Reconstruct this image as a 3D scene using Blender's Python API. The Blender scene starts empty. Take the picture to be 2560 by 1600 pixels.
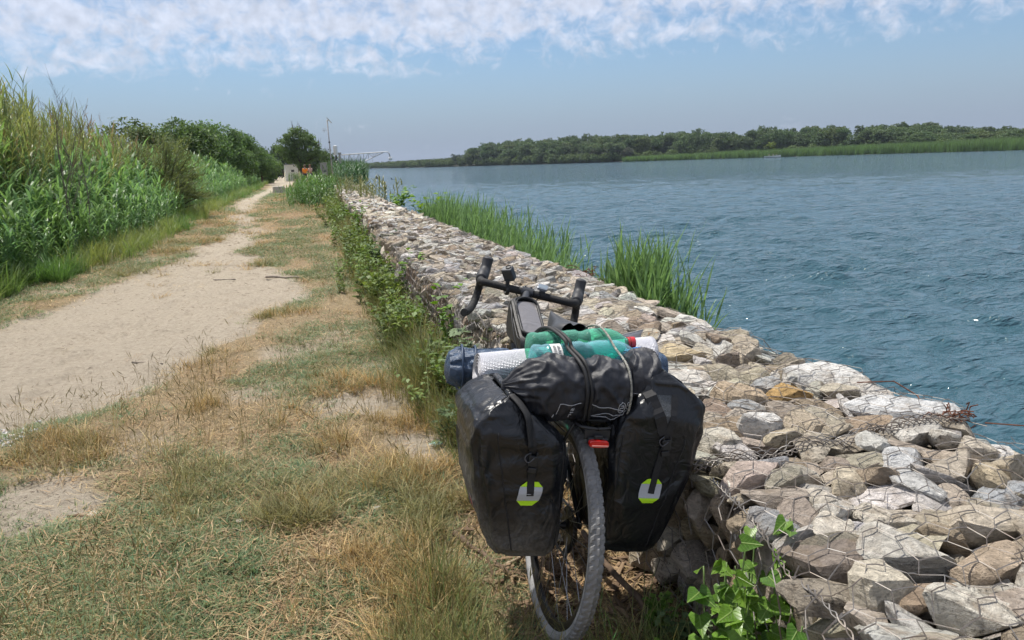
import bpy, math, random
import numpy as np
from mathutils import Vector, Matrix, Euler
from mathutils.bvhtree import BVHTree
random.seed(7)
rng = np.random.default_rng(11)
SC = bpy.context.scene
COL = SC.collection
PI = math.pi
R = math.radians

# ------------------------------------------------------------------ camera
H = 1.48
cam_d = bpy.data.cameras.new('camera')
cam = bpy.data.objects.new('camera', cam_d)
COL.objects.link(cam)
cam_d.sensor_width = 36.0
cam_d.lens = 36.0 * 1862.0 / 2560.0
cam_d.clip_start = 0.05
cam_d.clip_end = 6000
cam.matrix_world = (Matrix.Translation((0, 0, H)) @ Matrix.Rotation(R(-15.7), 4, 'Z')
                    @ Matrix.Rotation(R(90 - 12.05), 4, 'X') @ Matrix.Rotation(R(-2.0), 4, 'Z'))
SC.camera = cam

# ------------------------------------------------------------------ sky, sun, exposure
SUN_EL, SUN_AZ = 68.0, -22.0        # azimuth measured from +Y towards +X
world = bpy.data.worlds.new('World')
SC.world = world
world.use_nodes = True


def N(nt, t, **kw):
    n = nt.nodes.new(t)
    ins = kw.pop('ins', {})
    for k, v in kw.items():
        setattr(n, k, v)
    for k, v in ins.items():
        s = n.inputs[k]
        if hasattr(v, 'links') or isinstance(v, bpy.types.NodeSocket):
            nt.links.new(v, s)
        else:
            s.default_value = v
    return n


def build_world():
    nt = world.node_tree
    nt.nodes.clear()
    L = nt.links.new
    sky = N(nt, 'ShaderNodeTexSky')
    sky.sky_type = 'NISHITA'
    sky.sun_disc = False
    sky.sun_elevation = R(SUN_EL)
    sky.sun_rotation = R(SUN_AZ)
    sky.altitude = 0
    sky.air_density = 1.0
    sky.dust_density = 0.15
    sky.ozone_density = 2.2
    tc = N(nt, 'ShaderNodeTexCoord')
    sep = N(nt, 'ShaderNodeSeparateXYZ', ins={0: tc.outputs['Generated']})
    # plane coordinates of a high cloud deck
    zc = N(nt, 'ShaderNodeMath', operation='MAXIMUM', ins={0: sep.outputs[2], 1: 0.02})
    px = N(nt, 'ShaderNodeMath', operation='DIVIDE', ins={0: sep.outputs[0], 1: zc.outputs[0]})
    py = N(nt, 'ShaderNodeMath', operation='DIVIDE', ins={0: sep.outputs[1], 1: zc.outputs[0]})
    P = N(nt, 'ShaderNodeCombineXYZ', ins={0: px.outputs[0], 1: py.outputs[0]})
    # angular puffs
    mp = N(nt, 'ShaderNodeMapping', ins={0: tc.outputs['Generated'], 'Scale': (1, 1, 1.15)})
    n1 = N(nt, 'ShaderNodeTexNoise', ins={'Vector': mp.outputs[0], 'Scale': 44.0, 'Detail': 7.0, 'Roughness': 0.58, 'Distortion': 0.5})
    mp2 = N(nt, 'ShaderNodeMapping', ins={0: tc.outputs['Generated'], 'Scale': (1, 1, 3.4), 'Rotation': (0.03, 0.05, 0)})
    n2 = N(nt, 'ShaderNodeTexNoise', ins={'Vector': mp2.outputs[0], 'Scale': 9.0, 'Detail': 4.0, 'Roughness': 0.55})
    n3 = N(nt, 'ShaderNodeTexNoise', ins={'Vector': P.outputs[0], 'Scale': 0.33, 'Detail': 3.0})
    # edge of the deck: beyond about 6.5 deck heights the sky is clear
    rl = N(nt, 'ShaderNodeVectorMath', operation='LENGTH', ins={0: P.outputs[0]})
    d1 = N(nt, 'ShaderNodeMath', operation='MULTIPLY_ADD', ins={0: px.outputs[0], 1: 0.30, 2: rl.outputs['Value']})
    d2 = N(nt, 'ShaderNodeMath', operation='MULTIPLY_ADD', ins={0: n3.outputs[0], 1: -2.2, 2: d1.outputs[0]})
    cov = N(nt, 'ShaderNodeMapRange', ins={0: d2.outputs[0], 1: 4.6, 2: 10.0, 3: 0.27, 4: -0.20})
    s1 = N(nt, 'ShaderNodeMath', operation='MULTIPLY_ADD', ins={0: n2.outputs[0], 1: 0.50, 2: cov.outputs[0]})
    s2 = N(nt, 'ShaderNodeMath', operation='MULTIPLY_ADD', ins={0: n1.outputs[0], 1: 0.90, 2: s1.outputs[0]})
    dens = N(nt, 'ShaderNodeMapRange', interpolation_type='SMOOTHSTEP', ins={0: s2.outputs[0], 1: 0.64, 2: 1.04, 3: 0.0, 4: 0.82})
    n4 = N(nt, 'ShaderNodeTexNoise', ins={'Vector': mp.outputs[0], 'Scale': 60.0, 'Detail': 4.0})
    shade = N(nt, 'ShaderNodeMapRange', ins={0: n4.outputs[0], 1: 0.3, 2: 0.7, 3: 0.80, 4: 1.08})
    cc = N(nt, 'ShaderNodeVectorMath', operation='SCALE', ins={0: (4.5, 4.75, 5.5), 'Scale': shade.outputs[0]})
    tint = N(nt, 'ShaderNodeMix', data_type='RGBA', blend_type='MULTIPLY')
    tint.inputs[0].default_value = 1.0
    L(sky.outputs[0], tint.inputs[6])
    tint.inputs[7].default_value = SKY_TINT
    # summer haze whitening the lowest degrees of the sky
    hz_ = N(nt, 'ShaderNodeMapRange', interpolation_type='SMOOTHERSTEP', ins={0: sep.outputs[2], 1: -0.02, 2: 0.19, 3: 0.92, 4: 0.0})
    hmix = N(nt, 'ShaderNodeMix', data_type='RGBA')
    L(hz_.outputs[0], hmix.inputs[0])
    L(tint.outputs[2], hmix.inputs[6])
    hmix.inputs[7].default_value = (1.66, 2.06, 2.90, 1)
    mix = N(nt, 'ShaderNodeMix', data_type='RGBA')
    L(dens.outputs[0], mix.inputs[0])
    L(hmix.outputs[2], mix.inputs[6])
    L(cc.outputs[0], mix.inputs[7])
    bg = N(nt, 'ShaderNodeBackground', ins={'Color': mix.outputs[2], 'Strength': 0.13})
    out = N(nt, 'ShaderNodeOutputWorld', ins={0: bg.outputs[0]})


SKY_TINT = (0.53, 0.575, 0.625, 1)
HAZE_D = 0.00015
build_world()
sun_d = bpy.data.lights.new('sun', 'SUN')
sun_d.energy = 4.5
sun_d.angle = R(1.2)
sun_d.color = (1.0, 0.95, 0.87)
sun = bpy.data.objects.new('sun', sun_d)
COL.objects.link(sun)
sdir = Vector((math.sin(R(SUN_AZ)) * math.cos(R(SUN_EL)), math.cos(R(SUN_AZ)) * math.cos(R(SUN_EL)), math.sin(R(SUN_EL))))
sun.rotation_euler = sdir.to_track_quat('Z', 'Y').to_euler()
sun.location = (0, 0, 50)
SC.view_settings.view_transform = 'Standard'
SC.view_settings.look = 'None'
SC.view_settings.gamma = 1.0
SC.view_settings.use_curve_mapping = False
SC.view_settings.exposure = 0.42
SC.render.engine = 'CYCLES'
SC.cycles.max_bounces = 5
SC.cycles.diffuse_bounces = 2
SC.cycles.glossy_bounces = 3
SC.cycles.transmission_bounces = 6
SC.cycles.transparent_max_bounces = 8
SC.cycles.volume_bounces = 0
SC.cycles.use_denoising = True
SC.cycles.use_adaptive_sampling = True
SC.cycles.adaptive_threshold = 0.03
SC.cycles.sample_clamp_indirect = 6.0

# ------------------------------------------------------------------ helpers


def tag(o, label=None, cat=None, group=None, kind=None):
    if label: o['label'] = label
    if cat: o['category'] = cat
    if group: o['group'] = group
    if kind: o['kind'] = kind
    return o


def empty(name, loc=(0, 0, 0), rot=(0, 0, 0), label=None, cat=None, group=None):
    o = bpy.data.objects.new(name, None)
    o.empty_display_size = 0.1
    COL.objects.link(o)
    o.location = loc
    o.rotation_euler = rot
    return tag(o, label, cat, group)


class MB:
    """collects shapes; build() links them as one mesh object"""

    def __init__(s):
        s.v = []; s.f = []; s.c = []; s.n = 0

    def add(s, v, f, c=None):
        v = np.asarray(v, float).reshape(-1, 3)
        s.v.append(v)
        off = s.n
        s.f += [tuple(i + off for i in q) for q in f]
        s.n += len(v)
        if c is not None:
            s.c.append(np.tile(np.asarray(c, float)[None, :3], (len(v), 1)) if np.ndim(c) == 1 else np.asarray(c))
        return s

    def box(s, c, d, rot=None, taper=1.0):
        x, y, z = np.array(d) / 2
        v = np.array([[-x, -y, -z], [x, -y, -z], [x, y, -z], [-x, y, -z], [-x * taper, -y * taper, z], [x * taper, -y * taper, z], [x * taper, y * taper, z], [-x * taper, y * taper, z]])
        if rot is not None:
            v = v @ np.array(Euler(rot).to_matrix()).T
        s.add(v + np.array(c), [(3, 2, 1, 0), (4, 5, 6, 7), (0, 1, 5, 4), (1, 2, 6, 5), (2, 3, 7, 6), (3, 0, 4, 7)])
        return s

    def tube(s, pts, r, k=8, cap=True, closed=False, flat=None):
        pts = np.asarray(pts, float)
        n = len(pts)
        r = np.full(n, r) if np.ndim(r) == 0 else np.asarray(r, float)
        if closed:
            tan = np.roll(pts, -1, 0) - np.roll(pts, 1, 0)
        else:
            tan = np.gradient(pts, axis=0)
        tan /= np.linalg.norm(tan, axis=1)[:, None] + 1e-12
        up = np.array([0, 0, 1.0]) if abs(tan[0][2]) < 0.9 else np.array([1.0, 0, 0])
        a = np.cross(tan[0], up); a /= np.linalg.norm(a)
        vs = []
        ang = np.arange(k) * 2 * PI / k
        for i in range(n):
            a = a - tan[i] * np.dot(a, tan[i])
            a /= np.linalg.norm(a) + 1e-12
            b = np.cross(tan[i], a)
            f1, f2 = flat if flat else (1, 1)
            vs.append(pts[i] + r[i] * (np.cos(ang)[:, None] * a * f1 + np.sin(ang)[:, None] * b * f2))
        v = np.concatenate(vs)
        f = []
        for i in range(n if closed else n - 1):
            j = (i + 1) % n
            for q in range(k):
                w = (q + 1) % k
                f.append((i * k + q, i * k + w, j * k + w, j * k + q))
        if cap and not closed:
            f.append(tuple(range(k))[::-1])
            f.append(tuple((n - 1) * k + q for q in range(k)))
        s.add(v, f)
        return s

    def lathe(s, prof, k=24, M=None):
        """prof: list of (radius, z); around z"""
        prof = np.asarray(prof, float)
        ang = np.arange(k) * 2 * PI / k
        v = np.concatenate([np.stack([p[0] * np.cos(ang), p[0] * np.sin(ang), np.full(k, p[1])], 1) for p in prof])
        if M is not None:
            M = np.array(M)
            v = v @ M[:3, :3].T + M[:3, 3]
        f = []
        for i in range(len(prof) - 1):
            for q in range(k):
                w = (q + 1) % k
                f.append((i * k + q, i * k + w, (i + 1) * k + w, (i + 1) * k + q))
        f.append(tuple(range(k))[::-1])
        f.append(tuple((len(prof) - 1) * k + q for q in range(k)))
        s.add(v, f)
        return s

    def prism(s, outline, M, t):
        """outline in xy extruded along z by t, moved by M"""
        o = np.asarray(outline, float)
        n = len(o)
        v = np.concatenate([np.c_[o, np.zeros(n)], np.c_[o, np.full(n, t)]])
        M = np.array(M)
        v = v @ M[:3, :3].T + M[:3, 3]
        f = [tuple(range(n))[::-1], tuple(range(n, 2 * n))] + [(i, (i + 1) % n, n + (i + 1) % n, n + i) for i in range(n)]
        s.add(v, f)
        return s

    def grid(s, pts, cu=False, cv=False):
        """pts[nu][nv] -> quads"""
        p = np.asarray(pts, float)
        nu, nv = p.shape[:2]
        f = []
        for i in range(nu if cu else nu - 1):
            for j in range(nv if cv else nv - 1):
                a, b = (i + 1) % nu, (j + 1) % nv
                f.append((i * nv + j, a * nv + j, a * nv + b, i * nv + b))
        s.add(p.reshape(-1, 3), f)
        return s

    def mesh(s, name, m=None, smooth=False):
        me = bpy.data.meshes.new(name)
        v = np.concatenate(s.v) if s.v else np.zeros((0, 3))
        me.from_pydata(v.tolist(), [], s.f)
        if s.c and sum(len(c) for c in s.c) == len(v):
            at = me.attributes.new('tint', 'FLOAT_COLOR', 'POINT')
            c = np.concatenate(s.c)
            at.data.foreach_set('color', np.c_[c, np.ones(len(c))].astype(np.float32).ravel())
        if m: me.materials.append(m)
        if smooth:
            me.polygons.foreach_set('use_smooth', np.ones(len(me.polygons), bool))
        me.update()
        return me

    def build(s, name, m=None, parent=None, smooth=False, off=None, sharp=None, bevel=0):
        if off is not None:
            s.v = [v - np.array(off) for v in s.v]
        me = s.mesh(name, m, smooth or sharp is not None)
        o = bpy.data.objects.new(name, me)
        COL.objects.link(o)
        o.parent = parent
        if bevel:
            b = o.modifiers.new('bevel', 'BEVEL'); b.width = bevel; b.segments = 2; b.limit_method = 'ANGLE'; b.angle_limit = R(35)
        if sharp is not None:
            me.set_sharp_from_angle(angle=R(sharp))
        return o


def fast_mesh(name, v, f, m=None, smooth=False, tint=None):
    """v (n,3) array, f (m,k) int array"""
    me = bpy.data.meshes.new(name)
    v = np.asarray(v, np.float32); f = np.asarray(f, np.int32)
    me.vertices.add(len(v)); me.vertices.foreach_set('co', v.ravel())
    k = f.shape[1]
    me.loops.add(f.size); me.loops.foreach_set('vertex_index', f.ravel())
    me.polygons.add(len(f))
    me.polygons.foreach_set('loop_start', np.arange(0, f.size, k, dtype=np.int32))
    if smooth: me.polygons.foreach_set('use_smooth', np.ones(len(f), bool))
    me.update(calc_edges=True)
    if tint is not None:
        at = me.attributes.new('tint', 'FLOAT_COLOR', 'POINT')
        t = np.asarray(tint, np.float32)
        at.data.foreach_set('color', np.c_[t[:, :3], np.ones(len(t), np.float32)].astype(np.float32).ravel())
    if m: me.materials.append(m)
    return me


def link(name, me, parent=None, **kw):
    o = bpy.data.objects.new(name, me)
    COL.objects.link(o)
    o.parent = parent
    if kw: tag(o, **kw)
    return o


def copy_tree(o, parent=None):
    c = o.copy()
    COL.objects.link(c)
    if parent: c.parent = parent
    for ch in list(o.children):
        copy_tree(ch, c)
    return c


# numpy noise
_perm = np.random.default_rng(3).random((256, 256))


def vnoise(x, y):
    x = np.asarray(x, float); y = np.asarray(y, float)
    xi = np.floor(x).astype(int); yi = np.floor(y).astype(int)
    fx = x - xi; fy = y - yi
    fx = fx * fx * (3 - 2 * fx); fy = fy * fy * (3 - 2 * fy)
    a = _perm[xi % 256, yi % 256]; b = _perm[(xi + 1) % 256, yi % 256]
    c = _perm[xi % 256, (yi + 1) % 256]; d = _perm[(xi + 1) % 256, (yi + 1) % 256]
    return (a * (1 - fx) + b * fx) * (1 - fy) + (c * (1 - fx) + d * fx) * fy


def fbm(x, y, o=4, g=0.5):
    s = 0; a = 1; t = 0
    for i in range(o):
        s = s + a * vnoise(x * 2 ** i + 17.3 * i, y * 2 ** i + 9.1 * i); t += a; a *= g
    return s / t


# ------------------------------------------------------------------ materials


def mat(name, col=(0.5, 0.5, 0.5), rough=0.6, metal=0.0, noise=0.0, nscale=20.0, bump=0.0, bscale=60.0, trans=0.0, spec=0.5, coat=0.0, col2=None, emit=0):
    m = bpy.data.materials.new(name)
    m.use_nodes = True
    nt = m.node_tree
    b = nt.nodes['Principled BSDF']
    b.inputs['Roughness'].default_value = rough
    b.inputs['Metallic'].default_value = metal
    b.inputs['Specular IOR Level'].default_value = spec
    b.inputs['Coat Weight'].default_value = coat
    tc = N(nt, 'ShaderNodeTexCoord')
    if noise or col2:
        n = N(nt, 'ShaderNodeTexNoise', ins={'Vector': tc.outputs['Object'], 'Scale': nscale, 'Detail': 5.0, 'Roughness': 0.6})
        mx = N(nt, 'ShaderNodeMix', data_type='RGBA')
        c2 = col2 or tuple(c * (1 - noise) for c in col)
        mr = N(nt, 'ShaderNodeMapRange', ins={0: n.outputs[0], 1: 0.35, 2: 0.65})
        nt.links.new(mr.outputs[0], mx.inputs[0])
        mx.inputs[6].default_value = (*col, 1); mx.inputs[7].default_value = (*c2, 1)
        nt.links.new(mx.outputs[2], b.inputs['Base Color'])
    else:
        b.inputs['Base Color'].default_value = (*col, 1)
    if bump:
        n2 = N(nt, 'ShaderNodeTexNoise', ins={'Vector': tc.outputs['Object'], 'Scale': bscale, 'Detail': 6.0, 'Roughness': 0.6})
        bp = N(nt, 'ShaderNodeBump', ins={'Height': n2.outputs[0], 'Strength': 1.0, 'Distance': bump})
        nt.links.new(bp.outputs[0], b.inputs['Normal'])
    if trans:
        b.inputs['Transmission Weight'].default_value = trans
    return m


def leaf_mat(name, col, col2, trans=0.35, rough=0.55, src='RANDOM', var=0.35, attr=None):
    """foliage: diffuse + translucent, colour mixed by a per-instance value and fine noise"""
    m = bpy.data.materials.new(name)
    m.use_nodes = True
    nt = m.node_tree
    nt.nodes.clear()
    out = N(nt, 'ShaderNodeOutputMaterial')
    geo = N(nt, 'ShaderNodeNewGeometry')
    if src == 'INSTANCER':
        at = N(nt, 'ShaderNodeAttribute', attribute_type='INSTANCER', attribute_name='col')
        col_out = at.outputs['Color']
    elif src == 'TINT':
        at = N(nt, 'ShaderNodeAttribute', attribute_type='GEOMETRY', attribute_name='tint')
        col_out = at.outputs['Color']
    else:
        mx = N(nt, 'ShaderNodeMix', data_type='RGBA')
        if src == 'ISLAND':
            nt.links.new(geo.outputs['Random Per Island'], mx.inputs[0])
        else:
            oi = N(nt, 'ShaderNodeObjectInfo')
            nt.links.new(oi.outputs['Random'], mx.inputs[0])
        mx.inputs[6].default_value = (*col, 1); mx.inputs[7].default_value = (*col2, 1)
        col_out = mx.outputs[2]
    hv = N(nt, 'ShaderNodeHueSaturation', ins={'Color': col_out})
    mr = N(nt, 'ShaderNodeMapRange', ins={0: geo.outputs['Random Per Island'], 1: 0, 2: 1, 3: 1 - var, 4: 1 + var})
    nt.links.new(mr.outputs[0], hv.inputs['Value'])
    bs = N(nt, 'ShaderNodeBsdfPrincipled', ins={'Base Color': hv.outputs[0], 'Roughness': rough, 'Specular IOR Level': 0.35})
    tr = N(nt, 'ShaderNodeBsdfTranslucent')
    hv2 = N(nt, 'ShaderNodeHueSaturation', ins={'Color': hv.outputs[0], 'Hue': 0.485, 'Saturation': 1.15, 'Value': 1.15})
    nt.links.new(hv2.outputs[0], tr.inputs[0])
    ms = N(nt, 'ShaderNodeMixShader', ins={0: trans, 1: bs.outputs[0], 2: tr.outputs[0]})
    nt.links.new(ms.outputs[0], out.inputs[0])
    return m


def scatter(name, protos, pts, rot, scl, idx, col, label, cat, kind='stuff', group=None):
    """instances of unlinked prototype meshes on points (for what nobody could count)"""
    pc = bpy.data.collections.new(name + '_sources')
    for i, me in enumerate(protos):
        o = bpy.data.objects.new('%s_source_%02d' % (name, i), me)
        pc.objects.link(o)
    n = len(pts)
    me = bpy.data.meshes.new(name)
    me.vertices.add(n)
    me.vertices.foreach_set('co', np.asarray(pts, np.float32).ravel())
    a = me.attributes.new('rot', 'FLOAT_VECTOR', 'POINT'); a.data.foreach_set('vector', np.asarray(rot, np.float32).ravel())
    a = me.attributes.new('scl', 'FLOAT_VECTOR', 'POINT')
    scl = np.asarray(scl, np.float32)
    if scl.ndim == 1: scl = np.stack([scl] * 3, 1)
    a.data.foreach_set('vector', scl.ravel())
    a = me.attributes.new('idx', 'INT', 'POINT'); a.data.foreach_set('value', np.asarray(idx, np.int32).ravel())
    a = me.attributes.new('col', 'FLOAT_COLOR', 'POINT')
    a.data.foreach_set('color', np.c_[np.asarray(col, np.float32), np.ones(n, np.float32)].astype(np.float32).ravel())
    me.update()
    o = link(name, me)
    tag(o, label, cat, group, kind)
    ng = bpy.data.node_groups.new(name + '_nodes', 'GeometryNodeTree')
    ng.interface.new_socket('Geometry', in_out='INPUT', socket_type='NodeSocketGeometry')
    ng.interface.new_socket('Geometry', in_out='OUTPUT', socket_type='NodeSocketGeometry')
    gi = ng.nodes.new('NodeGroupInput'); go = ng.nodes.new('NodeGroupOutput')
    ci = ng.nodes.new('GeometryNodeCollectionInfo')
    ci.inputs['Collection'].default_value = pc
    ci.inputs['Separate Children'].default_value = True
    ci.inputs['Reset Children'].default_value = True
    ip = ng.nodes.new('GeometryNodeInstanceOnPoints')
    ip.inputs['Pick Instance'].default_value = True

    def na(nm, dt):
        q = ng.nodes.new('GeometryNodeInputNamedAttribute'); q.data_type = dt
        q.inputs['Name'].default_value = nm
        return q.outputs['Attribute']
    e2r = ng.nodes.new('FunctionNodeEulerToRotation')
    ng.links.new(na('rot', 'FLOAT_VECTOR'), e2r.inputs[0])
    ng.links.new(gi.outputs[0], ip.inputs['Points'])
    ng.links.new(ci.outputs[0], ip.inputs['Instance'])
    ng.links.new(na('idx', 'INT'), ip.inputs['Instance Index'])
    ng.links.new(e2r.outputs[0], ip.inputs['Rotation'])
    ng.links.new(na('scl', 'FLOAT_VECTOR'), ip.inputs['Scale'])
    ng.links.new(ip.outputs[0], go.inputs[0])
    md = o.modifiers.new('scatter', 'NODES')
    md.node_group = ng
    return o


def blades(n, length, width, lean, curl, spread, segs=3, lvar=0.35, seed=0, zbase=0.0, lean0=0.0):
    """a tuft: n arching grass blades; returns v,f arrays of quads"""
    r = np.random.default_rng(seed)
    V = []; F = []
    k = 0
    for i in range(n):
        a = r.uniform(0, 2 * PI); rad = spread * math.sqrt(r.random())
        base = np.array([rad * math.cos(a), rad * math.sin(a), zbase])
        az = a + r.normal(0, 0.9)
        L = length * (1 + lvar * r.uniform(-1, 1))
        th = max(0.0, r.normal(lean, 0.22)) + lean0
        d = np.array([math.cos(az), math.sin(az), 0.0])
        side = np.array([-math.sin(az), math.cos(az), 0.0])
        tw = r.uniform(-0.8, 0.8)
        side = side * math.cos(tw) + np.array([0, 0, 1]) * math.sin(tw) * 0.3
        p = base.copy()
        w0 = width * r.uniform(0.7, 1.2)
        pts = []
        c = curl * r.uniform(0.4, 1.4)
        for s in range(segs + 1):
            t = s / segs
            pts.append((p.copy(), w0 * (1 - t) ** 0.7 if s < segs else 0.0004))
            an = th + c * t
            p = p + (d * math.sin(an) + np.array([0, 0, 1]) * math.cos(an)) * L / segs
        for q, w in pts:
            V.append(q - side * w / 2); V.append(q + side * w / 2)
        for s in range(segs):
            F.append((k + 2 * s, k + 2 * s + 1, k + 2 * s + 3, k + 2 * s + 2))
        k += 2 * (segs + 1)
    return np.array(V), np.array(F)

# ================================================================== GROUND, PATH, RIVER, FAR BANK
WATER_Z = -0.6
PR_Y = [-30, 1, 3, 4.3, 4.8, 5.3, 5.7, 6.3, 7.6, 8.1, 9.3, 11, 14.2, 18.8, 26, 34, 47, 61, 70, 106, 135, 300]
PR_X = [-4.2, -3.0, -2.35, -1.95, -1.78, -1.30, -1.0, -.83, -.60, -.31, 0.02, -.14, -.81, -.78, -1.36, -1.55, -1.38, -.65, -.3, 0.2, -1, -4]
PL_Y = [-30, 3, 8, 10, 11.3, 12.8, 14.6, 17.4, 20.9, 29.9, 39.7, 52, 70, 89, 135, 300]
PL_X = [-9, -4.3, -3.2, -2.85, -2.6, -2.35, -2.05, -1.85, -1.75, -2.5, -2.85, -2.3, -1.9, -2.6, -3.0, -8]


def bank_edge(y):
    y = np.asarray(y, float)
    return 2.3 + 0.0009 * np.clip(y - 18, 0, 72) ** 2 + 0.045 * np.clip(y - 90, 0, 2000)


def sstep(a, b, x):
    t = np.clip((x - a) / (b - a), 0, 1)
    return t * t * (3 - 2 * t)


BARE = [(-1.35, 3.75, .42, .85), (-1.0, 4.35, .25, .5), (.28, 4.75, .34, .75), (.62, 4.5, .25, .6), (.55, 3.75, .22, .8), (.15, 6.6, .35, .5), (-.2, 6.35, .3, .6), (.62, 3.1, .2, .7),
        (.5, 5.5, .3, .5), (-3.1, 11.2, .5, .55), (-2.6, 14.3, .35, .5), (-1.9, 12.9, .6, .5), (.45, 2.6, .15, .5), (-.35, 5.2, .3, .45)]


def path_mask(x, y):
    """1 on bare sand, 0 in the grass"""
    xr = np.interp(y, PR_Y, PR_X); xl = np.interp(y, PL_Y, PL_X)
    w = 0.14 + 0.004 * np.clip(y, 0, 80)
    jit = (fbm(x * 1.7 + 40, y * 1.1 + 7, 4) - 0.5) * (1.0 - 0.009 * np.clip(y, 0, 60)) + (fbm(x * 9, y * 7, 2) - .5) * 0.18
    m = sstep(-w, w, np.minimum(xr - x, x - xl) + jit)
    for bx, by, br, ba in BARE:
        d = np.hypot(x - bx, (y - by) * 0.8) / br + (fbm(x * 6 + 3, y * 6, 3) - .5) * 0.9
        m = np.maximum(m, ba * (1 - sstep(0.55, 1.15, d)))
    return m


def ground_z(x, y, m=None):
    if m is None: m = path_mask(x, y)
    z = (fbm(x * 0.7, y * 0.7, 3) - .5) * 0.07 + (fbm(x * 5, y * 5, 3) - .5) * 0.025 - m * 0.02
    z = z + (fbm(x * 22, y * 22, 3) - .5) * 0.016 * (0.5 + m)
    z = z - m * 0.034 * sstep(.46, .30, fbm(x * 4.2 + 11, y * 4.2 + 3, 2)) * sstep(30, 6, y) + m * .022 * (fbm(x * 11, y * 11, 3) - .5)
    z = z + 0.35 * sstep(4, 14, -x - 0.0 * y)            # the land rises a little behind the canes
    return z


def build_ground():
    ys = [0.6]
    while ys[-1] < 900:
        ys.append(ys[-1] + max(0.026, 0.0125 * ys[-1]))
    ys = np.array([-60, -30, -14, -7, -3.5, -1.5, -.4, .2] + ys)
    xs = np.concatenate([-np.geomspace(4.4, 420, 40)[::-1], np.arange(-4.3, 1.42, 0.028)])
    nu = 14
    X = np.zeros((len(ys), len(xs) + nu + 4)); Y = np.repeat(ys[:, None], X.shape[1], 1)
    X[:, :len(xs)] = xs[None]
    e = bank_edge(ys)
    t = np.linspace(0, 1, nu + 1)[1:]
    X[:, len(xs):len(xs) + nu] = xs[-1] + t[None] * (e - xs[-1])[:, None]
    for k, d in enumerate((0.15, 0.4, 0.9, 3.0)):
        X[:, len(xs) + nu + k] = e + d
    # follow the path so that the fine columns stay useful further off
    M = path_mask(X, Y)
    Z = ground_z(X, Y, M)
    Z[:, len(xs) + nu - 1:] = np.array([-.05, -.28, -.55, -.85, -1.6])[None]
    nr, nc = X.shape
    V = np.stack([X, Y, Z], 2).reshape(-1, 3)
    ii = (np.arange(nr - 1)[:, None] * nc + np.arange(nc - 1)[None]).ravel()
    F = np.stack([ii, ii + 1, ii + nc + 1, ii + nc], 1)
    Mf = M.ravel()
    onpath = (Mf[F].mean(1) > 0.5) & (V[F][:, :, 0].mean(1) < 1.0) & (V[F][:, :, 0].mean(1) > -6)
    # patches away from the track stay ground
    fx = V[F][:, :, 0].mean(1); fy = V[F][:, :, 1].mean(1)
    near = (fx < np.interp(fy, PR_Y, PR_X) + 0.45) & (fx > np.interp(fy, PL_Y, PL_X) - 0.45)
    onpath &= near
    m = bpy.data.materials.new('sandy_ground')
    m.use_nodes = True
    nt = m.node_tree
    b = nt.nodes['Principled BSDF']
    geo = N(nt, 'ShaderNodeNewGeometry')
    at = N(nt, 'ShaderNodeAttribute', attribute_name='mask')
    P = geo.outputs['Position']
    nA = N(nt, 'ShaderNodeTexNoise', ins={'Vector': P, 'Scale': 1.3, 'Detail': 5.0, 'Roughness': 0.6})
    nB = N(nt, 'ShaderNodeTexNoise', ins={'Vector': P, 'Scale': 26.0, 'Detail': 6.0, 'Roughness': 0.7})
    nC = N(nt, 'ShaderNodeTexNoise', ins={'Vector': P, 'Scale': 160.0, 'Detail': 4.0, 'Roughness': 0.75})
    sand = N(nt, 'ShaderNodeValToRGB', ins={0: nB.outputs[0]})
    cr = sand.color_ramp
    cr.elements[0].position = 0.25; cr.elements[0].color = (.30, .255, .195, 1)
    cr.elements[1].position = 0.7; cr.elements[1].color = (.46, .40, .315, 1)
    soil = N(nt, 'ShaderNodeValToRGB', ins={0: nB.outputs[0]})
    cr = soil.color_ramp
    cr.elements[0].position = 0.3; cr.elements[0].color = (.20, .155, .095, 1)
    cr.elements[1].position = 0.72; cr.elements[1].color = (.42, .335, .21, 1)
    mA = N(nt, 'ShaderNodeMath', operation='MULTIPLY_ADD', ins={0: nA.outputs[0], 1: 0.5, 2: at.outputs['Fac']})
    mm = N(nt, 'ShaderNodeMapRange', ins={0: mA.outputs[0], 1: 0.42, 2: 0.95})
    mx = N(nt, 'ShaderNodeMix', data_type='RGBA')
    nt.links.new(mm.outputs[0], mx.inputs[0]); nt.links.new(soil.outputs[0], mx.inputs[6]); nt.links.new(sand.outputs[0], mx.inputs[7])
    # dark crumbs and pale shell bits
    vo = N(nt, 'ShaderNodeTexVoronoi', ins={'Vector': P, 'Scale': 42.0, 'Randomness': 1.0})
    sp = N(nt, 'ShaderNodeMapRange', ins={0: vo.outputs['Distance'], 1: 0.10, 2: 0.2, 3: 1.0, 4: 0.0})
    pick = N(nt, 'ShaderNodeMapRange', ins={0: vo.outputs['Color'], 1: 0.66, 2: 0.70})
    spk = N(nt, 'ShaderNodeMath', operation='MULTIPLY', ins={0: sp.outputs[0], 1: pick.outputs[0]})
    spk2 = N(nt, 'ShaderNodeMath', operation='MULTIPLY', ins={0: spk.outputs[0], 1: 0.65})
    mx2 = N(nt, 'ShaderNodeMix', data_type='RGBA')
    nt.links.new(spk2.outputs[0], mx2.inputs[0]); nt.links.new(mx.outputs[2], mx2.inputs[6])
    mx2.inputs[7].default_value = (.11, .08, .05, 1)
    # river-side gravel spill at the track edge
    sepP = N(nt, 'ShaderNodeVectorMath', operation='DISTANCE', ins={0: P, 1: (-1.95, 4.75, 0)})
    nG = N(nt, 'ShaderNodeMath', operation='MULTIPLY_ADD', ins={0: nB.outputs[0], 1: 0.5, 2: sepP.outputs['Value']})
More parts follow.
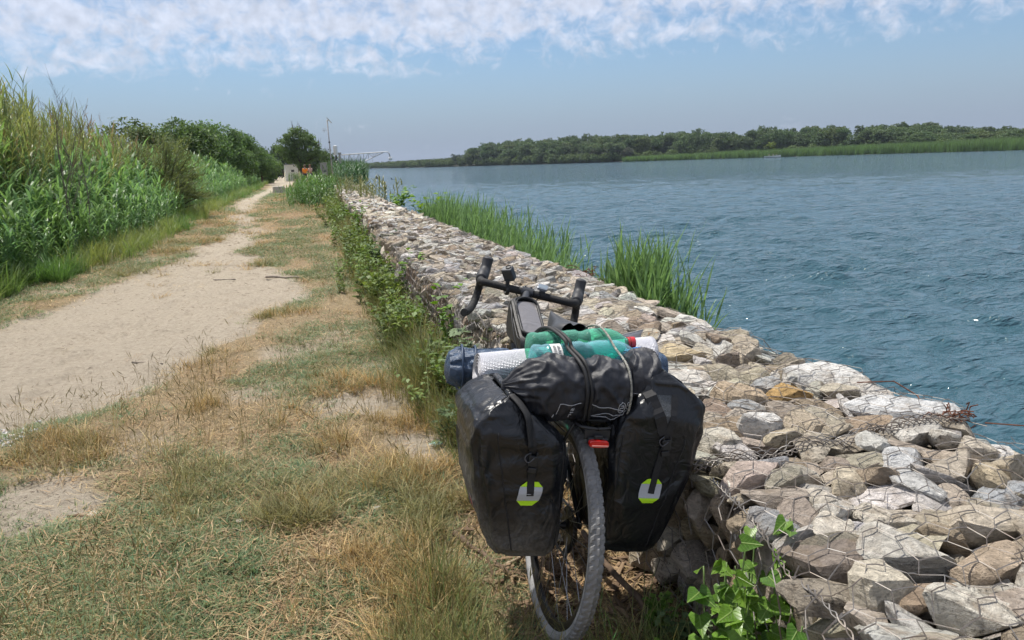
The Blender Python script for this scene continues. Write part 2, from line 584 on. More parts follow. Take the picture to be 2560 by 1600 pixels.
    gm = N(nt, 'ShaderNodeMapRange', ins={0: nG.outputs[0], 1: 0.45, 2: 0.62, 3: 1.0, 4: 0.0})
    mx3 = N(nt, 'ShaderNodeMix', data_type='RGBA')
    nt.links.new(gm.outputs[0], mx3.inputs[0]); nt.links.new(mx2.outputs[2], mx3.inputs[6])
    mx3.inputs[7].default_value = (.42, .41, .4, 1)
    nt.links.new(mx3.outputs[2], b.inputs['Base Color'])
    b.inputs['Roughness'].default_value = 0.95
    b.inputs['Specular IOR Level'].default_value = 0.15
    hh = N(nt, 'ShaderNodeMath', operation='MULTIPLY_ADD', ins={0: nC.outputs[0], 1: 0.35, 2: nB.outputs[0]})
    bp = N(nt, 'ShaderNodeBump', ins={'Height': hh.outputs[0], 'Strength': 1.0, 'Distance': 0.034})
    nt.links.new(bp.outputs[0], b.inputs['Normal'])
    for nm, sel in (('ground', ~onpath), ('path', onpath)):
        f = F[sel]
        used = np.unique(f)
        re = np.full(len(V), -1); re[used] = np.arange(len(used))
        me = fast_mesh(nm, V[used], re[f], m, smooth=True)
        a = me.attributes.new('mask', 'FLOAT', 'POINT')
        a.data.foreach_set('value', Mf[used].astype(np.float32))
        o = link(nm, me)
        o['kind'] = 'structure'
        o['label'] = 'sandy track worn pale winding along the river bank' if nm == 'path' else 'dry grassy earth of the river bank'


build_ground()

SHORE = [(24, 1400), (40, 900), (60, 620), (72, 500), (86, 430), (106, 390), (119, 345), (140, 305), (168, 276), (187, 250), (197, 222), (206, 196), (212, 172), (217, 140), (222, 90), (226, 0), (230, -200)]


def build_river():
    m = bpy.data.materials.new('river_water')
    m.use_nodes = True
    nt = m.node_tree
    b = nt.nodes['Principled BSDF']
    geo = N(nt, 'ShaderNodeNewGeometry')
    P = geo.outputs['Position']
    b.inputs['Base Color'].default_value = (.034, .085, .112, 1)
    b.inputs['Roughness'].default_value = 0.07
    b.inputs['IOR'].default_value = 1.33
    b.inputs['Specular IOR Level'].default_value = 0.5
    mp = N(nt, 'ShaderNodeMapping', ins={0: P, 'Rotation': (0, 0, R(22)), 'Scale': (0.55, 1.25, 1)})
    n1 = N(nt, 'ShaderNodeTexNoise', ins={'Vector': mp.outputs[0], 'Scale': 9.0, 'Detail': 3.0, 'Roughness': 0.6, 'Distortion': 0.4})
    n2 = N(nt, 'ShaderNodeTexNoise', ins={'Vector': mp.outputs[0], 'Scale': 2.6, 'Detail': 4.0, 'Roughness': 0.62})
    n3 = N(nt, 'ShaderNodeTexNoise', ins={'Vector': mp.outputs[0], 'Scale': 0.035, 'Detail': 3.0})
    gust = N(nt, 'ShaderNodeMapRange', ins={0: n3.outputs[0], 1: 0.3, 2: 0.7, 3: 0.55, 4: 1.3})
    n5 = N(nt, 'ShaderNodeTexNoise', ins={'Vector': mp.outputs[0], 'Scale': 0.6, 'Detail': 5.0, 'Roughness': 0.68})
    b0 = N(nt, 'ShaderNodeBump', ins={'Height': n5.outputs[0], 'Strength': 0.9, 'Distance': 0.55})
    b1 = N(nt, 'ShaderNodeBump', ins={'Height': n2.outputs[0], 'Strength': 0.9, 'Distance': 0.14, 'Normal': b0.outputs[0]})
    b2 = N(nt, 'ShaderNodeBump', ins={'Height': n1.outputs[0], 'Strength': gust.outputs[0], 'Distance': 0.042, 'Normal': b1.outputs[0]})
    nt.links.new(b2.outputs[0], b.inputs['Normal'])
    az = np.radians(np.linspace(-4, 112, 560))
    rr = [2.2]
    while rr[-1] < 1500:
        rr.append(rr[-1] * (1.0068 if rr[-1] < 90 else 1.03))
    rr = np.array(rr)
    X = np.sin(az)[None] * rr[:, None]; Y = np.cos(az)[None] * rr[:, None]
    r = np.random.default_rng(5)
    Z = np.zeros_like(X)
    sp = np.maximum(rr * 0.0068, rr * np.radians(116 / 560))[:, None]
    for i in range(54):
        lam = 0.18 * (1.5 / 0.18) ** r.random()
        th = r.normal(R(205), 0.55)
        k = 2 * PI / lam
        amp = 0.0080 * lam ** 0.80 * r.uniform(.5, 1.3)
        ph = r.uniform(0, 2 * PI)
        a = np.sin(k * (X * math.sin(th) + Y * math.cos(th)) + ph + 1.3 * fbm(X * 0.5 / lam + i, Y * 0.5 / lam, 2) * 2)
        Z += amp * a * np.clip((lam / sp - 2.2) / 2.5, 0, 1)
    env = 0.55 + 0.9 * fbm(X * 0.22, Y * 0.22, 3)
    Z = Z * env
    Z = np.where(Z > 0, Z * 1.25, Z * 0.85)
    nr, nc = X.shape
    V = np.stack([X, Y, Z + WATER_Z], 2).reshape(-1, 3)
    ii = (np.arange(nr - 1)[:, None] * nc + np.arange(nc - 1)[None]).ravel()
    F = np.stack([ii, ii + nc, ii + nc + 1, ii + 1], 1)
    o = link('river', fast_mesh('river', V, F, m, smooth=True))
    tag(o, 'wide blue river ruffled by small wind waves', kind='structure')


build_river()


def build_far_bank():
    S = np.array(SHORE, float)
    # resample and jitter
    t = np.linspace(0, len(S) - 1, 260)
    x = np.interp(t, np.arange(len(S)), S[:, 0]); y = np.interp(t, np.arange(len(S)), S[:, 1])
    tx = np.gradient(x); ty = np.gradient(y)
    nn = np.hypot(tx, ty)
    ox, oy = -ty / nn, tx / nn            # away from the river
    rows = []
    for d, z in ((-3, -1.4), (0, -.62), (1.5, -.35), (6, -.1), (30, .3), (90, .8), (300, 1.5), (900, 3), (2500, 4)):
        j = (fbm(t * 0.9, t * 0 + d, 3) - .5) * 3 if d < 10 else 0
        rows.append(np.stack([x + ox * (d + j), y + oy * (d + j), np.full_like(x, z)], 1))
    V = np.array(rows)
    nr, nc = V.shape[:2]
    ii = (np.arange(nr - 1)[:, None] * nc + np.arange(nc - 1)[None]).ravel()
    F = np.stack([ii, ii + 1, ii + nc + 1, ii + nc], 1)
    o = link('far_bank', fast_mesh('far_bank', V.reshape(-1, 3), F, mat('bank_earth', (.06, .065, .035), .95, noise=.5, nscale=.3), smooth=True))
    tag(o, 'low earth bank on the opposite side of the river', kind='structure')
    return np.stack([x, y], 1), np.stack([ox, oy], 1)


SH, SHN = build_far_bank()

# ================================================================== GABION WALL
WT = 0.55                       # height of the wall top


def wl(y):
    """left edge of the wall top"""
    return np.interp(y, [-3, 1.0, 1.6, 1.9, 3, 4.5, 6, 8.4, 12.3, 19.9, 26, 40], [.95, .96, 1.07, 1.12, 1.08, 1.03, 1.02, 1.04, 1.18, 1.36, 1.5, 1.9])


def wr(y):
    return np.interp(y, [-3, 1.5, 2.0, 2.6, 3.9, 5.8, 8.6, 16.7, 23, 30, 40], [2.0, 2.07, 2.2, 2.15, 2.22, 2.26, 2.2, 2.3, 2.45, 2.7, 3.2])


def stone_mat(name, src):
    m = bpy.data.materials.new(name)
    m.use_nodes = True
    nt = m.node_tree
    b = nt.nodes['Principled BSDF']
    tc = N(nt, 'ShaderNodeTexCoord')
    geo = N(nt, 'ShaderNodeNewGeometry')
    if src == 'OBJ':
        oi = N(nt, 'ShaderNodeObjectInfo')
        base = oi.outputs['Color']
        P0 = N(nt, 'ShaderNodeVectorMath', operation='ADD', ins={0: geo.outputs['Position'], 1: (0, 0, 0)}).outputs[0]
    else:
        base = N(nt, 'ShaderNodeAttribute', attribute_name='tint').outputs['Color']
        P0 = geo.outputs['Position']
    warp = N(nt, 'ShaderNodeMapping', ins={0: P0, 'Rotation': (.5, .3, .9), 'Scale': (1, 1, 2.6)})
    n1 = N(nt, 'ShaderNodeTexNoise', ins={'Vector': P0, 'Scale': 9.0, 'Detail': 8.0, 'Roughness': 0.65, 'Distortion': .5})
    n2 = N(nt, 'ShaderNodeTexNoise', ins={'Vector': P0, 'Scale': 55.0, 'Detail': 6.0, 'Roughness': 0.75})
    n3 = N(nt, 'ShaderNodeTexNoise', ins={'Vector': warp.outputs[0], 'Scale': 26.0, 'Detail': 6.0, 'Roughness': 0.6, 'Distortion': 1.0})
    # streaked brightness
    mr = N(nt, 'ShaderNodeMapRange', ins={0: n3.outputs[0], 1: 0.25, 2: 0.75, 3: 0.5, 4: 1.42})
    sc = N(nt, 'ShaderNodeVectorMath', operation='SCALE', ins={0: base, 'Scale': mr.outputs[0]})
    # brown stain
    st = N(nt, 'ShaderNodeMapRange', ins={0: n1.outputs[0], 1: 0.52, 2: 0.68, 3: 0.0, 4: 0.75})
    mx = N(nt, 'ShaderNodeMix', data_type='RGBA')
    nt.links.new(st.outputs[0], mx.inputs[0]); nt.links.new(sc.outputs[0], mx.inputs[6])
    mx.inputs[7].default_value = (.25, .19, .13, 1)
    # dark lichen specks
    sp = N(nt, 'ShaderNodeMapRange', ins={0: n2.outputs[0], 1: 0.54, 2: 0.62, 3: 0.0, 4: 0.85})
    n4 = N(nt, 'ShaderNodeTexNoise', ins={'Vector': P0, 'Scale': 5.0, 'Detail': 3.0})
    spm = N(nt, 'ShaderNodeMapRange', ins={0: n4.outputs[0], 1: 0.42, 2: 0.62})
    sp2 = N(nt, 'ShaderNodeMath', operation='MULTIPLY', ins={0: sp.outputs[0], 1: spm.outputs[0]})
    mx2 = N(nt, 'ShaderNodeMix', data_type='RGBA')
    nt.links.new(sp2.outputs[0], mx2.inputs[0]); nt.links.new(mx.outputs[2], mx2.inputs[6])
    mx2.inputs[7].default_value = (.045, .040, .034, 1)
    # orange lichen
    n5 = N(nt, 'ShaderNodeTexNoise', ins={'Vector': P0, 'Scale': 3.6, 'Detail': 5.0, 'Roughness': .7})
    ol = N(nt, 'ShaderNodeMapRange', ins={0: n5.outputs[0], 1: 0.70, 2: 0.735, 3: 0.0, 4: 0.8})
    mx3 = N(nt, 'ShaderNodeMix', data_type='RGBA')
    nt.links.new(ol.outputs[0], mx3.inputs[0]); nt.links.new(mx2.outputs[2], mx3.inputs[6])
    mx3.inputs[7].default_value = (.42, .20, .05, 1)
    nt.links.new(mx3.outputs[2], b.inputs['Base Color'])
    b.inputs['Roughness'].default_value = 0.85
    b.inputs['Specular IOR Level'].default_value = 0.25
    hs = N(nt, 'ShaderNodeMath', operation='MULTIPLY_ADD', ins={0: n3.outputs[0], 1: 0.7, 2: n2.outputs[0]})
    bp = N(nt, 'ShaderNodeBump', ins={'Height': hs.outputs[0], 'Strength': 1.0, 'Distance': 0.022})
    nt.links.new(bp.outputs[0], b.inputs['Normal'])
    return m


STONE = stone_mat('limestone', 'OBJ')
STONE_T = stone_mat('limestone_rubble', 'TINT')

import bmesh


def ico(sub):
    bm = bmesh.new()
    bmesh.ops.create_icosphere(bm, subdivisions=sub, radius=1.0)
    v = np.array([x.co[:] for x in bm.verts]); f = np.array([[q.index for q in p.verts] for p in bm.faces])
    bm.free()
    return v, f


ICO = {k: ico(k) for k in (1, 2, 3, 4)}


def rock(seed, sub, planes=11, flat=0.55, long=1.25):
    """angular broken stone, unit half-size, flat faces cut off a ball; z is its short axis"""
    r = np.random.default_rng(seed)
    v, f = ICO[sub]
    v = v.copy() * 1.25
    nrm = r.normal(size=(planes, 3))
    nrm /= np.linalg.norm(nrm, axis=1)[:, None]
    nrm = np.concatenate([nrm, [[0.06, .05, 1], [-.1, .05, -1]]])
    dd = np.concatenate([r.uniform(.52, .92, planes), [r.uniform(.5, .7), .62]])
    for n, d in zip(nrm, dd):
        n = n / np.linalg.norm(n)
        s = v @ n - d
        v -= np.where(s > 0, s, 0)[:, None] * n * 0.96
    v += (r.normal(size=v.shape) * 0.012 if sub > 2 else 0)
    if sub > 2:
        v *= (1 + 0.05 * (fbm(v[:, 0] * 3 + seed, v[:, 1] * 3 + v[:, 2] * 4, 3)[:, None] - .5))
    ext = (v.max(0) - v.min(0)) / 2
    v = (v - (v.max(0) + v.min(0)) / 2) / ext
    v *= np.array([long, 1.0, flat])
    return v, f


NV = 22
ROCKV = [rock(100 + i, 3, planes=8 + i % 6, flat=(.42, .55, .7, .5)[i % 4], long=(1.2, 1.45, 1.05)[i % 3]) for i in range(NV)]
ROCK_ME = []
for i, (v, f) in enumerate(ROCKV):
    me = fast_mesh('stone_shape_%02d' % i, v, f, STONE, smooth=True)
    me.set_sharp_from_angle(angle=R(24))
    ROCK_ME.append(me)
ROCK2 = [rock(100 + i, 2, planes=8 + i % 6, flat=(.42, .55, .7, .5)[i % 4], long=(1.2, 1.45, 1.05)[i % 3]) for i in range(NV)]
ROCK1 = [rock(100 + i, 1, planes=8 + i % 6, flat=(.42, .55, .7, .5)[i % 4], long=(1.2, 1.45, 1.05)[i % 3]) for i in range(NV)]

PAL = [((.58, .555, .51), 5), ((.66, .635, .585), 3), ((.49, .43, .34), 5), ((.36, .29, .21), 3), ((.45, .39, .32), 2), ((.30, .26, .21), 2), ((.50, .44, .34), 3), ((.40, .40, .40), 3)]
PALC = np.array([p[0] for p in PAL]); PALW = np.array([p[1] for p in PAL], float); PALW /= PALW.sum()


def stone_col(r):
    return PALC[r.choice(len(PALC), p=PALW)] * r.uniform(.85, 1.12) * (1 + r.normal(0, .02, 3))


stones = []     # (pos, euler, size(3), variant, colour, section)
rs = np.random.default_rng(21)


def spaced(n, gen, dist, tries=40):
    """dart throwing with a distance that may vary with place"""
    out = []
    fails = 0
    cell = {}
    while len(out) < n and fails < 4000:
        p = gen()
        d = dist(p)
        k = (int(p[0] // .15), int(p[1] // .15))
        ok = True
        for i in (-2, -1, 0, 1, 2):
            for j in (-2, -1, 0, 1, 2):
                for q in cell.get((k[0] + i, k[1] + j), ()):
                    if (q[0] - p[0]) ** 2 + (q[1] - p[1]) ** 2 < d * d:
                        ok = False; break
                if not ok: break
            if not ok: break
        if ok:
            out.append(p); cell.setdefault(k, []).append(p); fails = 0
        else:
            fails += 1
    return out


A_WARM = np.array([1.16, 1.12, 1.05])
# hand-set big stones of the near end: x, y, half length, half width, half height, yaw, tilt x, tilt y, colour, variant
BIG = [
    (2.10, 2.56, .20, .125, .055, -.95, -.10, .02, (.62, .63, .64), 1), (2.06, 2.12, .21, .13, .06, -.85, -.14, -.02, (.58, .60, .63), 5),
    (1.72, 1.735, .155, .10, .06, .1, -.12, .1, (.55, .57, .60), 9), (1.22, 1.80, .14, .085, .07, .3, -.2, -.15, (.47, .40, .37), 13),
    (1.35, 1.745, .085, .07, .06, -.5, -.3, .2, (.42, .40, .36), 2), (1.45, 1.66, .13, .085, .06, .35, -.22, .1, (.52, .47, .38), 17),
    (1.30, 1.60, .115, .08, .055, .1, -.15, -.2, (.50, .47, .42), 8), (1.60, 1.555, .12, .09, .07, -.6, -.3, .1, (.47, .48, .49), 6),
    (1.40, 1.47, .12, .09, .06, -.4, -.35, .0, (.58, .55, .49), 10), (1.22, 1.43, .115, .085, .06, .5, -.2, .1, (.56, .53, .48), 3),
    (1.86, 1.55, .12, .08, .06, .6, -.2, .2, (.50, .43, .32), 12), (1.30, 1.29, .16, .11, .075, -.7, -.3, -.05, (.50, .49, .46), 0),
    (1.62, 1.34, .17, .11, .08, -.5, -.3, .1, (.50, .45, .38), 15), (1.45, 1.20, .15, .085, .06, .1, -.25, .05, (.46, .38, .30), 7),
    (1.15, 1.20, .12, .09, .07, .4, -.15, .2, (.58, .54, .46), 19), (1.72, 1.17, .12, .09, .06, .2, -.1, -.2, (.40, .27, .14), 11),
    (1.26, 1.06, .14, .10, .07, -.2, -.2, .1, (.57, .55, .50), 14), (1.50, 1.03, .17, .11, .07, -.6, -.25, 0, (.55, .53, .49), 20),
    (1.98, 1.72, .12, .085, .06, .3, -.2, -.1, (.50, .46, .40), 21), (1.93, 1.93, .13, .08, .05, .2, -.1, 0, (.52, .51, .49), 18),
    (1.62, 2.10, .10, .075, .065, .4, -.35, .1, (.46, .40, .32), 16), (1.47, 2.12, .095, .075, .09, -.2, -.5, .1, (.62, .62, .62), 4),
    (1.30, 2.08, .11, .08, .06, .1, -.2, 0, (.55, .53, .48), 8), (1.60, 2.45, .12, .09, .07, -.4, -.4, .1, (.44, .36, .27), 2),
    (1.50, 2.75, .15, .11, .07, -.2, -.35, .1, (.60, .59, .57), 5), (1.80, 2.40, .11, .08, .06, .5, -.3, .3, (.40, .27, .12), 13),
    (1.95, 2.95, .11, .09, .08, -.3, -.3, 0, (.45, .40, .33), 9), (2.05, 3.10, .09, .08, .08, .3, -.3, .2, (.42, .37, .30), 3),
    (1.25, 2.35, .11, .08, .055, .2, -.2, -.1, (.58, .57, .55), 6), (1.72, 3.1, .12, .09, .06, -.3, -.3, 0, (.52, .44, .3), 0),
]
for (x, y, a, b_, c, yw, tx, ty, colr, vi) in BIG:
    fl = np.abs(ROCKV[vi][0]).max(0)
    kq = .70 if y < 1.85 else .92
    a, b_, c = a * kq, b_ * kq, c * (.78 if y < 1.85 else .92)
    stones.append(((x, y, WT - .02), (-tx * .8, ty, yw), (a / fl[0], b_ / fl[1], .9 * c / fl[2]), vi, np.array(colr) * A_WARM))
bigxy = np.array([(b[0], b[1], max(b[2], b[3]) * (.66 if b[1] < 1.85 else .85)) for b in BIG])


def gen_top():
    y = 0.55 + (40 - .55) * rs.random() ** 1.9
    x = wl(y) + .05 + (wr(y) - wl(y) - .10) * rs.random()
    return (x, y)


def top_dist(p):
    base = 0.088 if p[1] < 2.6 else 0.092 if p[1] < 5 else .08
    if p[1] < 3.4:
        d = np.hypot(bigxy[:, 0] - p[0], bigxy[:, 1] - p[1]) - bigxy[:, 2] * .80
        if d.min() < 0.02: return 99
        base = min(base, max(.075, d.min() + .05))
    return base


tops = spaced(6500, gen_top, top_dist)
for (x, y) in tops:
    s = (rs.uniform(.052, .078) if y < 3 else rs.uniform(.05, .078) if y < 5 else rs.uniform(.044, .074))
    if y < 3.2:
        dd = np.hypot(bigxy[:, 0] - x, bigxy[:, 1] - y) - bigxy[:, 2] * .8
        s = min(s, max(.045, dd.min() + .03))
    z = WT - .03 + rs.normal(0, .012) - .02 * sstep(.12, 0, min(x - wl(y), wr(y) - x))
    stones.append(((x, y, z), (rs.normal(0, .26), rs.normal(0, .26), rs.uniform(0, 2 * PI)), (s * rs.uniform(.95, 1.4), s * rs.uniform(.85, 1.15), s * rs.uniform(.65, 1.0)), rs.integers(NV), stone_col(rs)))
# left face (towards the track) and end towards the camera
for zz in (.06, .17, .28, .39):
    y = 0.4
    while y < 30:
        s = rs.uniform(.055, .095) * (1 if y < 8 else 1.4)
        x = wl(y) + rs.uniform(.035, .07)
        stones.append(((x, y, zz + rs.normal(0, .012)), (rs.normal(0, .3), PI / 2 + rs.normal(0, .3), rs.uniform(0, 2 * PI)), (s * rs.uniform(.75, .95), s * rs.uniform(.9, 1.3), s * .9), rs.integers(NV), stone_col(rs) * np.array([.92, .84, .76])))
        y += s * rs.uniform(1.5, 1.8)
# right face above the water
for zz in (-.5, -.35, -.2, -.05, .1, .25, .38):
    y = 0.6
    while y < 24:
        s = rs.uniform(.07, .11)
        stones.append(((wr(y) - .05, y, zz + rs.normal(0, .02)), (rs.normal(0, .3), PI / 2 + rs.normal(0, .3), rs.uniform(0, 2 * PI)), (s, s * 1.2, s), rs.integers(NV), stone_col(rs)))
        y += s * 1.75
# lower layer that fills the gaps under the top stones
for (x, y) in spaced(900, lambda: (lambda y: (wl(y) + .1 + (wr(y) - wl(y) - .2) * rs.random(), y))(.6 + 6.4 * rs.random() ** 1.3), lambda p: .13):
    s = rs.uniform(.08, .1)
    stones.append(((x, y, WT - .125), (rs.normal(0, .4), rs.normal(0, .4), rs.uniform(0, 2 * PI)), (s, s, s), rs.integers(NV), stone_col(rs) * .85))

SECT = [(-3, 1.9), (1.9, 3.9), (3.9, 60)]
gab_names = [('gabion', 'nearest wire gabion of big pale stones, bindweed growing at its corner', 'gabion'),
             ('gabion', 'wire gabion of rubble right beside the loaded bicycle and its panniers', 'gabion'),
             ('stone_gabion', 'long low gabion wall of wired stones running ahead along the river', 'wall')]
GAB = []
for (nm, lb, ct), (y0, y1) in zip(gab_names, SECT):
    yb = max(y0, 0.5)
    GAB.append(empty(nm, (1.6, yb, 0), label=lb, cat=ct))
camp = np.array([0, 0, H])
cnt = [0, 0, 0]
order = []
for i, st in enumerate(stones):
    p = np.array(st[0]); d = np.linalg.norm(p - camp)
    px, py = p[0], p[1]
    vis = 1.0
    if p[2] < WT - .09 and p[0] > wl(p[1]) + .09: vis = .05      # buried or on the water side
    if p[2] < .1 and p[0] < 1.3: vis *= .4
    if p[1] < 0.75: vis *= .3
    order.append((-vis * max(st[2]) / d, i))
order.sort()
single = set()
for sc_, i in order:
    y = stones[i][0][1]
    k = 0 if y < SECT[0][1] else 1 if y < SECT[1][1] else 2
    lim = (260, 290, 295)[k]
    if cnt[k] < lim and -sc_ > .004:
        cnt[k] += 1
        single.add(i)
rest = [[], [], []]
allV, allF, nV_ = [], [], 0
for i, (p, e, s, vi, c) in enumerate(stones):
    y = p[1]
    k = 0 if y < SECT[0][1] else 1 if y < SECT[1][1] else 2
    g = GAB[k]
    M = np.array(Matrix.Translation(p) @ Euler(e).to_matrix().to_4x4() @ Matrix.Diagonal((*s, 1)))
    rv, rf = (ROCK2 if y < 6 else ROCK1)[vi]
    wv = rv @ M[:3, :3].T + M[:3, 3]
    if y < 14 and p[2] > .3:
        allV.append(wv); allF.append(rf + nV_); nV_ += len(wv)
    if i in single:
        o = bpy.data.objects.new('stone', ROCK_ME[vi])
        COL.objects.link(o)
        o.parent = g
        o.location = Vector(p) - g.location
        o.rotation_euler = e
        o.scale = s
        o.color = (*np.clip(c, 0, 1), 1)
    else:
        rest[k].append((wv - np.array(g.location), rf, c))
for k in range(3):
    if not rest[k]: continue
    V = np.concatenate([a for a, b_, c in rest[k]])
    off = np.cumsum([0] + [len(a) for a, b_, c in rest[k]])[:-1]
    F = np.concatenate([b_ + o_ for (a, b_, c), o_ in zip(rest[k], off)])
    T = np.concatenate([np.tile(c, (len(a), 1)) for a, b_, c in rest[k]])
    me = fast_mesh('rubble', V, F, STONE_T, smooth=True, tint=np.clip(T, 0, 1))
    me.set_sharp_from_angle(angle=R(24))
    tag(link('rubble', me, GAB[k]), kind='stuff')
    # packed heart of the basket
    mb = MB()
    ya, yb = max(SECT[k][0], .45) + (.0 if k == 0 else .002), min(SECT[k][1], 40) - .002
    ys = np.linspace(ya, yb, 2 if k < 2 else 40)
    pts = []
    for y in ys:
        a, b_ = float(wl(y)) + .10, float(wr(y)) - .12
        pts.append([(a, y, -.2), (a, y, WT - .15), (b_, y, WT - .15), (b_, y, -.8)])
    mb.grid(pts)
    mb.f += [(0, 1, 2, 3), tuple(len(ys) * 4 - 4 + q for q in (3, 2, 1, 0))]
    mb.build('earth_fill', mat('packed_rubble', (.16, .13, .10), .95, noise=.6, nscale=14, bump=.03, bscale=18), GAB[k], off=GAB[k].location)

BVH = BVHTree.FromPolygons([Vector(x) for x in np.concatenate(allV)], [tuple(int(t) for t in q) for q in np.concatenate(allF)])


def top_at(x, y):
    h = BVH.ray_cast(Vector((x, y, 2)), Vector((0, 0, -1)))
    return h[0].z if h[0] is not None else WT - .12


WIRE = mat('galvanised_wire', (.22, .21, .20), .55, metal=.35, col2=(.14, .11, .085), nscale=9)
RUST = mat('rusty_wire', (.16, .055, .025), .8, metal=.2, noise=.5, nscale=30)


def wire_top(k, y0, y1, cx=.085, cy=.095, rad=.0012):
    """double-twist hexagon netting draped over the stones"""
    ny = int((y1 - y0) / cx)
    nodes = {}
    segs = []
    rr = np.random.default_rng(50 + k)
    hgt = {}

    def node(i, j):
        # i runs across the wall in half cells, j along
        key = (i, j)
        if key not in nodes:
            y = y0 + j * cx * .5
            yc = min(max(y, y0), y1)
            a, b_ = float(wl(yc)) - .01, float(wr(yc)) + .02
            x = a + i * cy * .25
            x += rr.normal(0, .006); y += rr.normal(0, .006)
            z = max(top_at(x, y), top_at(x + .035, y), top_at(x - .035, y), top_at(x, y + .035), top_at(x, y - .035))
            z = max(z, WT - .035) + .004
            nodes[key] = np.array([x, y, z])
        return nodes[key]
    W = 1.2
    ni = int(W / (cy * .25))
    mb = MB(); mt = MB()
    # hexagons with two sides along x (twisted), zig-zag wires along y
    for row in range(0, ni // 3):
        for j in range(0, ny * 2):
            if (row + j) % 2 == 0:
                a = node(row * 3, j); b_ = node(row * 3 + 2, j)          # straight twisted side
                mt.tube([a, (a + b_) / 2 + [0, 0, .002], b_], rad * 1.5, k=4, cap=False)
                for dj in (-1, 1):
                    if 0 <= j + dj <= ny * 2:
                        c = node(row * 3 + 3, j + dj)
                        m_ = (b_ + c) / 2
                        m_[2] = max(m_[2], top_at(m_[0], m_[1]) + .002)
                        mb.tube([b_, m_, c], rad, k=3, cap=False)
    mb.v += mt.v; n0 = mb.n; mb.f += [tuple(i + n0 for i in q) for q in mt.f]; mb.n += mt.n
    return mb


def wire_side(y0, y1, cx=.085, cy=.095, rad=.0015):
    mb = MB()
    rr = np.random.default_rng(9)
    nodes = {}

    def node(i, j):
        if (i, j) not in nodes:
            y = y0 + j * cx * .5 + rr.normal(0, .006)
            z = WT + .01 - i * cy * .25 + rr.normal(0, .005)
            nodes[(i, j)] = np.array([float(wl(y)) - .035 + rr.normal(0, .006) + .05 * sstep(WT - .06, WT + .02, z), y, z])
        return nodes[(i, j)]
    ni = int(.52 / (cy * .25))
    for row in range(ni // 3):
        for j in range(int((y1 - y0) / cx) * 2):
            if (row + j) % 2 == 0:
                a = node(row * 3, j); b_ = node(row * 3 + 2, j)
                mb.tube([a, b_], rad * 1.5, k=4, cap=False)
                for dj in (-1, 1):
                    mb.tube([b_, node(row * 3 + 3, j + dj)], rad, k=3, cap=False)
    return mb


def twisted(pts, rad, pitch, amp, strands=2, mb=None):
    """laced edge: strands wound round each other along a polyline"""
    pts = np.asarray(pts, float)
    seg = np.linalg.norm(np.diff(pts, axis=0), axis=1)
    s = np.concatenate([[0], np.cumsum(seg)])
    n = int(s[-1] / (pitch / 6)) + 2
    u = np.linspace(0, s[-1], n)
    P = np.stack([np.interp(u, s, pts[:, i]) for i in range(3)], 1)
    t = np.gradient(P, axis=0); t /= np.linalg.norm(t, axis=1)[:, None]
    a = np.cross(t, [0, 0, 1.0]); a /= np.linalg.norm(a, axis=1)[:, None] + 1e-9
    b_ = np.cross(t, a)
    mb = mb or MB()
    for k in range(strands):
        ph = u / pitch * 2 * PI + k * 2 * PI / strands
        am = amp * (1 + .5 * (fbm(u * 9 + k, u * 0, 2) - .5))[:, None]
        mb.tube(P + am * (np.cos(ph)[:, None] * a + np.sin(ph)[:, None] * b_), rad, k=4)
    return mb


for k, (y0, y1) in enumerate([(.62, 1.88), (1.92, 3.88), (3.92, 13)]):
    mb = wire_top(k, y0, y1)
    o = mb.build('wire_net', WIRE, GAB[k], off=GAB[k].location)
    tag(o, kind='stuff')
    mb = wire_side(y0, min(y1, 9))
    tag(mb.build('side_net', WIRE, GAB[k], off=GAB[k].location), kind='stuff')
    ys = np.arange(y0, min(y1, 10), .12)
    twisted([(float(wl(y)) - .0, y, top_at(float(wl(y)) + .03, y) * .35 + WT * .65 + .004) for y in ys], .0019, .06, .005, 2).build('edge_wire', WIRE, GAB[k], off=GAB[k].location)
# the laced seam between the two near baskets, with its rusty bundle at the water side
xs = np.arange(1.1, 2.2, .08)
pl = [(x, 1.905 + .012 * math.sin(x * 17), max(top_at(x, 1.905), WT - .02) + .012) for x in xs]
sm = twisted(pl, .0021, .07, .009, 3)
twisted([(p[0], p[1] + .03, p[2] + .004) for p in pl], .0020, .08, .008, 2, sm)
sm.build('seam_wire', WIRE, GAB[1], off=GAB[1].location)
rb = MB(); rr = np.random.default_rng(4)
for i in range(16):
    c = np.array([2.10, 1.93, WT + .02]); pts = [c + rr.normal(0, [.03, .022, .008])]
    for q in range(5):
        pts.append(pts[-1] + rr.normal(0, [.017, .014, .012]))
    rb.tube(pts, .0022, k=4)
o = rb.build('rusty_wire', RUST, GAB[1], off=GAB[1].location)
o['label'] = 'tangled rusty wire ends at the water side of the seam'
rb = MB()
for i in range(30):
    c = np.array([2.2, 5.6, WT + .0]); pts = [c + rr.normal(0, [.07, .12, .015])]
    for q in range(5):
        pts.append(pts[-1] + rr.normal(0, [.03, .03, .02]))
    rb.tube(pts, .003, k=4)
rb.build('rusty_wire', RUST, GAB[2], off=GAB[2].location)
rb = MB()
rb.tube([(2.06, 2.34, WT + .03), (2.2, 2.3, WT + .03), (2.24, 2.22, WT - .01), (2.2, 2.14, WT - .03)], .0026, k=4)
rb.tube([(2.17, 1.86, WT + .01), (2.27, 1.75, WT + .02), (2.24, 1.6, WT - .03)], .0024, k=4)
rb.build('loose_wire', RUST, GAB[1], off=GAB[1].location)

# ================================================================== BICYCLE AND ITS LOAD
MBK = Matrix.Translation((.655, 2.06, 0.0)) @ Matrix.Rotation(R(-3.2), 4, 'Z') @ Matrix.Rotation(R(9), 4, 'Y')
A = np.array


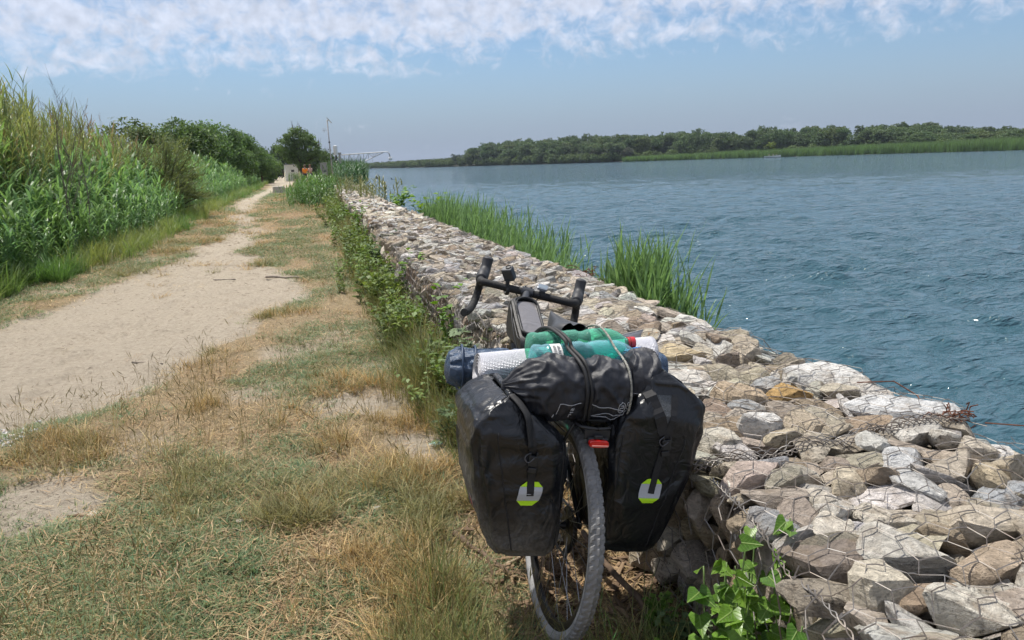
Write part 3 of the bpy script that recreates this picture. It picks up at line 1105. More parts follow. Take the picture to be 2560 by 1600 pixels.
def bthing(name, label, cat, base, group=None):
    o = empty(name, label=label, cat=cat, group=group)
    o.matrix_world = MBK @ Matrix.Translation(base)
    return o


RUB = mat('tyre_rubber', (.225, .223, .22), .8, noise=.35, nscale=25, bump=.001, bscale=400)
RUBSIDE = mat('tyre_sidewall', (.38, .378, .375), .85, noise=.4, nscale=12)
BLK = mat('black_alloy', (.012, .012, .013), .38, spec=.5, noise=.3, nscale=30)
BLKM = mat('black_plastic', (.018, .019, .021), .5, noise=.4, nscale=60)
TAPE = mat('bar_tape', (.012, .012, .013), .75, noise=.4, nscale=80, bump=.002, bscale=180)
HOODR = mat('hood_rubber', (.030, .031, .035), .58, noise=.3, nscale=50)
STEEL = mat('spoke_steel', (.35, .35, .36), .35, metal=.9)
SPOKE = mat('black_spoke', (.06, .06, .062), .35, metal=.6)
CHAINM = mat('chain_steel', (.12, .11, .10), .45, metal=.8, noise=.5, nscale=80)

bike = bthing('bicycle', 'black touring bicycle leaning on the gabion wall, drop bars turned right', 'bicycle', (0, 0, 0))


def wheel_parts(parent, c):
    c = A(c)
    Rm, rm = .3295, .0208
    n, k = 480, 20
    th = np.arange(n) * 2 * PI / n
    ph = np.arange(k) * 2 * PI / k
    T, P = np.meshgrid(th, ph, indexing='ij')
    out = np.cos(P)
    band = np.clip((out - .25) / .15, 0, 1)
    wv = np.sin(P)
    s = (T * 80 / (2 * PI) + np.abs(wv) * 1.1) % 1.0
    tread = np.where((s < .60) & ((np.abs(wv) < .28) | (np.abs(wv) > .42)), .0036, 0) * band
    r_ = rm + tread
    rad = Rm + r_ * np.cos(P)
    X = r_ * np.sin(P) * 1.02
    V = np.stack([X, rad * np.sin(T), rad * np.cos(T)], 2)
    mb = MB(); mb.grid(V, True, True)
    tyre = mb.build('tyre', RUB, parent, smooth=False, off=-c)
    # smooth dusty sidewalls
    mb = MB()
    for sgn in (-1, 1):
        a = np.linspace(R(80), R(150), 6)
        V = np.stack([np.stack([sgn * (rm + .0006) * np.sin(q) * np.ones(n) * 1.02, (Rm + (rm + .0006) * np.cos(q)) * np.sin(th), (Rm + (rm + .0006) * np.cos(q)) * np.cos(th)], 1) for q in a], 1)
        mb.grid(V if sgn > 0 else V[:, ::-1], True, False)
    mb.build('sidewall', RUBSIDE, tyre, smooth=True)
    # rim
    M = Matrix.Rotation(PI / 2, 4, 'Y')
    prof = [(.313, -.011), (.313, .011), (.298, .012), (.285, .006), (.285, -.006), (.298, -.012)]
    an = th[::4]
    V = np.stack([np.stack([np.full(len(an), w), r0 * np.sin(an), r0 * np.cos(an)], 1) for r0, w in prof], 1)
    mb = MB(); mb.grid(V, True, True)
    rim = mb.build('rim', BLK, parent, off=-c, sharp=40)
    mb = MB()
    for i in range(28):
        a0 = 2 * PI * i / 28
        sgn = 1 if i % 2 else -1
        off = R(48) * (1 if (i // 2) % 2 else -1)
        h = A([sgn * .028, .02 * math.sin(a0 + off), .02 * math.cos(a0 + off)])
        e = A([sgn * .003, .286 * math.sin(a0), .286 * math.cos(a0)])
        mb = MB(); mb.tube([h, e], .0011, k=5); mb.build('spoke', STEEL, parent, off=-c)
    mb = MB()
    mb.lathe([(.006, -.068), (.010, -.066), (.010, -.035), (.023, -.033), (.023, -.024), (.013, -.02), (.013, .02), (.024, .024), (.024, .033), (.010, .035), (.010, .066), (.006, .068)], 20, M)
    mb.build('hub', BLK, parent, off=-c, sharp=35)
    mb = MB()
    rp = [(.080, -.0009), (.080, .0009), (.066, .0009), (.066, -.0009)]
    for r0, r1 in ((.066, .080), (.022, .034)):
        q = [(r1, -.0009), (r1, .0009), (r0, .0009), (r0, -.0009)]
        V = np.stack([np.stack([np.full(60, w - .044), rr_ * np.sin(np.arange(60) * 2 * PI / 60), rr_ * np.cos(np.arange(60) * 2 * PI / 60)], 1) for rr_, w in q], 1)
        mb.grid(V, True, True)
    for i in range(8):
        a0 = 2 * PI * i / 8
        mb.tube([A([-.044, .033 * math.sin(a0), .033 * math.cos(a0)]), A([-.044, .067 * math.sin(a0 + .35), .067 * math.cos(a0 + .35)])], .002, k=4)
    mb.build('brake_disc', STEEL, parent, off=-c)


def sub(parent, name, loc):
    o = bpy.data.objects.new(name, None)
    o.empty_display_size = .05
    COL.objects.link(o); o.parent = parent; o.location = loc
    return o


rw = sub(bike, 'rear_wheel', (0, 0, .35))
wheel_parts(rw, (0, 0, 0))
mb = MB()
for i, r0 in enumerate((.062, .056, .050, .044, .038, .032, .026)):
    x = .026 + i * .0042
    n = int(r0 * 480)
    a = np.arange(2 * n) * PI / n
    rr_ = np.where(np.arange(2 * n) % 2 == 0, r0, r0 - .004)
    mb.prism(np.stack([rr_ * np.cos(a), rr_ * np.sin(a)], 1), Matrix.Translation((x, 0, 0)) @ Matrix.Rotation(PI / 2, 4, 'Y'), .0022)
mb.build('cassette', CHAINM, rw)

AX = A([0, -math.sin(R(18)), math.cos(R(18))])
STEER = Matrix.Rotation(R(-20), 4, Vector(AX))
top_st = A([0, .77, .93])


def steer(p):
    return np.array([np.array(STEER @ Vector(q - top_st)) + top_st for q in np.atleast_2d(A(p, float))])


mb = MB()
BB = A([0, .43, .275])
hT, hB = A([0, .783, .885]), A([0, .832, .735])
mb.tube([A([0, .315, .735]), BB], .0155, 12)
mb.tube([hT, hB], .023, 14)
mb.tube([hT * .8 + hB * .2, A([0, .318, .70])], [.017, .0145], 12)
mb.tube([hT * .15 + hB * .85, BB], [.021, .019], 12)
for s in (-1, 1):
    mb.tube([BB + [s * .03, -.02, 0], A([s * .045, .24, .285]), A([s * .068, 0, .35])], [.013, .012, .010], 10)
    mb.tube([A([s * .014, .322, .69]), A([s * .045, .19, .55]), A([s * .068, 0, .355])], [.010, .009, .008], 10)
    mb.lathe([(.012, 0), (.012, .006)], 12, Matrix.Translation((s * .066, 0, .35)) @ Matrix.Rotation(PI / 2, 4, 'Y'))
mb.tube([BB - [.036, 0, 0], BB + [.036, 0, 0]], .021, 14)
mb.build('frame', BLK, bike, sharp=50)
mb = MB(); mb.tube([A([0, .316, .73]), A([0, .262, .915])], .0136, 12); mb.box((0, .25, .918), (.03, .05, .022), (R(-10), 0, 0))
mb.build('seat_post', BLK, bike, sharp=40)

# fork and front wheel turn with the bars
fork = sub(bike, 'fork', (0, 0, 0))
mb = MB()
fh = A([0, 1.005, .35])
cr = hB + AX * -.025
mb.tube([hB, cr], .022, 12)
for s in (-1, 1):
    mb.tube(np.stack([cr + [s * .01, 0, 0], cr + [s * .045, .01, -.03], A([s * .052, .955, .52]), fh + [s * .052, 0, 0]]), [.018, .016, .013, .010], 10)
mb.v = [steer(v) for v in mb.v]
mb.build('fork_blades', BLK, fork, sharp=50)
fw = sub(bike, 'front_wheel', tuple(steer(fh)[0]))
fw.rotation_euler = STEER.to_euler()
wheel_parts(fw, (0, 0, 0))

# stem and handlebar
clampc = A([0, .855, .965])
hb = sub(bike, 'handlebar', (0, 0, 0))
mb = MB()
mb.tube([hT, top_st + AX * .02], .0165, 14)
mb.tube([top_st + [0, -.005, .005], clampc], [.019, .016], 14)
mb.tube([clampc - [.024, 0, 0], clampc + [.024, 0, 0]], .0225, 16)
for sx in (-.012, .012):
    for sz in (-.02, .02):
        mb.lathe([(.004, 0), (.004, .006)], 8, Matrix.Translation(clampc + [sx, .0, sz]) @ Matrix.Rotation(R(0), 4, 'X'))
mb.v = [steer(v) for v in mb.v]
mb.build('stem', mat('grey_alloy', (.03, .033, .04), .4, noise=.3, nscale=40), bike, sharp=40)


def spline(P, n=8):
    P = np.asarray(P, float)
    Q = np.concatenate([[2 * P[0] - P[1]], P, [2 * P[-1] - P[-2]]])
    out = []
    for i in range(1, len(Q) - 2):
        for t in np.arange(n) / n:
            a, b_, c, d = Q[i - 1:i + 3]
            out.append(.5 * ((2 * b_) + (-a + c) * t + (2 * a - 5 * b_ + 4 * c - d) * t * t + (-a + 3 * b_ - 3 * c + d) * t ** 3))
    out.append(P[-1])
    return np.array(out)


for s in (-1, 1):
    bar = [(0, 0, 0), (.07, 0, 0), (.165, 0, 0), (.195, .012, 0), (.205, .05, 0), (.210, .09, -.012), (.214, .112, -.05), (.217, .10, -.095), (.221, .06, -.125), (.226, .01, -.135), (.232, -.045, -.136)]
    P = A([(s * a, b_, c) for a, b_, c in bar]) + clampc
    S_ = spline(P, 6)
    nn_ = len(S_)
    u = np.arange(nn_) / nn_
    rad = np.where(u < .13, .0158, np.where(u < .2, .0150, .0163))
    rad = rad + .0007 * np.sin(np.arange(nn_) * 2.2) * (u > .2)
    mb = MB(); mb.tube(S_, rad, 14)
    mb.v = [steer(v) for v in mb.v]
    mb.build('drop_bar', TAPE, hb, sharp=60)
    # hood with its raised horn
    hd = A([(s * .2055, .055, .0), (s * .2070, .085, .010), (s * .2075, .115, .018), (s * .2075, .140, .035), (s * .2070, .152, .062), (s * .2065, .157, .085), (s * .2065, .157, .092)]) + clampc
    mb = MB(); mb.tube(spline(hd, 5), np.interp(np.linspace(0, 1, 31), [0, .15, .35, .6, .85, 1], [.024, .029, .0270, .0245, .0255, .014]), 16, flat=(.92, 1.12))
    mb.v = [steer(v) for v in mb.v]
    mb.build('brake_hood', HOODR, hb, smooth=True)
    lv = A([(s * .209, .150, .02), (s * .212, .155, -.01), (s * .217, .145, -.05), (s * .222, .125, -.09), (s * .226, .118, -.115)]) + clampc
    mb = MB(); mb.tube(spline(lv, 4), [.009] * 5 + [.0075] * 12, 8, flat=(.55, 1.2))
    mb.v = [steer(v) for v in mb.v]
    mb.build('brake_lever', BLKM, hb, smooth=True)
    mb = MB(); e = P[-1]; t = (P[-1] - P[-2]); t /= np.linalg.norm(t)
    mb.tube([e - t * .004, e + t * .004], .0135, 12)
    mb.v = [steer(v) for v in mb.v]
    mb.build('bar_end_plug', BLKM, hb)
# brake hoses looping to the frame
mb = MB()
for s, dx in ((-1, .0), (1, .0)):
    hp = A([(s * .10, .02, -.012), (s * .05, .05, -.02), (s * .03, .07, -.06), (s * .028, .02, -.13), (s * .02, -.05, -.19)]) + clampc
    mb.tube(spline(hp, 6), .0026, 6)
mb.v = [steer(v) for v in mb.v]
mb.build('brake_hoses', BLKM, hb, smooth=True)

# saddle
nu, nv = 26, 21
V = np.zeros((nu, nv, 3))
for i in range(nu):
    t = i / (nu - 1)
    hw = np.interp(t, [0, .06, .18, .4, .6, .85, 1], [.052, .068, .073, .052, .030, .021, .008])
    y = .105 + t * .275
    zc = .972 + .012 * (1 - t) ** 2 - .004 * math.sin(PI * t)
    for j in range(nv):
        q = -1 + 2 * j / (nv - 1)
        z = zc - .030 * abs(q) ** 3.2 - (.022 * abs(q) ** 8)
        z -= .009 * math.exp(-(q * 5.5) ** 2) * np.interp(t, [0, .12, .8, 1], [1.2, 1, .8, 0])
        yy = y + (.018 * math.exp(-(q * 3.2) ** 2) if t < .3 else 0) * (1 - t / .3 if t < .3 else 0)
        V[i, j] = (q * hw, yy, z)
mb = MB(); mb.grid(V)
Vb = V.copy(); Vb[:, :, 2] = np.minimum(Vb[:, :, 2], V[:, :, 2].max(1)[:, None] - .03) - .006
mb.grid(Vb[:, ::-1])
sad = mb.build('saddle', mat('saddle_cover', (.035, .037, .042), .5, noise=.3, nscale=40), bike, smooth=True)
mb = MB()
for s in (-1, 1):
    mb.tube(spline(A([(s * .022, .15, .935), (s * .022, .2, .925), (s * .022, .28, .925), (s * .01, .36, .94)]), 4), .0036, 6)
mb.build('saddle_rails', BLK, bike)

# crank, chain, derailleur
mb = MB()
mb.lathe([(.082, -.002), (.082, .002)], 44, Matrix.Translation(BB + [.046, 0, 0]) @ Matrix.Rotation(PI / 2, 4, 'Y'))
mb.tube([BB + [.055, 0, 0], BB + [.062, -.06, -.16]], [.013, .010], 8); mb.tube([BB + [-.055, 0, 0], BB + [-.062, .06, .16]], [.013, .010], 8)
mb.box(BB + [.11, -.06, -.16], (.085, .07, .016)); mb.box(BB + [-.11, .06, .16], (.085, .07, .016))
mb.build('crankset', BLK, bike, sharp=40)
mb = MB()
mb.tube([A([.044, .0, .35 + .045]), BB + [.046, 0, .08]], .004, 6); mb.tube([A([.044, .02, .35 - .12]), BB + [.046, 0, -.08]], .004, 6)
mb.build('chain', CHAINM, bike)
mb = MB()
mb.tube([A([.05, .0, .335]), A([.06, .015, .30]), A([.05, .03, .245])], [.012, .014, .011], 8); mb.lathe([(.018, -.003), (.018, .003)], 12, Matrix.Translation((.046, .035, .235)) @ Matrix.Rotation(PI / 2, 4, 'Y'))
mb.build('derailleur', BLKM, bike, sharp=40)

# rear rack
rack = sub(bike, 'luggage_rack', (0, 0, 0))
mb = MB()
RZ = .742
for s in (-1, 1):
    mb.tube(spline(A([(s * .045, .27, RZ - .01), (s * .05, .2, RZ), (s * .05, -.12, RZ), (s * .045, -.185, RZ), (s * .0, -.205, RZ)]), 6), .0055, 8)
    mb.tube(A([(s * .05, .12, RZ), (s * .072, .0, .37)]), .0052, 8)
    mb.tube(spline(A([(s * .05, -.15, RZ), (s * .075, -.14, RZ - .07), (s * .078, -.08, .55), (s * .072, -.0, .37)]), 6), .0052, 8)
    mb.tube(A([(s * .075, .17, RZ - .075), (s * .078, -.15, RZ - .075)]), .0048, 8)
for y in (.2, .1, 0, -.1):
    mb.tube(A([(-.05, y, RZ), (.05, y, RZ)]), .0045, 6)
mb.build('rack_tubes', BLK, rack, smooth=True)
mb = MB(); mb.box((0, .03, RZ + .008), (.085, .36, .004)); mb.box((0, -.205, RZ - .016), (.075, .004, .028))
mb.build('rack_plate', BLKM, rack)
# tail light
tl = sub(bike, 'tail_light', (.0, -.222, .707))
lens = mat('red_lens', (.50, .008, .006), .12, spec=.6, coat=.6)
mb = MB()
o = [(.029 * math.copysign(abs(math.cos(a)) ** .5, math.cos(a)), .0105 * math.copysign(abs(math.sin(a)) ** .6, math.sin(a))) for a in np.arange(24) * 2 * PI / 24]
mb.prism(o, Matrix.Rotation(PI / 2, 4, 'X') @ Matrix.Translation((0, 0, -.004)), .014)
mb.build('lens', lens, tl, bevel=.002)
mb = MB(); mb.box((0, .008, .003), (.06, .012, .021)); mb.box((0, .004, .016), (.026, .01, .012))
mb.build('housing', BLKM, tl, bevel=.003)
mb = MB(); mb.box((0, -.0185, -.002), (.048, .002, .004))
mb.build('lens_strip', mat('pale_lens', (.65, .25, .22), .15, spec=.6), tl)

# ------------------------------------------------------------------ panniers
PVC = bpy.data.materials.new('black_tarpaulin')
PVC.use_nodes = True


def pvc():
    nt = PVC.node_tree
    b = nt.nodes['Principled BSDF']
    tc = N(nt, 'ShaderNodeTexCoord')
    at = N(nt, 'ShaderNodeAttribute', attribute_name='tint')
    sp = N(nt, 'ShaderNodeSeparateColor', ins={0: at.outputs['Color']})
    n = N(nt, 'ShaderNodeTexNoise', ins={'Vector': tc.outputs['Object'], 'Scale': 13.0, 'Detail': 7.0, 'Roughness': .65, 'Distortion': .6})
    n2 = N(nt, 'ShaderNodeTexNoise', ins={'Vector': tc.outputs['Object'], 'Scale': 120.0, 'Detail': 4.0})
    a = N(nt, 'ShaderNodeMath', operation='MULTIPLY_ADD', ins={0: n.outputs[0], 1: 1.1, 2: sp.outputs[0]})
    dm = N(nt, 'ShaderNodeMapRange', ins={0: a.outputs[0], 1: 1.0, 2: 1.7, 3: 0.0, 4: .62})
    gr = N(nt, 'ShaderNodeMath', operation='MULTIPLY', ins={0: dm.outputs[0], 1: n2.outputs[0]})
    gr2 = N(nt, 'ShaderNodeMath', operation='MULTIPLY', ins={0: gr.outputs[0], 1: 1.7})
    mx = N(nt, 'ShaderNodeMix', data_type='RGBA')
    nt.links.new(gr2.outputs[0], mx.inputs[0])
    mx.inputs[6].default_value = (.010, .0112, .0140, 1); mx.inputs[7].default_value = (.19, .175, .155, 1)
    nt.links.new(mx.outputs[2], b.inputs['Base Color'])
    rr_ = N(nt, 'ShaderNodeMapRange', ins={0: dm.outputs[0], 1: 0, 2: .6, 3: .33, 4: .75})
    nt.links.new(rr_.outputs[0], b.inputs['Roughness'])
    b.inputs['Specular IOR Level'].default_value = .45
    n3 = N(nt, 'ShaderNodeTexNoise', ins={'Vector': tc.outputs['Object'], 'Scale': 15.0, 'Detail': 3.0, 'Distortion': 1.6})
    bp = N(nt, 'ShaderNodeBump', ins={'Height': n3.outputs[0], 'Strength': .7, 'Distance': .012})
    nt.links.new(bp.outputs[0], b.inputs['Normal'])


pvc()
WEB = mat('black_webbing', (.016, .016, .018), .7, noise=.4, nscale=120, bump=.0008, bscale=500)
NEON = mat('neon_reflector', (.50, .85, .02), .5, bump=.0012, bscale=420)
SILV = mat('silver_reflector', (.44, .46, .50), .42, bump=.0006, bscale=500)


def make_pannier(s, label, seed, top, dirt):
    base = (s * .21, 0, .30)
    P = bthing('pannier', label, 'bag', base, None)
    # side profile: z, inner x, outer x, rear y, front y
    prof = top
    nz, na = 70, 96
    zz = np.array([p[0] for p in prof])
    tz = np.linspace(0, 1, nz)
    zt = np.interp(tz, np.linspace(0, 1, len(prof)), zz)
    col = lambda k: np.interp(tz, np.linspace(0, 1, len(prof)), [p[k] for p in prof])
    # smooth the interpolated profile
    sm = lambda a: np.convolve(np.pad(a, 2, mode='edge'), [.12, .22, .32, .22, .12], 'valid')
    zt, xi, xo, yr, yf = [sm(q) for q in (zt, col(1), col(2), col(3), col(4))]
    ang = np.arange(na) * 2 * PI / na
    V = np.zeros((nz, na, 3)); D = np.zeros((nz, na))
    for i in range(nz):
        ex = np.interp(tz[i], [0, .1, .8, 1], [.34, .24, .30, .45])
        cx, hx = (xi[i] + xo[i]) / 2, (xo[i] - xi[i]) / 2
        cy, hy = (yr[i] + yf[i]) / 2, (yf[i] - yr[i]) / 2
        c_, s_ = np.cos(ang), np.sin(ang)
        x = cx + hx * np.sign(c_) * np.abs(c_) ** ex
        y = cy + hy * np.sign(s_) * np.abs(s_) ** ex
        w = (fbm(ang * 2.2 + seed + 3 * np.sin(ang), tz[i] * 5 + ang * 0 + np.cos(ang) * .7, 3) - .5)
        # diagonal drag folds
        w2 = np.sin(tz[i] * 24 + 3.2 * np.sin(ang * 2 + seed) + 6 * fbm(ang * 1.3 + seed, tz[i] * 3 + ang * 0, 2))
        k_ = fbm(ang * 1.4 + seed + tz[i] * 2.5, tz[i] * 4.5 - np.sin(ang) * .8, 3)
        am = .014 * w + .009 * (.10 - np.abs(k_ - .5)).clip(0, .1) / .1 + .0022 * w2 * np.interp(tz[i], [0, .25, .7, .9, 1], [.3, .7, 1, 1.3, .5])
        V[i] = np.stack([(x + am * c_) * s, y + am * s_, np.full(na, zt[i]) + .012 * (fbm(ang * 1.5 + seed, ang * 0 + 5, 2) - .5) * tz[i]], 1)
        # dirt: low rear corner and outer side
        D[i] = dirt * (np.interp(tz[i], [0, .12, .3, .45, 1], [1.0, .8, .42, .1, .0]) + .35 * np.clip(c_, 0, 1) ** 2 * np.interp(tz[i], [0, .5, 1], [1, .7, .35]))
    mb = MB(); mb.grid(V, False, True)
    nvv = nz * na
    mb.f += [tuple(range(na))[::-1], tuple(range((nz - 1) * na, nz * na))]
    mb.c = [np.stack([D.ravel()] * 3, 1)]
    body = mb.build('bag_body', PVC, P, smooth=True, off=base)
    vv = V.reshape(-1, 3)
    quads = [q for q in mb.f if len(q) == 4]
    bvh = BVHTree.FromPolygons([Vector(q) for q in vv], [tuple(int(t) for t in q) for q in quads])

    def rear(x, z, out=.002):
        h = bvh.ray_cast(Vector((x, -.6, z)), Vector((0, 1, 0)))
        return A([x, (h[0].y if h[0] else -.17) - out, z])

    def side(y, z, out=.002):
        h = bvh.ray_cast(Vector((s * .9, y, z)), Vector((-s, 0, 0)))
        return A([(h[0].x if h[0] else s * .33) + s * out, y, z])
    return P, body, rear, side, base


def strip(fn, path, w, t, name, m, parent, off, nrm=(0, -1, 0)):
    """webbing laid on a surface: path of (a, z) through fn"""
    P = A([fn(*p) for p in path])
    t_ = np.gradient(P, axis=0); t_ /= np.linalg.norm(t_, axis=1)[:, None]
    n = A(nrm, float)
    sd = np.cross(t_, n); sd /= np.linalg.norm(sd, axis=1)[:, None]
    n2 = np.cross(sd, t_)
    V = np.stack([P - sd * w / 2, P - sd * w / 2 + n2 * t, P + sd * w / 2 + n2 * t, P + sd * w / 2], 1)
    mb = MB(); mb.grid(V, False, True)
    mb.f += [(3, 2, 1, 0), tuple(len(P) * 4 - 4 + q for q in range(4))]
    return mb.build(name, m, parent, off=off)


def patch(fn, poly, name, m, parent, off, out, n=10):
    """flat badge draped on the surface: rows of (x0,x1,z)"""
    V = []
    for (x0, x1, z) in poly:
        V.append([fn(x, z, out) for x in np.linspace(x0, x1, n)])
    mb = MB(); mb.grid(A(V))
    return mb.build(name, m, parent, off=off)


def reflector(fn, cx, cz, parent, off, tilt=.0):
    # octagonal patch, yellow above and below, silver across the middle
    def row(z):
        zz = abs(z)
        hw = .034 if zz < .020 else .034 - (zz - .020) * 1.05
        return (cx - hw + tilt * z, cx + hw + tilt * z, cz + z)
    rs_ = [row(z) for z in (.0365, .033, .028, .0215)]
    patch(fn, rs_, 'reflector_patch', NEON, parent, off, .004)
    patch(fn, [row(z) for z in (.0212, .01, 0, -.01, -.0212)], 'reflector_patch', SILV, parent, off, .0042)
    patch(fn, [row(z) for z in (-.0215, -.028, -.033, -.0365)], 'reflector_patch', NEON, parent, off, .004)


def buckle(fn, x, z, parent, off, ang):
    p = fn(x, z, .008)
    mb = MB()
    mb.box(p, (.026, .010, .030), (0, ang, 0)); mb.box(p + [.0, -.002, -.026], (.024, .009, .016), (0, ang, 0))
    mb.box(p + [-.010, .0, .018], (.005, .008, .016), (0, ang, 0)); mb.box(p + [.010, .0, .018], (.005, .008, .016), (0, ang, 0))
    mb.build('buckle', BLKM, parent, off=off, bevel=.002)
    mb = MB()
    q = p + [-.012, -.004, .012]
    mb.tube(spline(A([q + [0, 0, .012], q + [-.012, -.004, .006], q + [-.014, -.006, -.004], q + [-.004, -.008, -.012], q + [.012, -.006, .0]]), 5), .0017, 6)
    mb.build('snap_hook', mat('grey_hook', (.09, .09, .1), .4, metal=.5), parent, off=off, smooth=True)


profL = [(.335, .10, .195, -.13, .10), (.339, .075, .235, -.175, .12), (.372, .065, .268, -.19, .13), (.45, .062, .302, -.195, .14), (.55, .060, .326, -.20, .145), (.64, .062, .342, -.20, .145),
         (.70, .085, .350, -.20, .145), (.74, .14, .348, -.195, .14), (.77, .185, .325, -.18, .13), (.795, .215, .285, -.16, .12), (.806, .232, .258, -.14, .11)]
profR = [(.350, .10, .215, -.13, .10), (.354, .08, .245, -.175, .12), (.39, .07, .265, -.19, .13), (.48, .065, .298, -.195, .14), (.59, .062, .322, -.20, .145), (.70, .065, .338, -.20, .145),
         (.775, .08, .348, -.20, .145), (.825, .12, .336, -.19, .14), (.865, .14, .285, -.17, .13), (.893, .155, .24, -.15, .12), (.905, .165, .215, -.13, .11)]
pl, bodyL, rearL, sideL, bL = make_pannier(-1, 'black waterproof pannier with dusty lower corner and sticker, hanging left of the rear wheel', 2.0, profL, 1.5)
pr, bodyR, rearR, sideR, bR = make_pannier(1, 'glossy black pannier with mesh pocket, hanging between rear wheel and stone wall', 8.3, profR, .55)
reflector(rearL, -.175, .545, pl, bL, .12)
strip(rearL, [(x, z) for x, z in zip(np.linspace(-.178, -.174, 8), np.linspace(.625, .54, 8))], .021, .003, 'strap', WEB, pl, bL)
buckle(rearL, -.180, .645, pl, bL, .1)
strip(rearL, [(x, z) for x, z in zip(np.linspace(-.182, -.200, 10), np.linspace(.665, .765, 10))], .021, .003, 'strap', WEB, pl, bL)
reflector(rearR, .19, .56, pr, bR, .12)
strip(rearR, [(x, z) for x, z in zip(np.linspace(.21, .193, 10), np.linspace(.69, .552, 10))], .020, .003, 'strap', WEB, pr, bR)
buckle(rearR, .214, .705, pr, bR, -.15)
strip(rearR, [(x, z) for x, z in zip(np.linspace(.214, .232, 10), np.linspace(.725, .845, 10))], .020, .003, 'strap', WEB, pr, bR)
strip(rearR, [(x, z) for x, z in zip(np.linspace(.205, .150, 12), np.linspace(.735, .85, 12))], .034, .003, 'pocket_zip', WEB, pr, bR)
mesh_m = mat('pocket_mesh', (.10, .11, .12), .7, bump=.003, bscale=260, noise=.6, nscale=220)
patch(rearR, [(.165, .224, .845), (.172, .224, .82), (.184, .222, .79), (.197, .218, .755), (.203, .214, .735)], 'mesh_pocket', mesh_m, pr, bR, .003)
# welded seam and roll edge along the left bag's closure
rl = MB(); rl.tube(spline(A([(-.246, -.145, .812), (-.225, -.175, .795), (-.205, -.200, .765), (-.196, -.212, .72), (-.19, -.215, .685)]), 6), [.009] * 25, 8, flat=(1.5, .5))
rl.build('roll_closure', WEB, pl, off=bL, smooth=True)
rl = MB(); rl.tube(spline(A([(-.246, -.14, .806), (-.248, -.05, .812), (-.246, .06, .81)]), 6), .010, 8)
rl.build('rolled_edge', PVC, pl, off=bL, smooth=True)
rl = MB(); rl.tube(spline(A([(.19, -.125, .908), (.188, -.04, .914), (.188, .07, .908)]), 6), .012, 8)
rl.build('rolled_edge', PVC, pr, off=bR, smooth=True)
# welded seams down both edges of each rear face
for (pn, rf, sg, xs0, xs1, bs_) in ((pl, rearL, -1, (.085, .075), (.285, .205), bL), (pr, rearR, 1, (.085, .075), (.275, .21), bR)):
    for (xa, xb) in (xs0, xs1):
        P_ = A([rf(sg * np.interp(z_, [.37, .70], [xb, xa]), z_, .0005) for z_ in np.linspace(.37, .72, 22)])
        sm_ = MB(); sm_.tube(P_, .0022, 5); sm_.build('welded_seam', WEB, pn, off=bs_, smooth=True)
# sticker low on the outer side of the left bag
white = mat('sticker_white', (.62, .60, .58), .5); red = mat('sticker_red', (.55, .03, .03), .5); grey = mat('sticker_grey', (.25, .26, .28), .5)


def spatch(y0, y1, z0, z1, m, out, name):
    V = [[sideL(y + (z - .4) * .25, z, out) for y in np.linspace(y0, y1, 8)] for z in np.linspace(z0, z1, 8)]
    mb = MB(); mb.grid(A(V)); mb.build(name, m, pl, off=bL)


spatch(-.115, -.055, .365, .475, white, .003, 'sticker')
spatch(-.112, -.060, .445, .470, red, .0045, 'sticker_stripe')
spatch(-.112, -.060, .372, .385, grey, .0045, 'sticker_stripe')
spatch(-.112, -.060, .396, .410, grey, .0045, 'sticker_stripe')

# ------------------------------------------------------------------ stuff sack across the rack
SACKM = mat('black_ripstop', (.014, .0155, .022), .56, noise=.25, nscale=8, bump=.0035, bscale=30)


def make_sack(name, label, x0, x1, prof, cy, cz, neck, seed, sq=(1.0, 1.0), tilt=0.0):
    P = bthing(name, label, 'bag', ((x0 + x1) / 2, cy, cz - .1))
    base = A([(x0 + x1) / 2, cy, cz - .1])

    def surf(u, th, out=0.0):
        u = np.asarray(u, float); th = np.asarray(th, float)
        r_ = np.interp(u, [p[0] for p in prof], [p[1] for p in prof])
        near = np.exp(-np.abs(u - neck) / .16)
        w_ = np.sin(th * 10 + 2.5 * fbm(th * 1.1 + seed, u * 2 + th * 0, 2) * 3)
        fold = (1 - 2 * np.abs(w_) ** .6) * .0085 * near * np.clip(r_ / .05, 0, 1)
        fold = fold + (fbm(th * 1.6 + 11 + seed, u * 18 * (x1 - x0), 3) - .5) * .018 * np.clip(r_ / .06, 0, 1)
        k_ = fbm(u * 13 * (x1 - x0) + th * .6 + seed, th * 1.2 - u * 8 * (x1 - x0), 3); fold = fold + .010 * (.12 - np.abs(k_ - .5)).clip(0, .12) / .12 * np.clip(r_ / .08, 0, 1) - .003
        rr_ = r_ + fold + out
        x = x0 + u * (x1 - x0)
        y = cy + rr_ * np.cos(th) * sq[0]
        z = cz + rr_ * np.sin(th) * sq[1] + tilt * (x - (x0 + x1) / 2)
        return np.stack(np.broadcast_arrays(x, y, z), -1)
    U, T = np.meshgrid(np.linspace(0, 1, 110), np.arange(120) * 2 * PI / 120, indexing='ij')
    mb = MB(); mb.grid(surf(U, T), False, True)
    mb.f += [tuple(range(120)), tuple(109 * 120 + q for q in range(120))[::-1]]
    body = mb.build('sack_body', SACKM, P, smooth=True, off=base)
    return P, surf, base


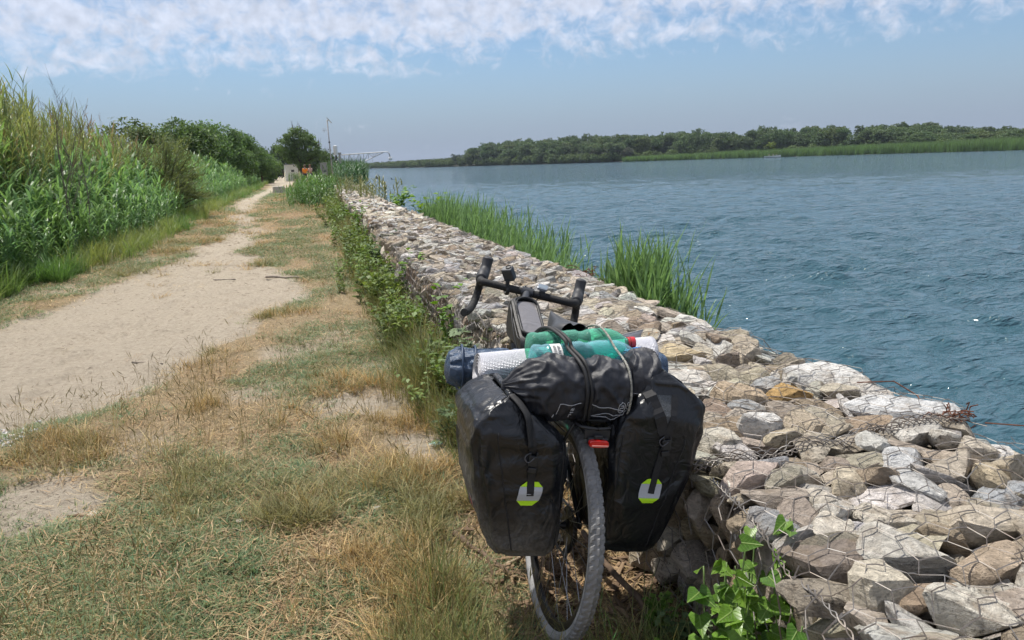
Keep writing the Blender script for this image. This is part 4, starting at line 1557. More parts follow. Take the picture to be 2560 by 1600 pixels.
sackA, surfA, bA = make_sack('stuff_sack', 'black fabric stuff sack with white print, strapped across the rear rack', -.262, .125,
                             [(0, .014), (.03, .022), (.09, .052), (.2, .086), (.34, .098), (.50, .098), (.60, .094), (.635, .089), (.68, .097), (.82, .100), (.93, .095), (.98, .07), (1, .03)], -.085, .824, 0.0, 1.0, (.95, 1.0), .02)
sackB, surfB, bB = make_sack('folded_sack', 'smaller folded black fabric bag wedged beside the right pannier top', .108, .212,
                             [(0, .03), (.06, .088), (.3, .104), (.6, .106), (.85, .10), (.95, .085), (1, .04)], -.07, .842, -1.0, 5.0, (.85, 1.03), .05)
PRINT = mat('white_print', (.42, .43, .45), .6)


def printline(surf, pts, w, parent, base, closed=False):
    pts = A(pts, float)
    Q = []
    n = len(pts) if closed else len(pts) - 1
    for i in range(n):
        a, b_ = pts[i], pts[(i + 1) % len(pts)]
        for t in np.linspace(0, 1, 7)[: (7 if i == n - 1 else 6)]:
            Q.append(a + (b_ - a) * t)
    Q = A(Q)
    C = surf(Q[:, 0], Q[:, 1], .0012)
    mb = MB(); mb.tube(C, w, 4, cap=True)
    return mb


def prints(surf, lines, parent, base, w=.0011):
    m = MB()
    for l in lines:
        q = printline(surf, l, w, parent, base)
        n0 = m.n
        m.v += q.v; m.f += [tuple(i + n0 for i in f) for f in q.f]; m.n += q.n
    m.build('printed_lines', PRINT, parent, off=base)


d = R
A1 = d(180 + 32)     # angle round the sack, 180 = facing the rear, 270 = underneath
prints(surfA, [
    [(.38, d(214)), (.395, d(194)), (.55, d(190))],
    [(.62, d(191)), (.70, d(199)), (.84, d(199))],
    [(.66, d(222)), (.74, d(212)), (.90, d(212)), (.93, d(206))], [(.66, d(222)), (.84, d(221)), (.95, d(214))],
    [(.845, d(190)), (.87, d(186)), (.895, d(190)), (.895, d(202)), (.87, d(207)), (.845, d(202)), (.845, d(190))],
    [(.857, d(192)), (.883, d(192)), (.883, d(196)), (.857, d(196)), (.857, d(201)), (.883, d(201))],
    [(.915, d(187)), (.94, d(184)), (.96, d(188)), (.96, d(200)), (.94, d(204)), (.915, d(200)), (.915, d(187))], [(.925, d(196)), (.95, d(190))],
    [(.475, d(218)), (.475, d(211)), (.49, d(211))], [(.485, d(208)), (.475, d(206)), (.50, d(206))], [(.475, d(202)), (.475, d(198)), (.487, d(198)), (.487, d(202)), (.50, d(202)), (.50, d(198))],
    [(.35, d(218)), (.36, d(214))],
], sackA, bA)
prints(surfB, [[(.05, d(183)), (.4, d(181)), (.8, d(171)), (.95, d(158))], [(.1, d(200)), (.3, d(204)), (.42, d(214)), (.42, d(226))], [(.2, d(208)), (.3, d(214)), (.3, d(228))],
               [(.55, d(204)), (.75, d(200)), (.72, d(210)), (.70, d(224))], [(.76, d(214)), (.9, d(212)), (.82, d(218)), (.78, d(222))]], sackB, bB)

# ------------------------------------------------------------------ rolled foam mat and blue tarpaulin
FOIL = bpy.data.materials.new('embossed_foil')
FOIL.use_nodes = True


def foil():
    nt = FOIL.node_tree; b = nt.nodes['Principled BSDF']
    b.inputs['Base Color'].default_value = (.66, .66, .70, 1)
    b.inputs['Metallic'].default_value = .40; b.inputs['Roughness'].default_value = .48
    tc = N(nt, 'ShaderNodeTexCoord')
    uv = N(nt, 'ShaderNodeAttribute', attribute_name='tint')
    w1 = N(nt, 'ShaderNodeTexVoronoi', ins={'Vector': uv.outputs['Vector'], 'Scale': 1.0, 'Randomness': .25})
    mr = N(nt, 'ShaderNodeMapRange', ins={0: w1.outputs['Distance'], 1: .2, 2: .6, 3: 1, 4: .88})
    sc = N(nt, 'ShaderNodeVectorMath', operation='SCALE', ins={0: (.62, .62, .66), 'Scale': mr.outputs[0]})
    nt.links.new(sc.outputs[0], b.inputs['Base Color'])
    bp = N(nt, 'ShaderNodeBump', ins={'Height': w1.outputs['Distance'], 'Strength': 1.0, 'Distance': .0042})
    nt.links.new(bp.outputs[0], b.inputs['Normal'])


foil()
matb = A([0.0, .185, .79])
fm = bthing('foam_mat', 'rolled silver foil camping mat tied across the rack behind the saddle', 'mat', tuple(matb))


def spiral_roll(x0, x1, c0, c1, r0, r1, turns, thick, ph, flare=0):
    n = int(turns * 40)
    th = np.linspace(0, turns * 2 * PI, n)
    V = []; U = []
    xs = np.linspace(0, 1, 30)
    for x in xs:
        rr_ = r0 + (r1 - r0) * th / th[-1] + flare * x ** 3 * sstep(.82, 1.0, th / th[-1]) * .04
        c = A(c0) * (1 - x) + A(c1) * x
        V.append(np.stack([np.full(n, c[0]), c[1] + rr_ * np.cos(th + ph), c[2] + rr_ * np.sin(th + ph)], 1))
        U.append(np.stack([np.full(n, x * 120), th * r1 / .0048, np.zeros(n)], 1))
    return A(V), A(U)


Vo, Uo = spiral_roll(0, 1, (-.285, .175, .788), (.300, .175, .885), .018, .064, 5.0, .006, R(40), flare=1.0)
mb = MB(); mb.grid(Vo); mb.c = [Uo.reshape(-1, 3)]
o = mb.build('foil_sheet', FOIL, fm, smooth=True, off=matb)
so = o.modifiers.new('thickness', 'SOLIDIFY'); so.thickness = .0055; so.offset = -1
o.data.materials.append(mat('grey_foam', (.16, .16, .165), .8)); so.material_offset_rim = 1; so.material_offset = 0

tb = A([0.0, .315, .78])
tp = bthing('tarpaulin_roll', 'blue crumpled tarpaulin roll tied under the saddle behind the silver mat', 'tarpaulin', tuple(tb))
U, T = np.meshgrid(np.linspace(0, 1, 90), np.arange(64) * 2 * PI / 64, indexing='ij')
rb_ = np.interp(U, [0, .012, .05, .95, .99, 1], [.02, .058, .07, .072, .06, .02])
kk_ = fbm(U * 6 + 2, T * 1.1, 3)
rb_ = rb_ + .026 * (fbm(U * 7, T * 1.4, 4) - .5) - .014 * (.10 - np.abs(kk_ - .5)).clip(0, .1) / .1 + .006 * np.sign(np.sin(U * 60 + 4 * np.sin(T))) * (fbm(U * 14 + 4, T * .8, 2) - .35) * np.exp(-U * 7) + .003 * np.sin(T * 5 + U * 9)
V = np.stack([-.365 + U * .79, .315 + rb_ * np.cos(T), .762 + U * .035 + rb_ * np.sin(T)], -1)
mb = MB(); mb.grid(V, False, True); mb.f += [tuple(range(64)), tuple(89 * 64 + q for q in range(64))[::-1]]
mb.build('rolled_sheet', mat('blue_tarpaulin', (.020, .042, .085), .36, col2=(.042, .078, .14), nscale=30, bump=.012, bscale=36), tp, off=tb, sharp=35)
mb = MB()
for x in (-.315, -.27):
    th = np.arange(30) * 2 * PI / 30
    mb.tube(np.stack([np.full(30, x) + .004 * np.sin(th * 2), .315 + .076 * np.cos(th), .765 + .076 * np.sin(th)], 1), .004, 6, closed=True)
mb.build('fold_band', mat('blue_hem', (.022, .045, .09), .5), tp, off=tb, smooth=True)

# ------------------------------------------------------------------ bottles
def pet(name, col, alpha=.30, whit=.08):
    m = bpy.data.materials.new(name); m.use_nodes = True
    nt = m.node_tree; nt.nodes.clear()
    out = N(nt, 'ShaderNodeOutputMaterial')
    tr = N(nt, 'ShaderNodeBsdfTransparent', ins={0: (*col, 1)})
    df = N(nt, 'ShaderNodeBsdfPrincipled', ins={'Base Color': (*[c * .95 for c in col], 1), 'Roughness': .10, 'Specular IOR Level': .7})
    tc = N(nt, 'ShaderNodeTexCoord')
    n = N(nt, 'ShaderNodeTexNoise', ins={'Vector': tc.outputs['Object'], 'Scale': 38.0, 'Detail': 4.0, 'Distortion': .8})
    bp = N(nt, 'ShaderNodeBump', ins={'Height': n.outputs[0], 'Strength': .8, 'Distance': .004})
    nt.links.new(bp.outputs[0], df.inputs['Normal'])
    lw = N(nt, 'ShaderNodeLayerWeight', ins={0: .35, 'Normal': bp.outputs[0]})
    fa = N(nt, 'ShaderNodeMapRange', ins={0: lw.outputs['Facing'], 1: 0, 2: 1, 3: alpha, 4: .55})
    ms = N(nt, 'ShaderNodeMixShader', ins={0: fa.outputs[0], 1: tr.outputs[0], 2: df.outputs[0]})
    nt.links.new(ms.outputs[0], out.inputs[0])
    return m


GREEN = pet('green_pet', (.30, .84, .64), .09)
BLUEP = pet('blue_pet', (.45, .82, .95), .08)
WATERM = pet('bottle_water', (.72, .90, .93), .12)


def bottle(name, label, p0, p1, r, m, capm, seed, crumple=0):
    p0, p1 = A(p0, float), A(p1, float)
    L_ = np.linalg.norm(p1 - p0)
    P = bthing(name, label, 'bottle', tuple(p0))
    z = (p1 - p0) / L_
    q = Vector(z).to_track_quat('Z', 'Y').to_matrix().to_4x4()
    prof = [(0, .0), (.02, .55), (.035, .9), (.06, 1.0), (.10, 1.0), (.12, .96), (.14, 1.0), (.22, 1.0), (.24, .965), (.26, 1.0), (.34, 1.0), (.36, .965), (.38, 1.0), (.46, 1.0), (.48, .90), (.52, .88), (.56, .97),
            (.62, 1.02), (.70, 1.02), (.78, .93), (.84, .76), (.89, .52), (.92, .33), (.94, .30), (.985, .30)]
    us = np.array([a for a, b_ in prof]); rs_ = np.array([b_ for a, b_ in prof])
    uu = np.linspace(0, .985, 70)
    T = np.arange(40) * 2 * PI / 40
    V = []
    for u in uu:
        rr_ = r * np.interp(u, us, rs_)
        w = 1 + crumple * (fbm(T * 1.5 + seed, T * 0 + u * 9, 3) - .5) * np.interp(u, [0, .3, .6, 1], [1, .8, .3, 0]) + .03 * np.abs(np.sin(T * 5)) * (u < .1)
        V.append(np.stack([rr_ * w * np.cos(T), rr_ * w * np.sin(T), np.full(40, u * L_)], 1))
    V = A(V)
    Mq = np.array(q)[:3, :3]
    mb = MB(); mb.grid(V @ Mq.T, False, True); mb.f.append(tuple(range(40))[::-1])
    mb.build('bottle_wall', m, P, smooth=True)
    mb = MB(); mb.lathe([(r * .33, L_ * .935), (r * .36, L_ * .937), (r * .36, L_ * .952), (r * .33, L_ * .955)], 20, q); mb.build('neck_ring', capm, P, sharp=40)
    mb = MB(); mb.lathe([(r * .355, L_ * .960), (r * .37, L_ * .962), (r * .37, L_ * 1.0), (r * .34, L_ * 1.003), (.0005, L_ * 1.003)], 24, q); mb.build('cap', capm, P, sharp=40)
    return P, Mq, r, L_


capB = mat('blue_cap', (.05, .22, .55), .3); capR = mat('red_cap', (.5, .03, .04), .3); capW = mat('pale_blue_cap', (.35, .5, .75), .3)
bG, *_ = bottle('plastic_bottle', 'green plastic bottle with red cap lying behind the blue bottle on the load', (-.165, .070, .896), (.190, .070, .943), .052, GREEN, capR, 1.0, .10)
bU, MU, rU, LU = bottle('plastic_bottle', 'crumpled pale blue bottle with blue cap and white barcode label on the load', (-.172, -.012, .880), (.196, .022, .923), .047, BLUEP, capB, 4.0, .35)
# barcode label wrapped on the blue bottle
lab = MB(); bars = MB()
thc = R(200)


def on_bottle(u, th, out):
    p = A([(rU + out) * math.cos(th), (rU + out) * math.sin(th), u * LU])
    return MU @ p


# find the angle that faces rear and up
best = max(np.arange(0, 2 * PI, .05), key=lambda t: -on_bottle(.3, t, 0)[1] + .7 * (on_bottle(.3, t, 0)[2]))
V = [[on_bottle(u, best + t, .0035) for t in np.linspace(-.75, .9, 12)] for u in np.linspace(.165, .255, 4)]
lab.grid(A(V)); lab.build('paper_label', mat('white_label', (.70, .69, .66), .6), bU)
rr = np.random.default_rng(3)
t = -.55
while t < .35:
    w = rr.uniform(.012, .035)
    V = [[on_bottle(u, best + q, .0042) for q in (t, t + w)] for u in (.182, .205)]
    bars.grid(A(V)); t += w + rr.uniform(.015, .04)
for k in range(9):
    V = [[on_bottle(u, best + q, .0042) for q in (-.5 + k * .09, -.46 + k * .09)] for u in (.216, .216 + rr.uniform(.012, .028))]
    bars.grid(A(V))
bars.build('barcode_print', mat('label_ink', (.06, .06, .07), .6), bU)

# ------------------------------------------------------------------ bungee cords
def cord(name, label, path, r, m, cat='cord', hooks=True):
    path = A(path, float)
    P = bthing(name, label, cat, tuple(path[0]))
    mb = MB(); mb.tube(spline(path, 8), r, 8)
    mb.build('elastic', m, P, smooth=True, off=path[0])
    if hooks:
        mb = MB(); q = path[0]
        mb.tube(spline(A([q + [0, 0, -.002], q + [0, -.004, -.014], q + [0, .006, -.022], q + [0, .014, -.012]]), 5), .0022, 6)
        mb.build('hook', mat('cord_hook', (.25, .24, .22), .4, metal=.6), P, smooth=True, off=path[0])
    return P


def over(u, dz=0.0, dx=0.0):
    pts = [surfA(u + .0, d(250), .006), surfA(u, d(225), .006), surfA(u - .01, d(200), .006), surfA(u - .02, d(170), .006), surfA(u - .04, d(140), .007), surfA(u - .07, d(115), .008)]
    x = pts[-1][0]
    pts += [A([x - .012, -.052, .935]), A([x - .018, -.03, .954]), A([x - .03, .02, .966]), A([x - .045, .08, .968]), A([x - .06, .13, .945]), A([x - .065, .20, .885]), A([x - .06, .25, .84]), A([x - .04, .265, .76])]
    return A([q + A([dx, 0, dz]) for q in pts])


bung = mat('black_elastic', (.012, .012, .013), .65, bump=.001, bscale=300)
cord('bungee_cord', 'thick black bungee cord over sack and bottles, left of the two black strands', np.concatenate([[A([-.022, -.19, .715])], over(.605)]), .0058, bung)
cord('bungee_cord', 'thick black bungee cord over sack and bottles, right of the two black strands', np.concatenate([[A([-.008, -.192, .715])], over(.640)]), .0058, bung)
pat = mat('patterned_elastic', (.40, .38, .33), .7, col2=(.05, .06, .05), nscale=160)
p2 = [A([.098, -.185, .69]), surfA(.93, d(250), .005), surfA(.93, d(215), .005), surfA(.93, d(180), .005), surfA(.915, d(145), .005), surfA(.90, d(115), .006)]
x = p2[-1][0]
p2 += [A([x - .004, -.045, .945]), A([x - .014, .0, .972]), A([x - .024, .05, .988]), A([x - .035, .10, .982]), A([x - .045, .14, .955]), A([x - .05, .24, .86]), A([x - .04, .265, .76])]
cord('bungee_cord', 'thin pale patterned bungee cord crossing the bottle necks and sack', p2, .0036, pat)

# ------------------------------------------------------------------ bag on the top tube, camera, computer
bag0 = A([0, .62, .80])
bg = bthing('top_tube_bag', 'black top tube bag with clear phone window in front of the saddle', 'bag', tuple(bag0))
BAGM = mat('black_nylon', (.014, .0145, .016), .55, noise=.35, nscale=60, bump=.002, bscale=70)
side_prof = A([(.495, .785), (.492, .800), (.498, .826), (.515, .842), (.62, .896), (.70, .940), (.735, .956), (.757, .950), (.772, .92), (.776, .84), (.772, .800), (.74, .79)])
nx = 9
V = []
for i in range(nx):
    q = -1 + 2 * i / (nx - 1)
    k = 1 - .10 * abs(q) ** 4
    hw = .050
    c = side_prof.mean(0)
    pr_ = c + (side_prof - c) * (1 - .13 * abs(q) ** 5)
    bul = 1 + .12 * np.interp(side_prof[:, 1], [.79, .87, .95], [-.6, 0.6, .2])
    V.append(np.stack([q * hw * bul - .012, pr_[:, 0], pr_[:, 1]], 1))
mb = MB(); mb.grid(A(V), False, True)
n = len(side_prof)
mb.f += [tuple(range(n))[::-1], tuple((nx - 1) * n + q for q in range(n))]
mb.build('bag_body', BAGM, bg, off=bag0, smooth=True, sharp=50)
# window plane
w0, w1 = A([-.012, .520, .848]), A([-.012, .725, .9545])
up = (w1 - w0); Lw = np.linalg.norm(up); up /= Lw
nrm = A([0, -up[2], up[1]])


def wpt(a, b_, out): return w0 + up * b_ + A([1, 0, 0]) * a + nrm * out


def rrect(hw, b0, b1, rad, n=6):
    out = []
    for cx, cy, a0 in ((hw - rad, b1 - rad, 0), (-hw + rad, b1 - rad, 90), (-hw + rad, b0 + rad, 180), (hw - rad, b0 + rad, 270)):
        for t in np.linspace(a0, a0 + 90, n):
            out.append((cx + rad * math.cos(R(t)), cy + rad * math.sin(R(t))))
    return out


rim_pts = A([wpt(a, b_, .008) for a, b_ in rrect(.044, .004, Lw * .97, .026)])
mb = MB(); mb.tube(rim_pts, .0055, 8, closed=True)
mb.build('window_frame', BAGM, bg, off=bag0, smooth=True)
FILM = bpy.data.materials.new('clear_film'); FILM.use_nodes = True
b_ = FILM.node_tree.nodes['Principled BSDF']
b_.inputs['Base Color'].default_value = (.16, .15, .15, 1); b_.inputs['Roughness'].default_value = .22; b_.inputs['Specular IOR Level'].default_value = 1.0; b_.inputs['Coat Weight'].default_value = 1.0; b_.inputs['Coat Roughness'].default_value = .16
tcn = N(FILM.node_tree, 'ShaderNodeTexCoord')
nn1 = N(FILM.node_tree, 'ShaderNodeTexNoise', ins={'Vector': tcn.outputs['Object'], 'Scale': 24.0, 'Detail': 2.0, 'Distortion': 1.0})
bpn = N(FILM.node_tree, 'ShaderNodeBump', ins={'Height': nn1.outputs[0], 'Strength': 1.0, 'Distance': .004})
FILM.node_tree.links.new(bpn.outputs[0], b_.inputs['Normal']); FILM.node_tree.links.new(bpn.outputs[0], b_.inputs['Coat Normal'])
V = [[wpt(a, b2, .009 + .003 * math.cos(a / .042 * 1.5) * math.sin(PI * b2 / Lw)) for a in np.linspace(-.038, .038, 14)] for b2 in np.linspace(.010, Lw * .86, 20)]
mb = MB(); mb.grid(A(V)); mb.build('phone_window', FILM, bg, off=bag0, smooth=True)
# visor over the top of the window
V = []
for a in np.linspace(0, 180, 15):
    ca, sa = math.cos(R(a)), math.sin(R(a))
    e = wpt(.047 * ca, Lw * .72 + .055 * sa, 0)
    V.append([e + nrm * .0, e + nrm * .022 - up * .004])
V = [[wpt(.047, Lw * .25, 0), wpt(.047, Lw * .25, .004)]] + V + [[wpt(-.047, Lw * .25, 0), wpt(-.047, Lw * .25, .004)]]
mb = MB(); mb.grid(A(V)); o = mb.build('visor', BAGM, bg, off=bag0, smooth=True)
so = o.modifiers.new('thickness', 'SOLIDIFY'); so.thickness = .003
mb = MB(); mb.tube(A([wpt(a, b2, -.022) + [0, -.004, 0] for a, b2 in rrect(.056, -.004, Lw * 1.0, .028)]), .0022, 6, closed=True)
mb.build('zip', mat('zip_tape', (.05, .05, .055), .5), bg, off=bag0, smooth=True)
mb = MB(); q = A([.03, .497, .835]); mb.tube([q, q + [.004, -.008, -.01], q + [.006, -.010, -.026]], .0016, 5); mb.lathe([(.004, 0), (.004, .002)], 10, Matrix.Translation(q))
mb.build('zip_pull', STEEL, bg, off=bag0)
pz = A([(-.012 + a, .4895, .812 + c) for a, c in rrect(.032, -.018, .016, .006, 4)])
mb = MB(); mb.tube(pz, .0012, 5, closed=True); mb.tube(A([(-.026, .489, .815), (.004, .489, .815), (.004, .489, .806), (-.026, .489, .806)]), .0016, 4)
mb.build('rear_badge', mat('badge_rubber', (.03, .03, .033), .4), bg, off=bag0)
mb = MB()
for y in (.53, .74):
    th = np.arange(24) * 2 * PI / 24
    mb.tube(np.stack([-.006 + .024 * np.cos(th), np.full(24, y), .785 + (y - .53) * .16 + .024 * np.sin(th)], 1), .0055, 5, closed=True, flat=(.35, 1.6))
mb.build('strap', WEB, bg, off=bag0)
mb = MB(); mb.tube(spline(A([(-.065, .52, .78), (-.075, .6, .86), (-.068, .68, .92), (-.045, .76, .945), (-.03, .80, .93)]), 6), .0024, 6)
mb.build('charging_cable', BLKM, bg, off=bag0, smooth=True)


def bar_local(x, f, u):
    return steer(clampc + A([x, f, u]))[0]


cc = bar_local(-.092, .005, .058)
ac = bthing('action_camera', 'small dark grey box camera clamped on the bars left of the stem', 'camera', tuple(cc))
ro = (R(32), R(-12), R(-38))
mb = MB(); mb.box((0, 0, 0), (.046, .034, .058), ro); mb.build('camera_body', mat('camera_grey', (.045, .05, .06), .45, noise=.2, nscale=40), ac, bevel=.005)
Mr = Euler(ro).to_matrix().to_4x4()
mb = MB(); mb.lathe([(.012, 0), (.012, .004), (.009, .005), (.009, .002), (.0005, .002)], 18, Mr @ Matrix.Translation((.006, .004, .0285))); mb.build('dial', BLKM, ac, sharp=40)
mb = MB(); mb.box((0, 0, -.052), (.018, .018, .045), (R(8), 0, R(-20)), .8)
th = np.arange(20) * 2 * PI / 20
mb.tube(np.stack([np.zeros(20), .019 * np.cos(th), -.066 + .019 * np.sin(th)], 1), .006, 6, closed=True, flat=(1, 1.6))
mb.build('mount', BLKM, ac, bevel=.002)
cp = bar_local(.058, -.004, .036)
bc = bthing('bike_computer', 'small pale screened bike computer on the bars right of the stem', 'computer', tuple(cp))
ro = (R(26), R(8), R(-22))
Mr = Euler(ro).to_matrix().to_4x4()
mb = MB(); mb.prism(rrect(.021, -.017, .017, .008), Mr @ Matrix.Translation((0, 0, -.006)), .011); mb.build('case', mat('pearl_case', (.30, .33, .38), .25, metal=.4), bc, bevel=.0015)
mb = MB(); mb.prism(rrect(.016, -.0125, .0125, .004), Mr @ Matrix.Translation((0, 0, .0052)), .0008); mb.build('screen', mat('blank_screen', (.18, .22, .26), .08, spec=.8), bc)
mb = MB(); mb.box((0, 0, -.017), (.022, .022, .022)); mb.box((0, .0, -.03), (.026, .03, .012)); mb.build('mount', BLKM, bc, bevel=.003)

# ================================================================== GRASSES, CANES, WEEDS
GR = leaf_mat('grass_blades', (0, 0, 0), (0, 0, 0), trans=.30, src='INSTANCER', var=.40)
CANE = leaf_mat('cane_leaves', (0, 0, 0), (0, 0, 0), trans=.45, rough=.42, src='INSTANCER', var=.22)
WEED = leaf_mat('weed_leaves', (0, 0, 0), (0, 0, 0), trans=.35, src='INSTANCER', var=.25)


def seedstems(n, length, seed):
    v, f = blades(n, length, .0022, .22, .5, .03, segs=4, seed=seed)
    V = [v]; F = [f]; k = len(v)
    r = np.random.default_rng(seed + 5)
    nb = len(v) // n
    for i in range(n):
        b_ = v[i * nb:(i + 1) * nb]
        c = (b_[0::2] + b_[1::2]) / 2
        if r.random() < .75:
            p0 = c[-2] * .7 + c[-1] * .3; p1 = c[-1] + (c[-1] - c[-2]) * .25
            ax = p1 - p0
            for q in range(2):
                s = np.cross(ax, r.normal(size=3)); s /= np.linalg.norm(s) + 1e-9
                w = .0021
                V.append(A([p0, (p0 + p1) / 2 - s * w, p1, (p0 + p1) / 2 + s * w])); F.append(A([[k, k + 1, k + 2, k + 3]])); k += 4
    return np.concatenate(V), np.concatenate(F)


def straws(n, L, seed, w=.0011, area=.13):
    r = np.random.default_rng(seed)
    V = []; F = []
    for i in range(n):
        p = A([*(r.uniform(-1, 1, 2) * area), r.uniform(.003, .012)])
        a = r.uniform(0, 2 * PI); l = L * r.uniform(.4, 1.3)
        dr = A([math.cos(a), math.sin(a), r.normal(0, .12)]); s = A([-math.sin(a), math.cos(a), 0]) * w * r.uniform(.6, 1.6)
        m = p + dr * l / 2 + A([0, 0, r.uniform(0, .01)]); e = p + dr * l + r.normal(0, .008, 3)
        k = len(V)
        V += [p - s, p + s, m - s, m + s, e - s * .5, e + s * .5]
        F += [(k, k + 1, k + 3, k + 2), (k + 2, k + 3, k + 5, k + 4)]
    return A(V), A(F)


def protos(fn, n, m, nm):
    out = []
    for i in range(n):
        v, f = fn(i)
        out.append(fast_mesh('%s_shape_%d' % (nm, i), v, f, m, smooth=False))
    return out


def lerp(a, b_, t):
    a = A(a); b_ = A(b_); t = np.asarray(t)[:, None]
    return a * (1 - t) + b_ * t


def pts_in(n, x0, x1, y0, y1, seed, p=2.0):
    r = np.random.default_rng(seed)
    y = y0 * (y1 / y0) ** (r.random(n) ** p) if y0 > 0 else y0 + (y1 - y0) * r.random(n)
    xx0 = np.maximum(x0, -.36 * y - .6)
    x = xx0 + (x1 - xx0) * r.random(n)
    return x, y, r


def blocked(x, y):
    """inside the wall, under the wheels' chip bed"""
    return x > wl(y) - .02


# --- short green turf
x, y, r = pts_in(60000, -4.6, 1.1, 1.35, 60, 1, 1.15)
m = path_mask(x, y)
g = fbm(x * 1.3 + 5, y * .9 + 2, 4) + .10 * sstep(.6, -.6, x) * sstep(6, 3, y)
g = g - .16 * sstep(.25, .75, x) * sstep(5.5, 4.0, y) + .1 * np.exp(-((x + .05) ** 2 / .12 + (y - 5.85) ** 2 / .05))
keep = (r.random(len(x)) < np.clip(1.05 - m * 1.15, 0, 1) * sstep(.40, .57, g)) & ~blocked(x, y)
keep &= ~((x > .62) & (y < 2.9))
x, y, g = x[keep], y[keep], g[keep]
n = len(x)
c = lerp((.20, .215, .095), (.115, .205, .10), r.random(n)) * r.uniform(.75, 1.2, n)[:, None]
far = np.clip(y / 7, 1, 4)
scatter('turf', protos(lambda i: blades(22, .034, .0048, .95, .9, .075, segs=2, seed=i), 6, GR, 'turf'), np.stack([x, y, ground_z(x, y)], 1),
        np.stack([r.normal(0, .06, n), r.normal(0, .06, n), r.uniform(0, 6.28, n)], 1), r.uniform(.7, 1.3, n) * far ** .8, r.integers(0, 6, n), c, 'short blue-green turf in patches on the bank', 'grass')

# --- dead straw lying everywhere in the grass
x, y, r = pts_in(7500, -4.6, 1.1, 1.35, 40, 2, 1.0)
m = path_mask(x, y)
keep = (r.random(len(x)) < np.clip(.95 - m * 1.02, .012, 1)) & ~blocked(x, y)
x, y = x[keep], y[keep]; n = len(x)
c = lerp((.46, .36, .20), (.32, .20, .095), r.random(n)) * r.uniform(.7, 1.25, n)[:, None]
scatter('straw', protos(lambda i: straws(16, .09, i), 6, GR, 'straw'), np.stack([x, y, ground_z(x, y) + .002], 1), np.stack([x * 0, x * 0, r.uniform(0, 6.28, n)], 1),
        r.uniform(.7, 1.3, n) * np.clip(y / 7, 1, 3.5), r.integers(0, 6, n), c, 'dead straw and clippings lying between the grass', 'straw')

# --- dry olive and rusty tufts
x, y, r = pts_in(26000, -4.6, 1.12, 1.35, 70, 3, 1.0)
m = path_mask(x, y)
g = fbm(x * 1.1 + 50, y * .8 + 31, 4) + .20 * sstep(.05, .7, x) * sstep(7, 4, y) + .10 * sstep(9, 13, y) + .06 * sstep(2.9, 2.0, y)
for tx, ty, tr in ((-.69, 4.97, .18), (.29, 5.17, .17), (.49, 5.99, .2), (.1, 5.37, .13), (.68, 4.2, .26), (-.35, 7.86, .3), (-.14, 8.0, .25), (-.72, 6.52, .12), (.72, 4.95, .25), (-2.49, 23, .5), (-2.3, 15.2, .5), (-2.3, 17.5, .5), (-1.35, 4.5, .2),
                   (.06, 3.98, .12), (.3, 3.3, .3), (.5, 2.9, .2), (-.12, 3.1, .15), (.35, 2.2, .35), (.1, 2.65, .2)):
    g = g + .34 * np.exp(-((x - tx) ** 2 + (y - ty) ** 2) / tr ** 2)
keep = (r.random(len(x)) < np.clip(1.02 - m * 1.3 + .5 * (g > .78), 0, 1) * sstep(.60, .84, g)) & ~blocked(x, y)
keep &= ~((x > .44) & (y < 2.9))
x, y, g = x[keep], y[keep], g[keep]; n = len(x)
k = fbm(x * 2 + 9, y * 2 + 80, 3)
t = sstep(.38, .62, k + r.normal(0, .08, n))
c = lerp((.42, .305, .135), (.215, .205, .08), t) * r.uniform(.7, 1.2, n)[:, None]
scatter('dry_grass', protos(lambda i: blades(17, .115, .0040, .45, .8, .045, segs=3, lvar=.55, seed=20 + i), 7, GR, 'dry_grass'), np.stack([x, y, ground_z(x, y) - .004], 1),
        np.stack([r.normal(0, .1, n), r.normal(0, .1, n), r.uniform(0, 6.28, n)], 1), np.stack([r.uniform(.7, 1.4, n) * np.clip(y / 7, 1, 2.5)] * 2 + [r.uniform(.40, 1.0, n) * (.55 + .6 * sstep(.6, .9, g)) * np.clip(y / 14, 1, 1.5)], 1), r.integers(0, 7, n), c,
        'dry olive and rust coloured grass tufts on the bank', 'grass')

# --- tall flowering stems
x, y, r = pts_in(1500, -3.2, 1.05, 1.4, 16, 4, 1.0)
m = path_mask(x, y)
g = fbm(x * 1.4 + 15, y * 1.2 + 61, 3) + .12 * sstep(-.1, .6, x) + .05
keep = (r.random(len(x)) < np.clip(1 - m * 1.3, 0, 1) * sstep(.52, .66, g)) & ~blocked(x, y) & ~((x > .60) & (y < 3.0))
x, y = x[keep], y[keep]
ex = A([(-.69, 4.97), (-.62, 4.93), (-.76, 5.0), (.45, 4.6), (.55, 4.55), (.05, 3.98), (.08, 4.02), (.12, 3.95), (-.15, 2.33), (-.08, 2.3), (.3, 2.25), (.38, 2.2), (.05, 3.2), (-.3, 3.3)])
x = np.concatenate([x, ex[:, 0], ex[:, 0] + .03]); y = np.concatenate([y, ex[:, 1], ex[:, 1] + .02]); n = len(x)
c = lerp((.34, .27, .13), (.19, .18, .075), r.random(n)) * r.uniform(.7, 1.15, n)[:, None]
scatter('seed_grass', protos(lambda i: seedstems(9, .21, 60 + i), 6, GR, 'seed_grass'), np.stack([x, y, ground_z(x, y)], 1),
        np.stack([r.normal(0, .12, n), r.normal(0, .12, n), r.uniform(0, 6.28, n)], 1), r.uniform(.6, 1.25, n), r.integers(0, 6, n), c, 'tall thin grass stems in seed', 'grass')

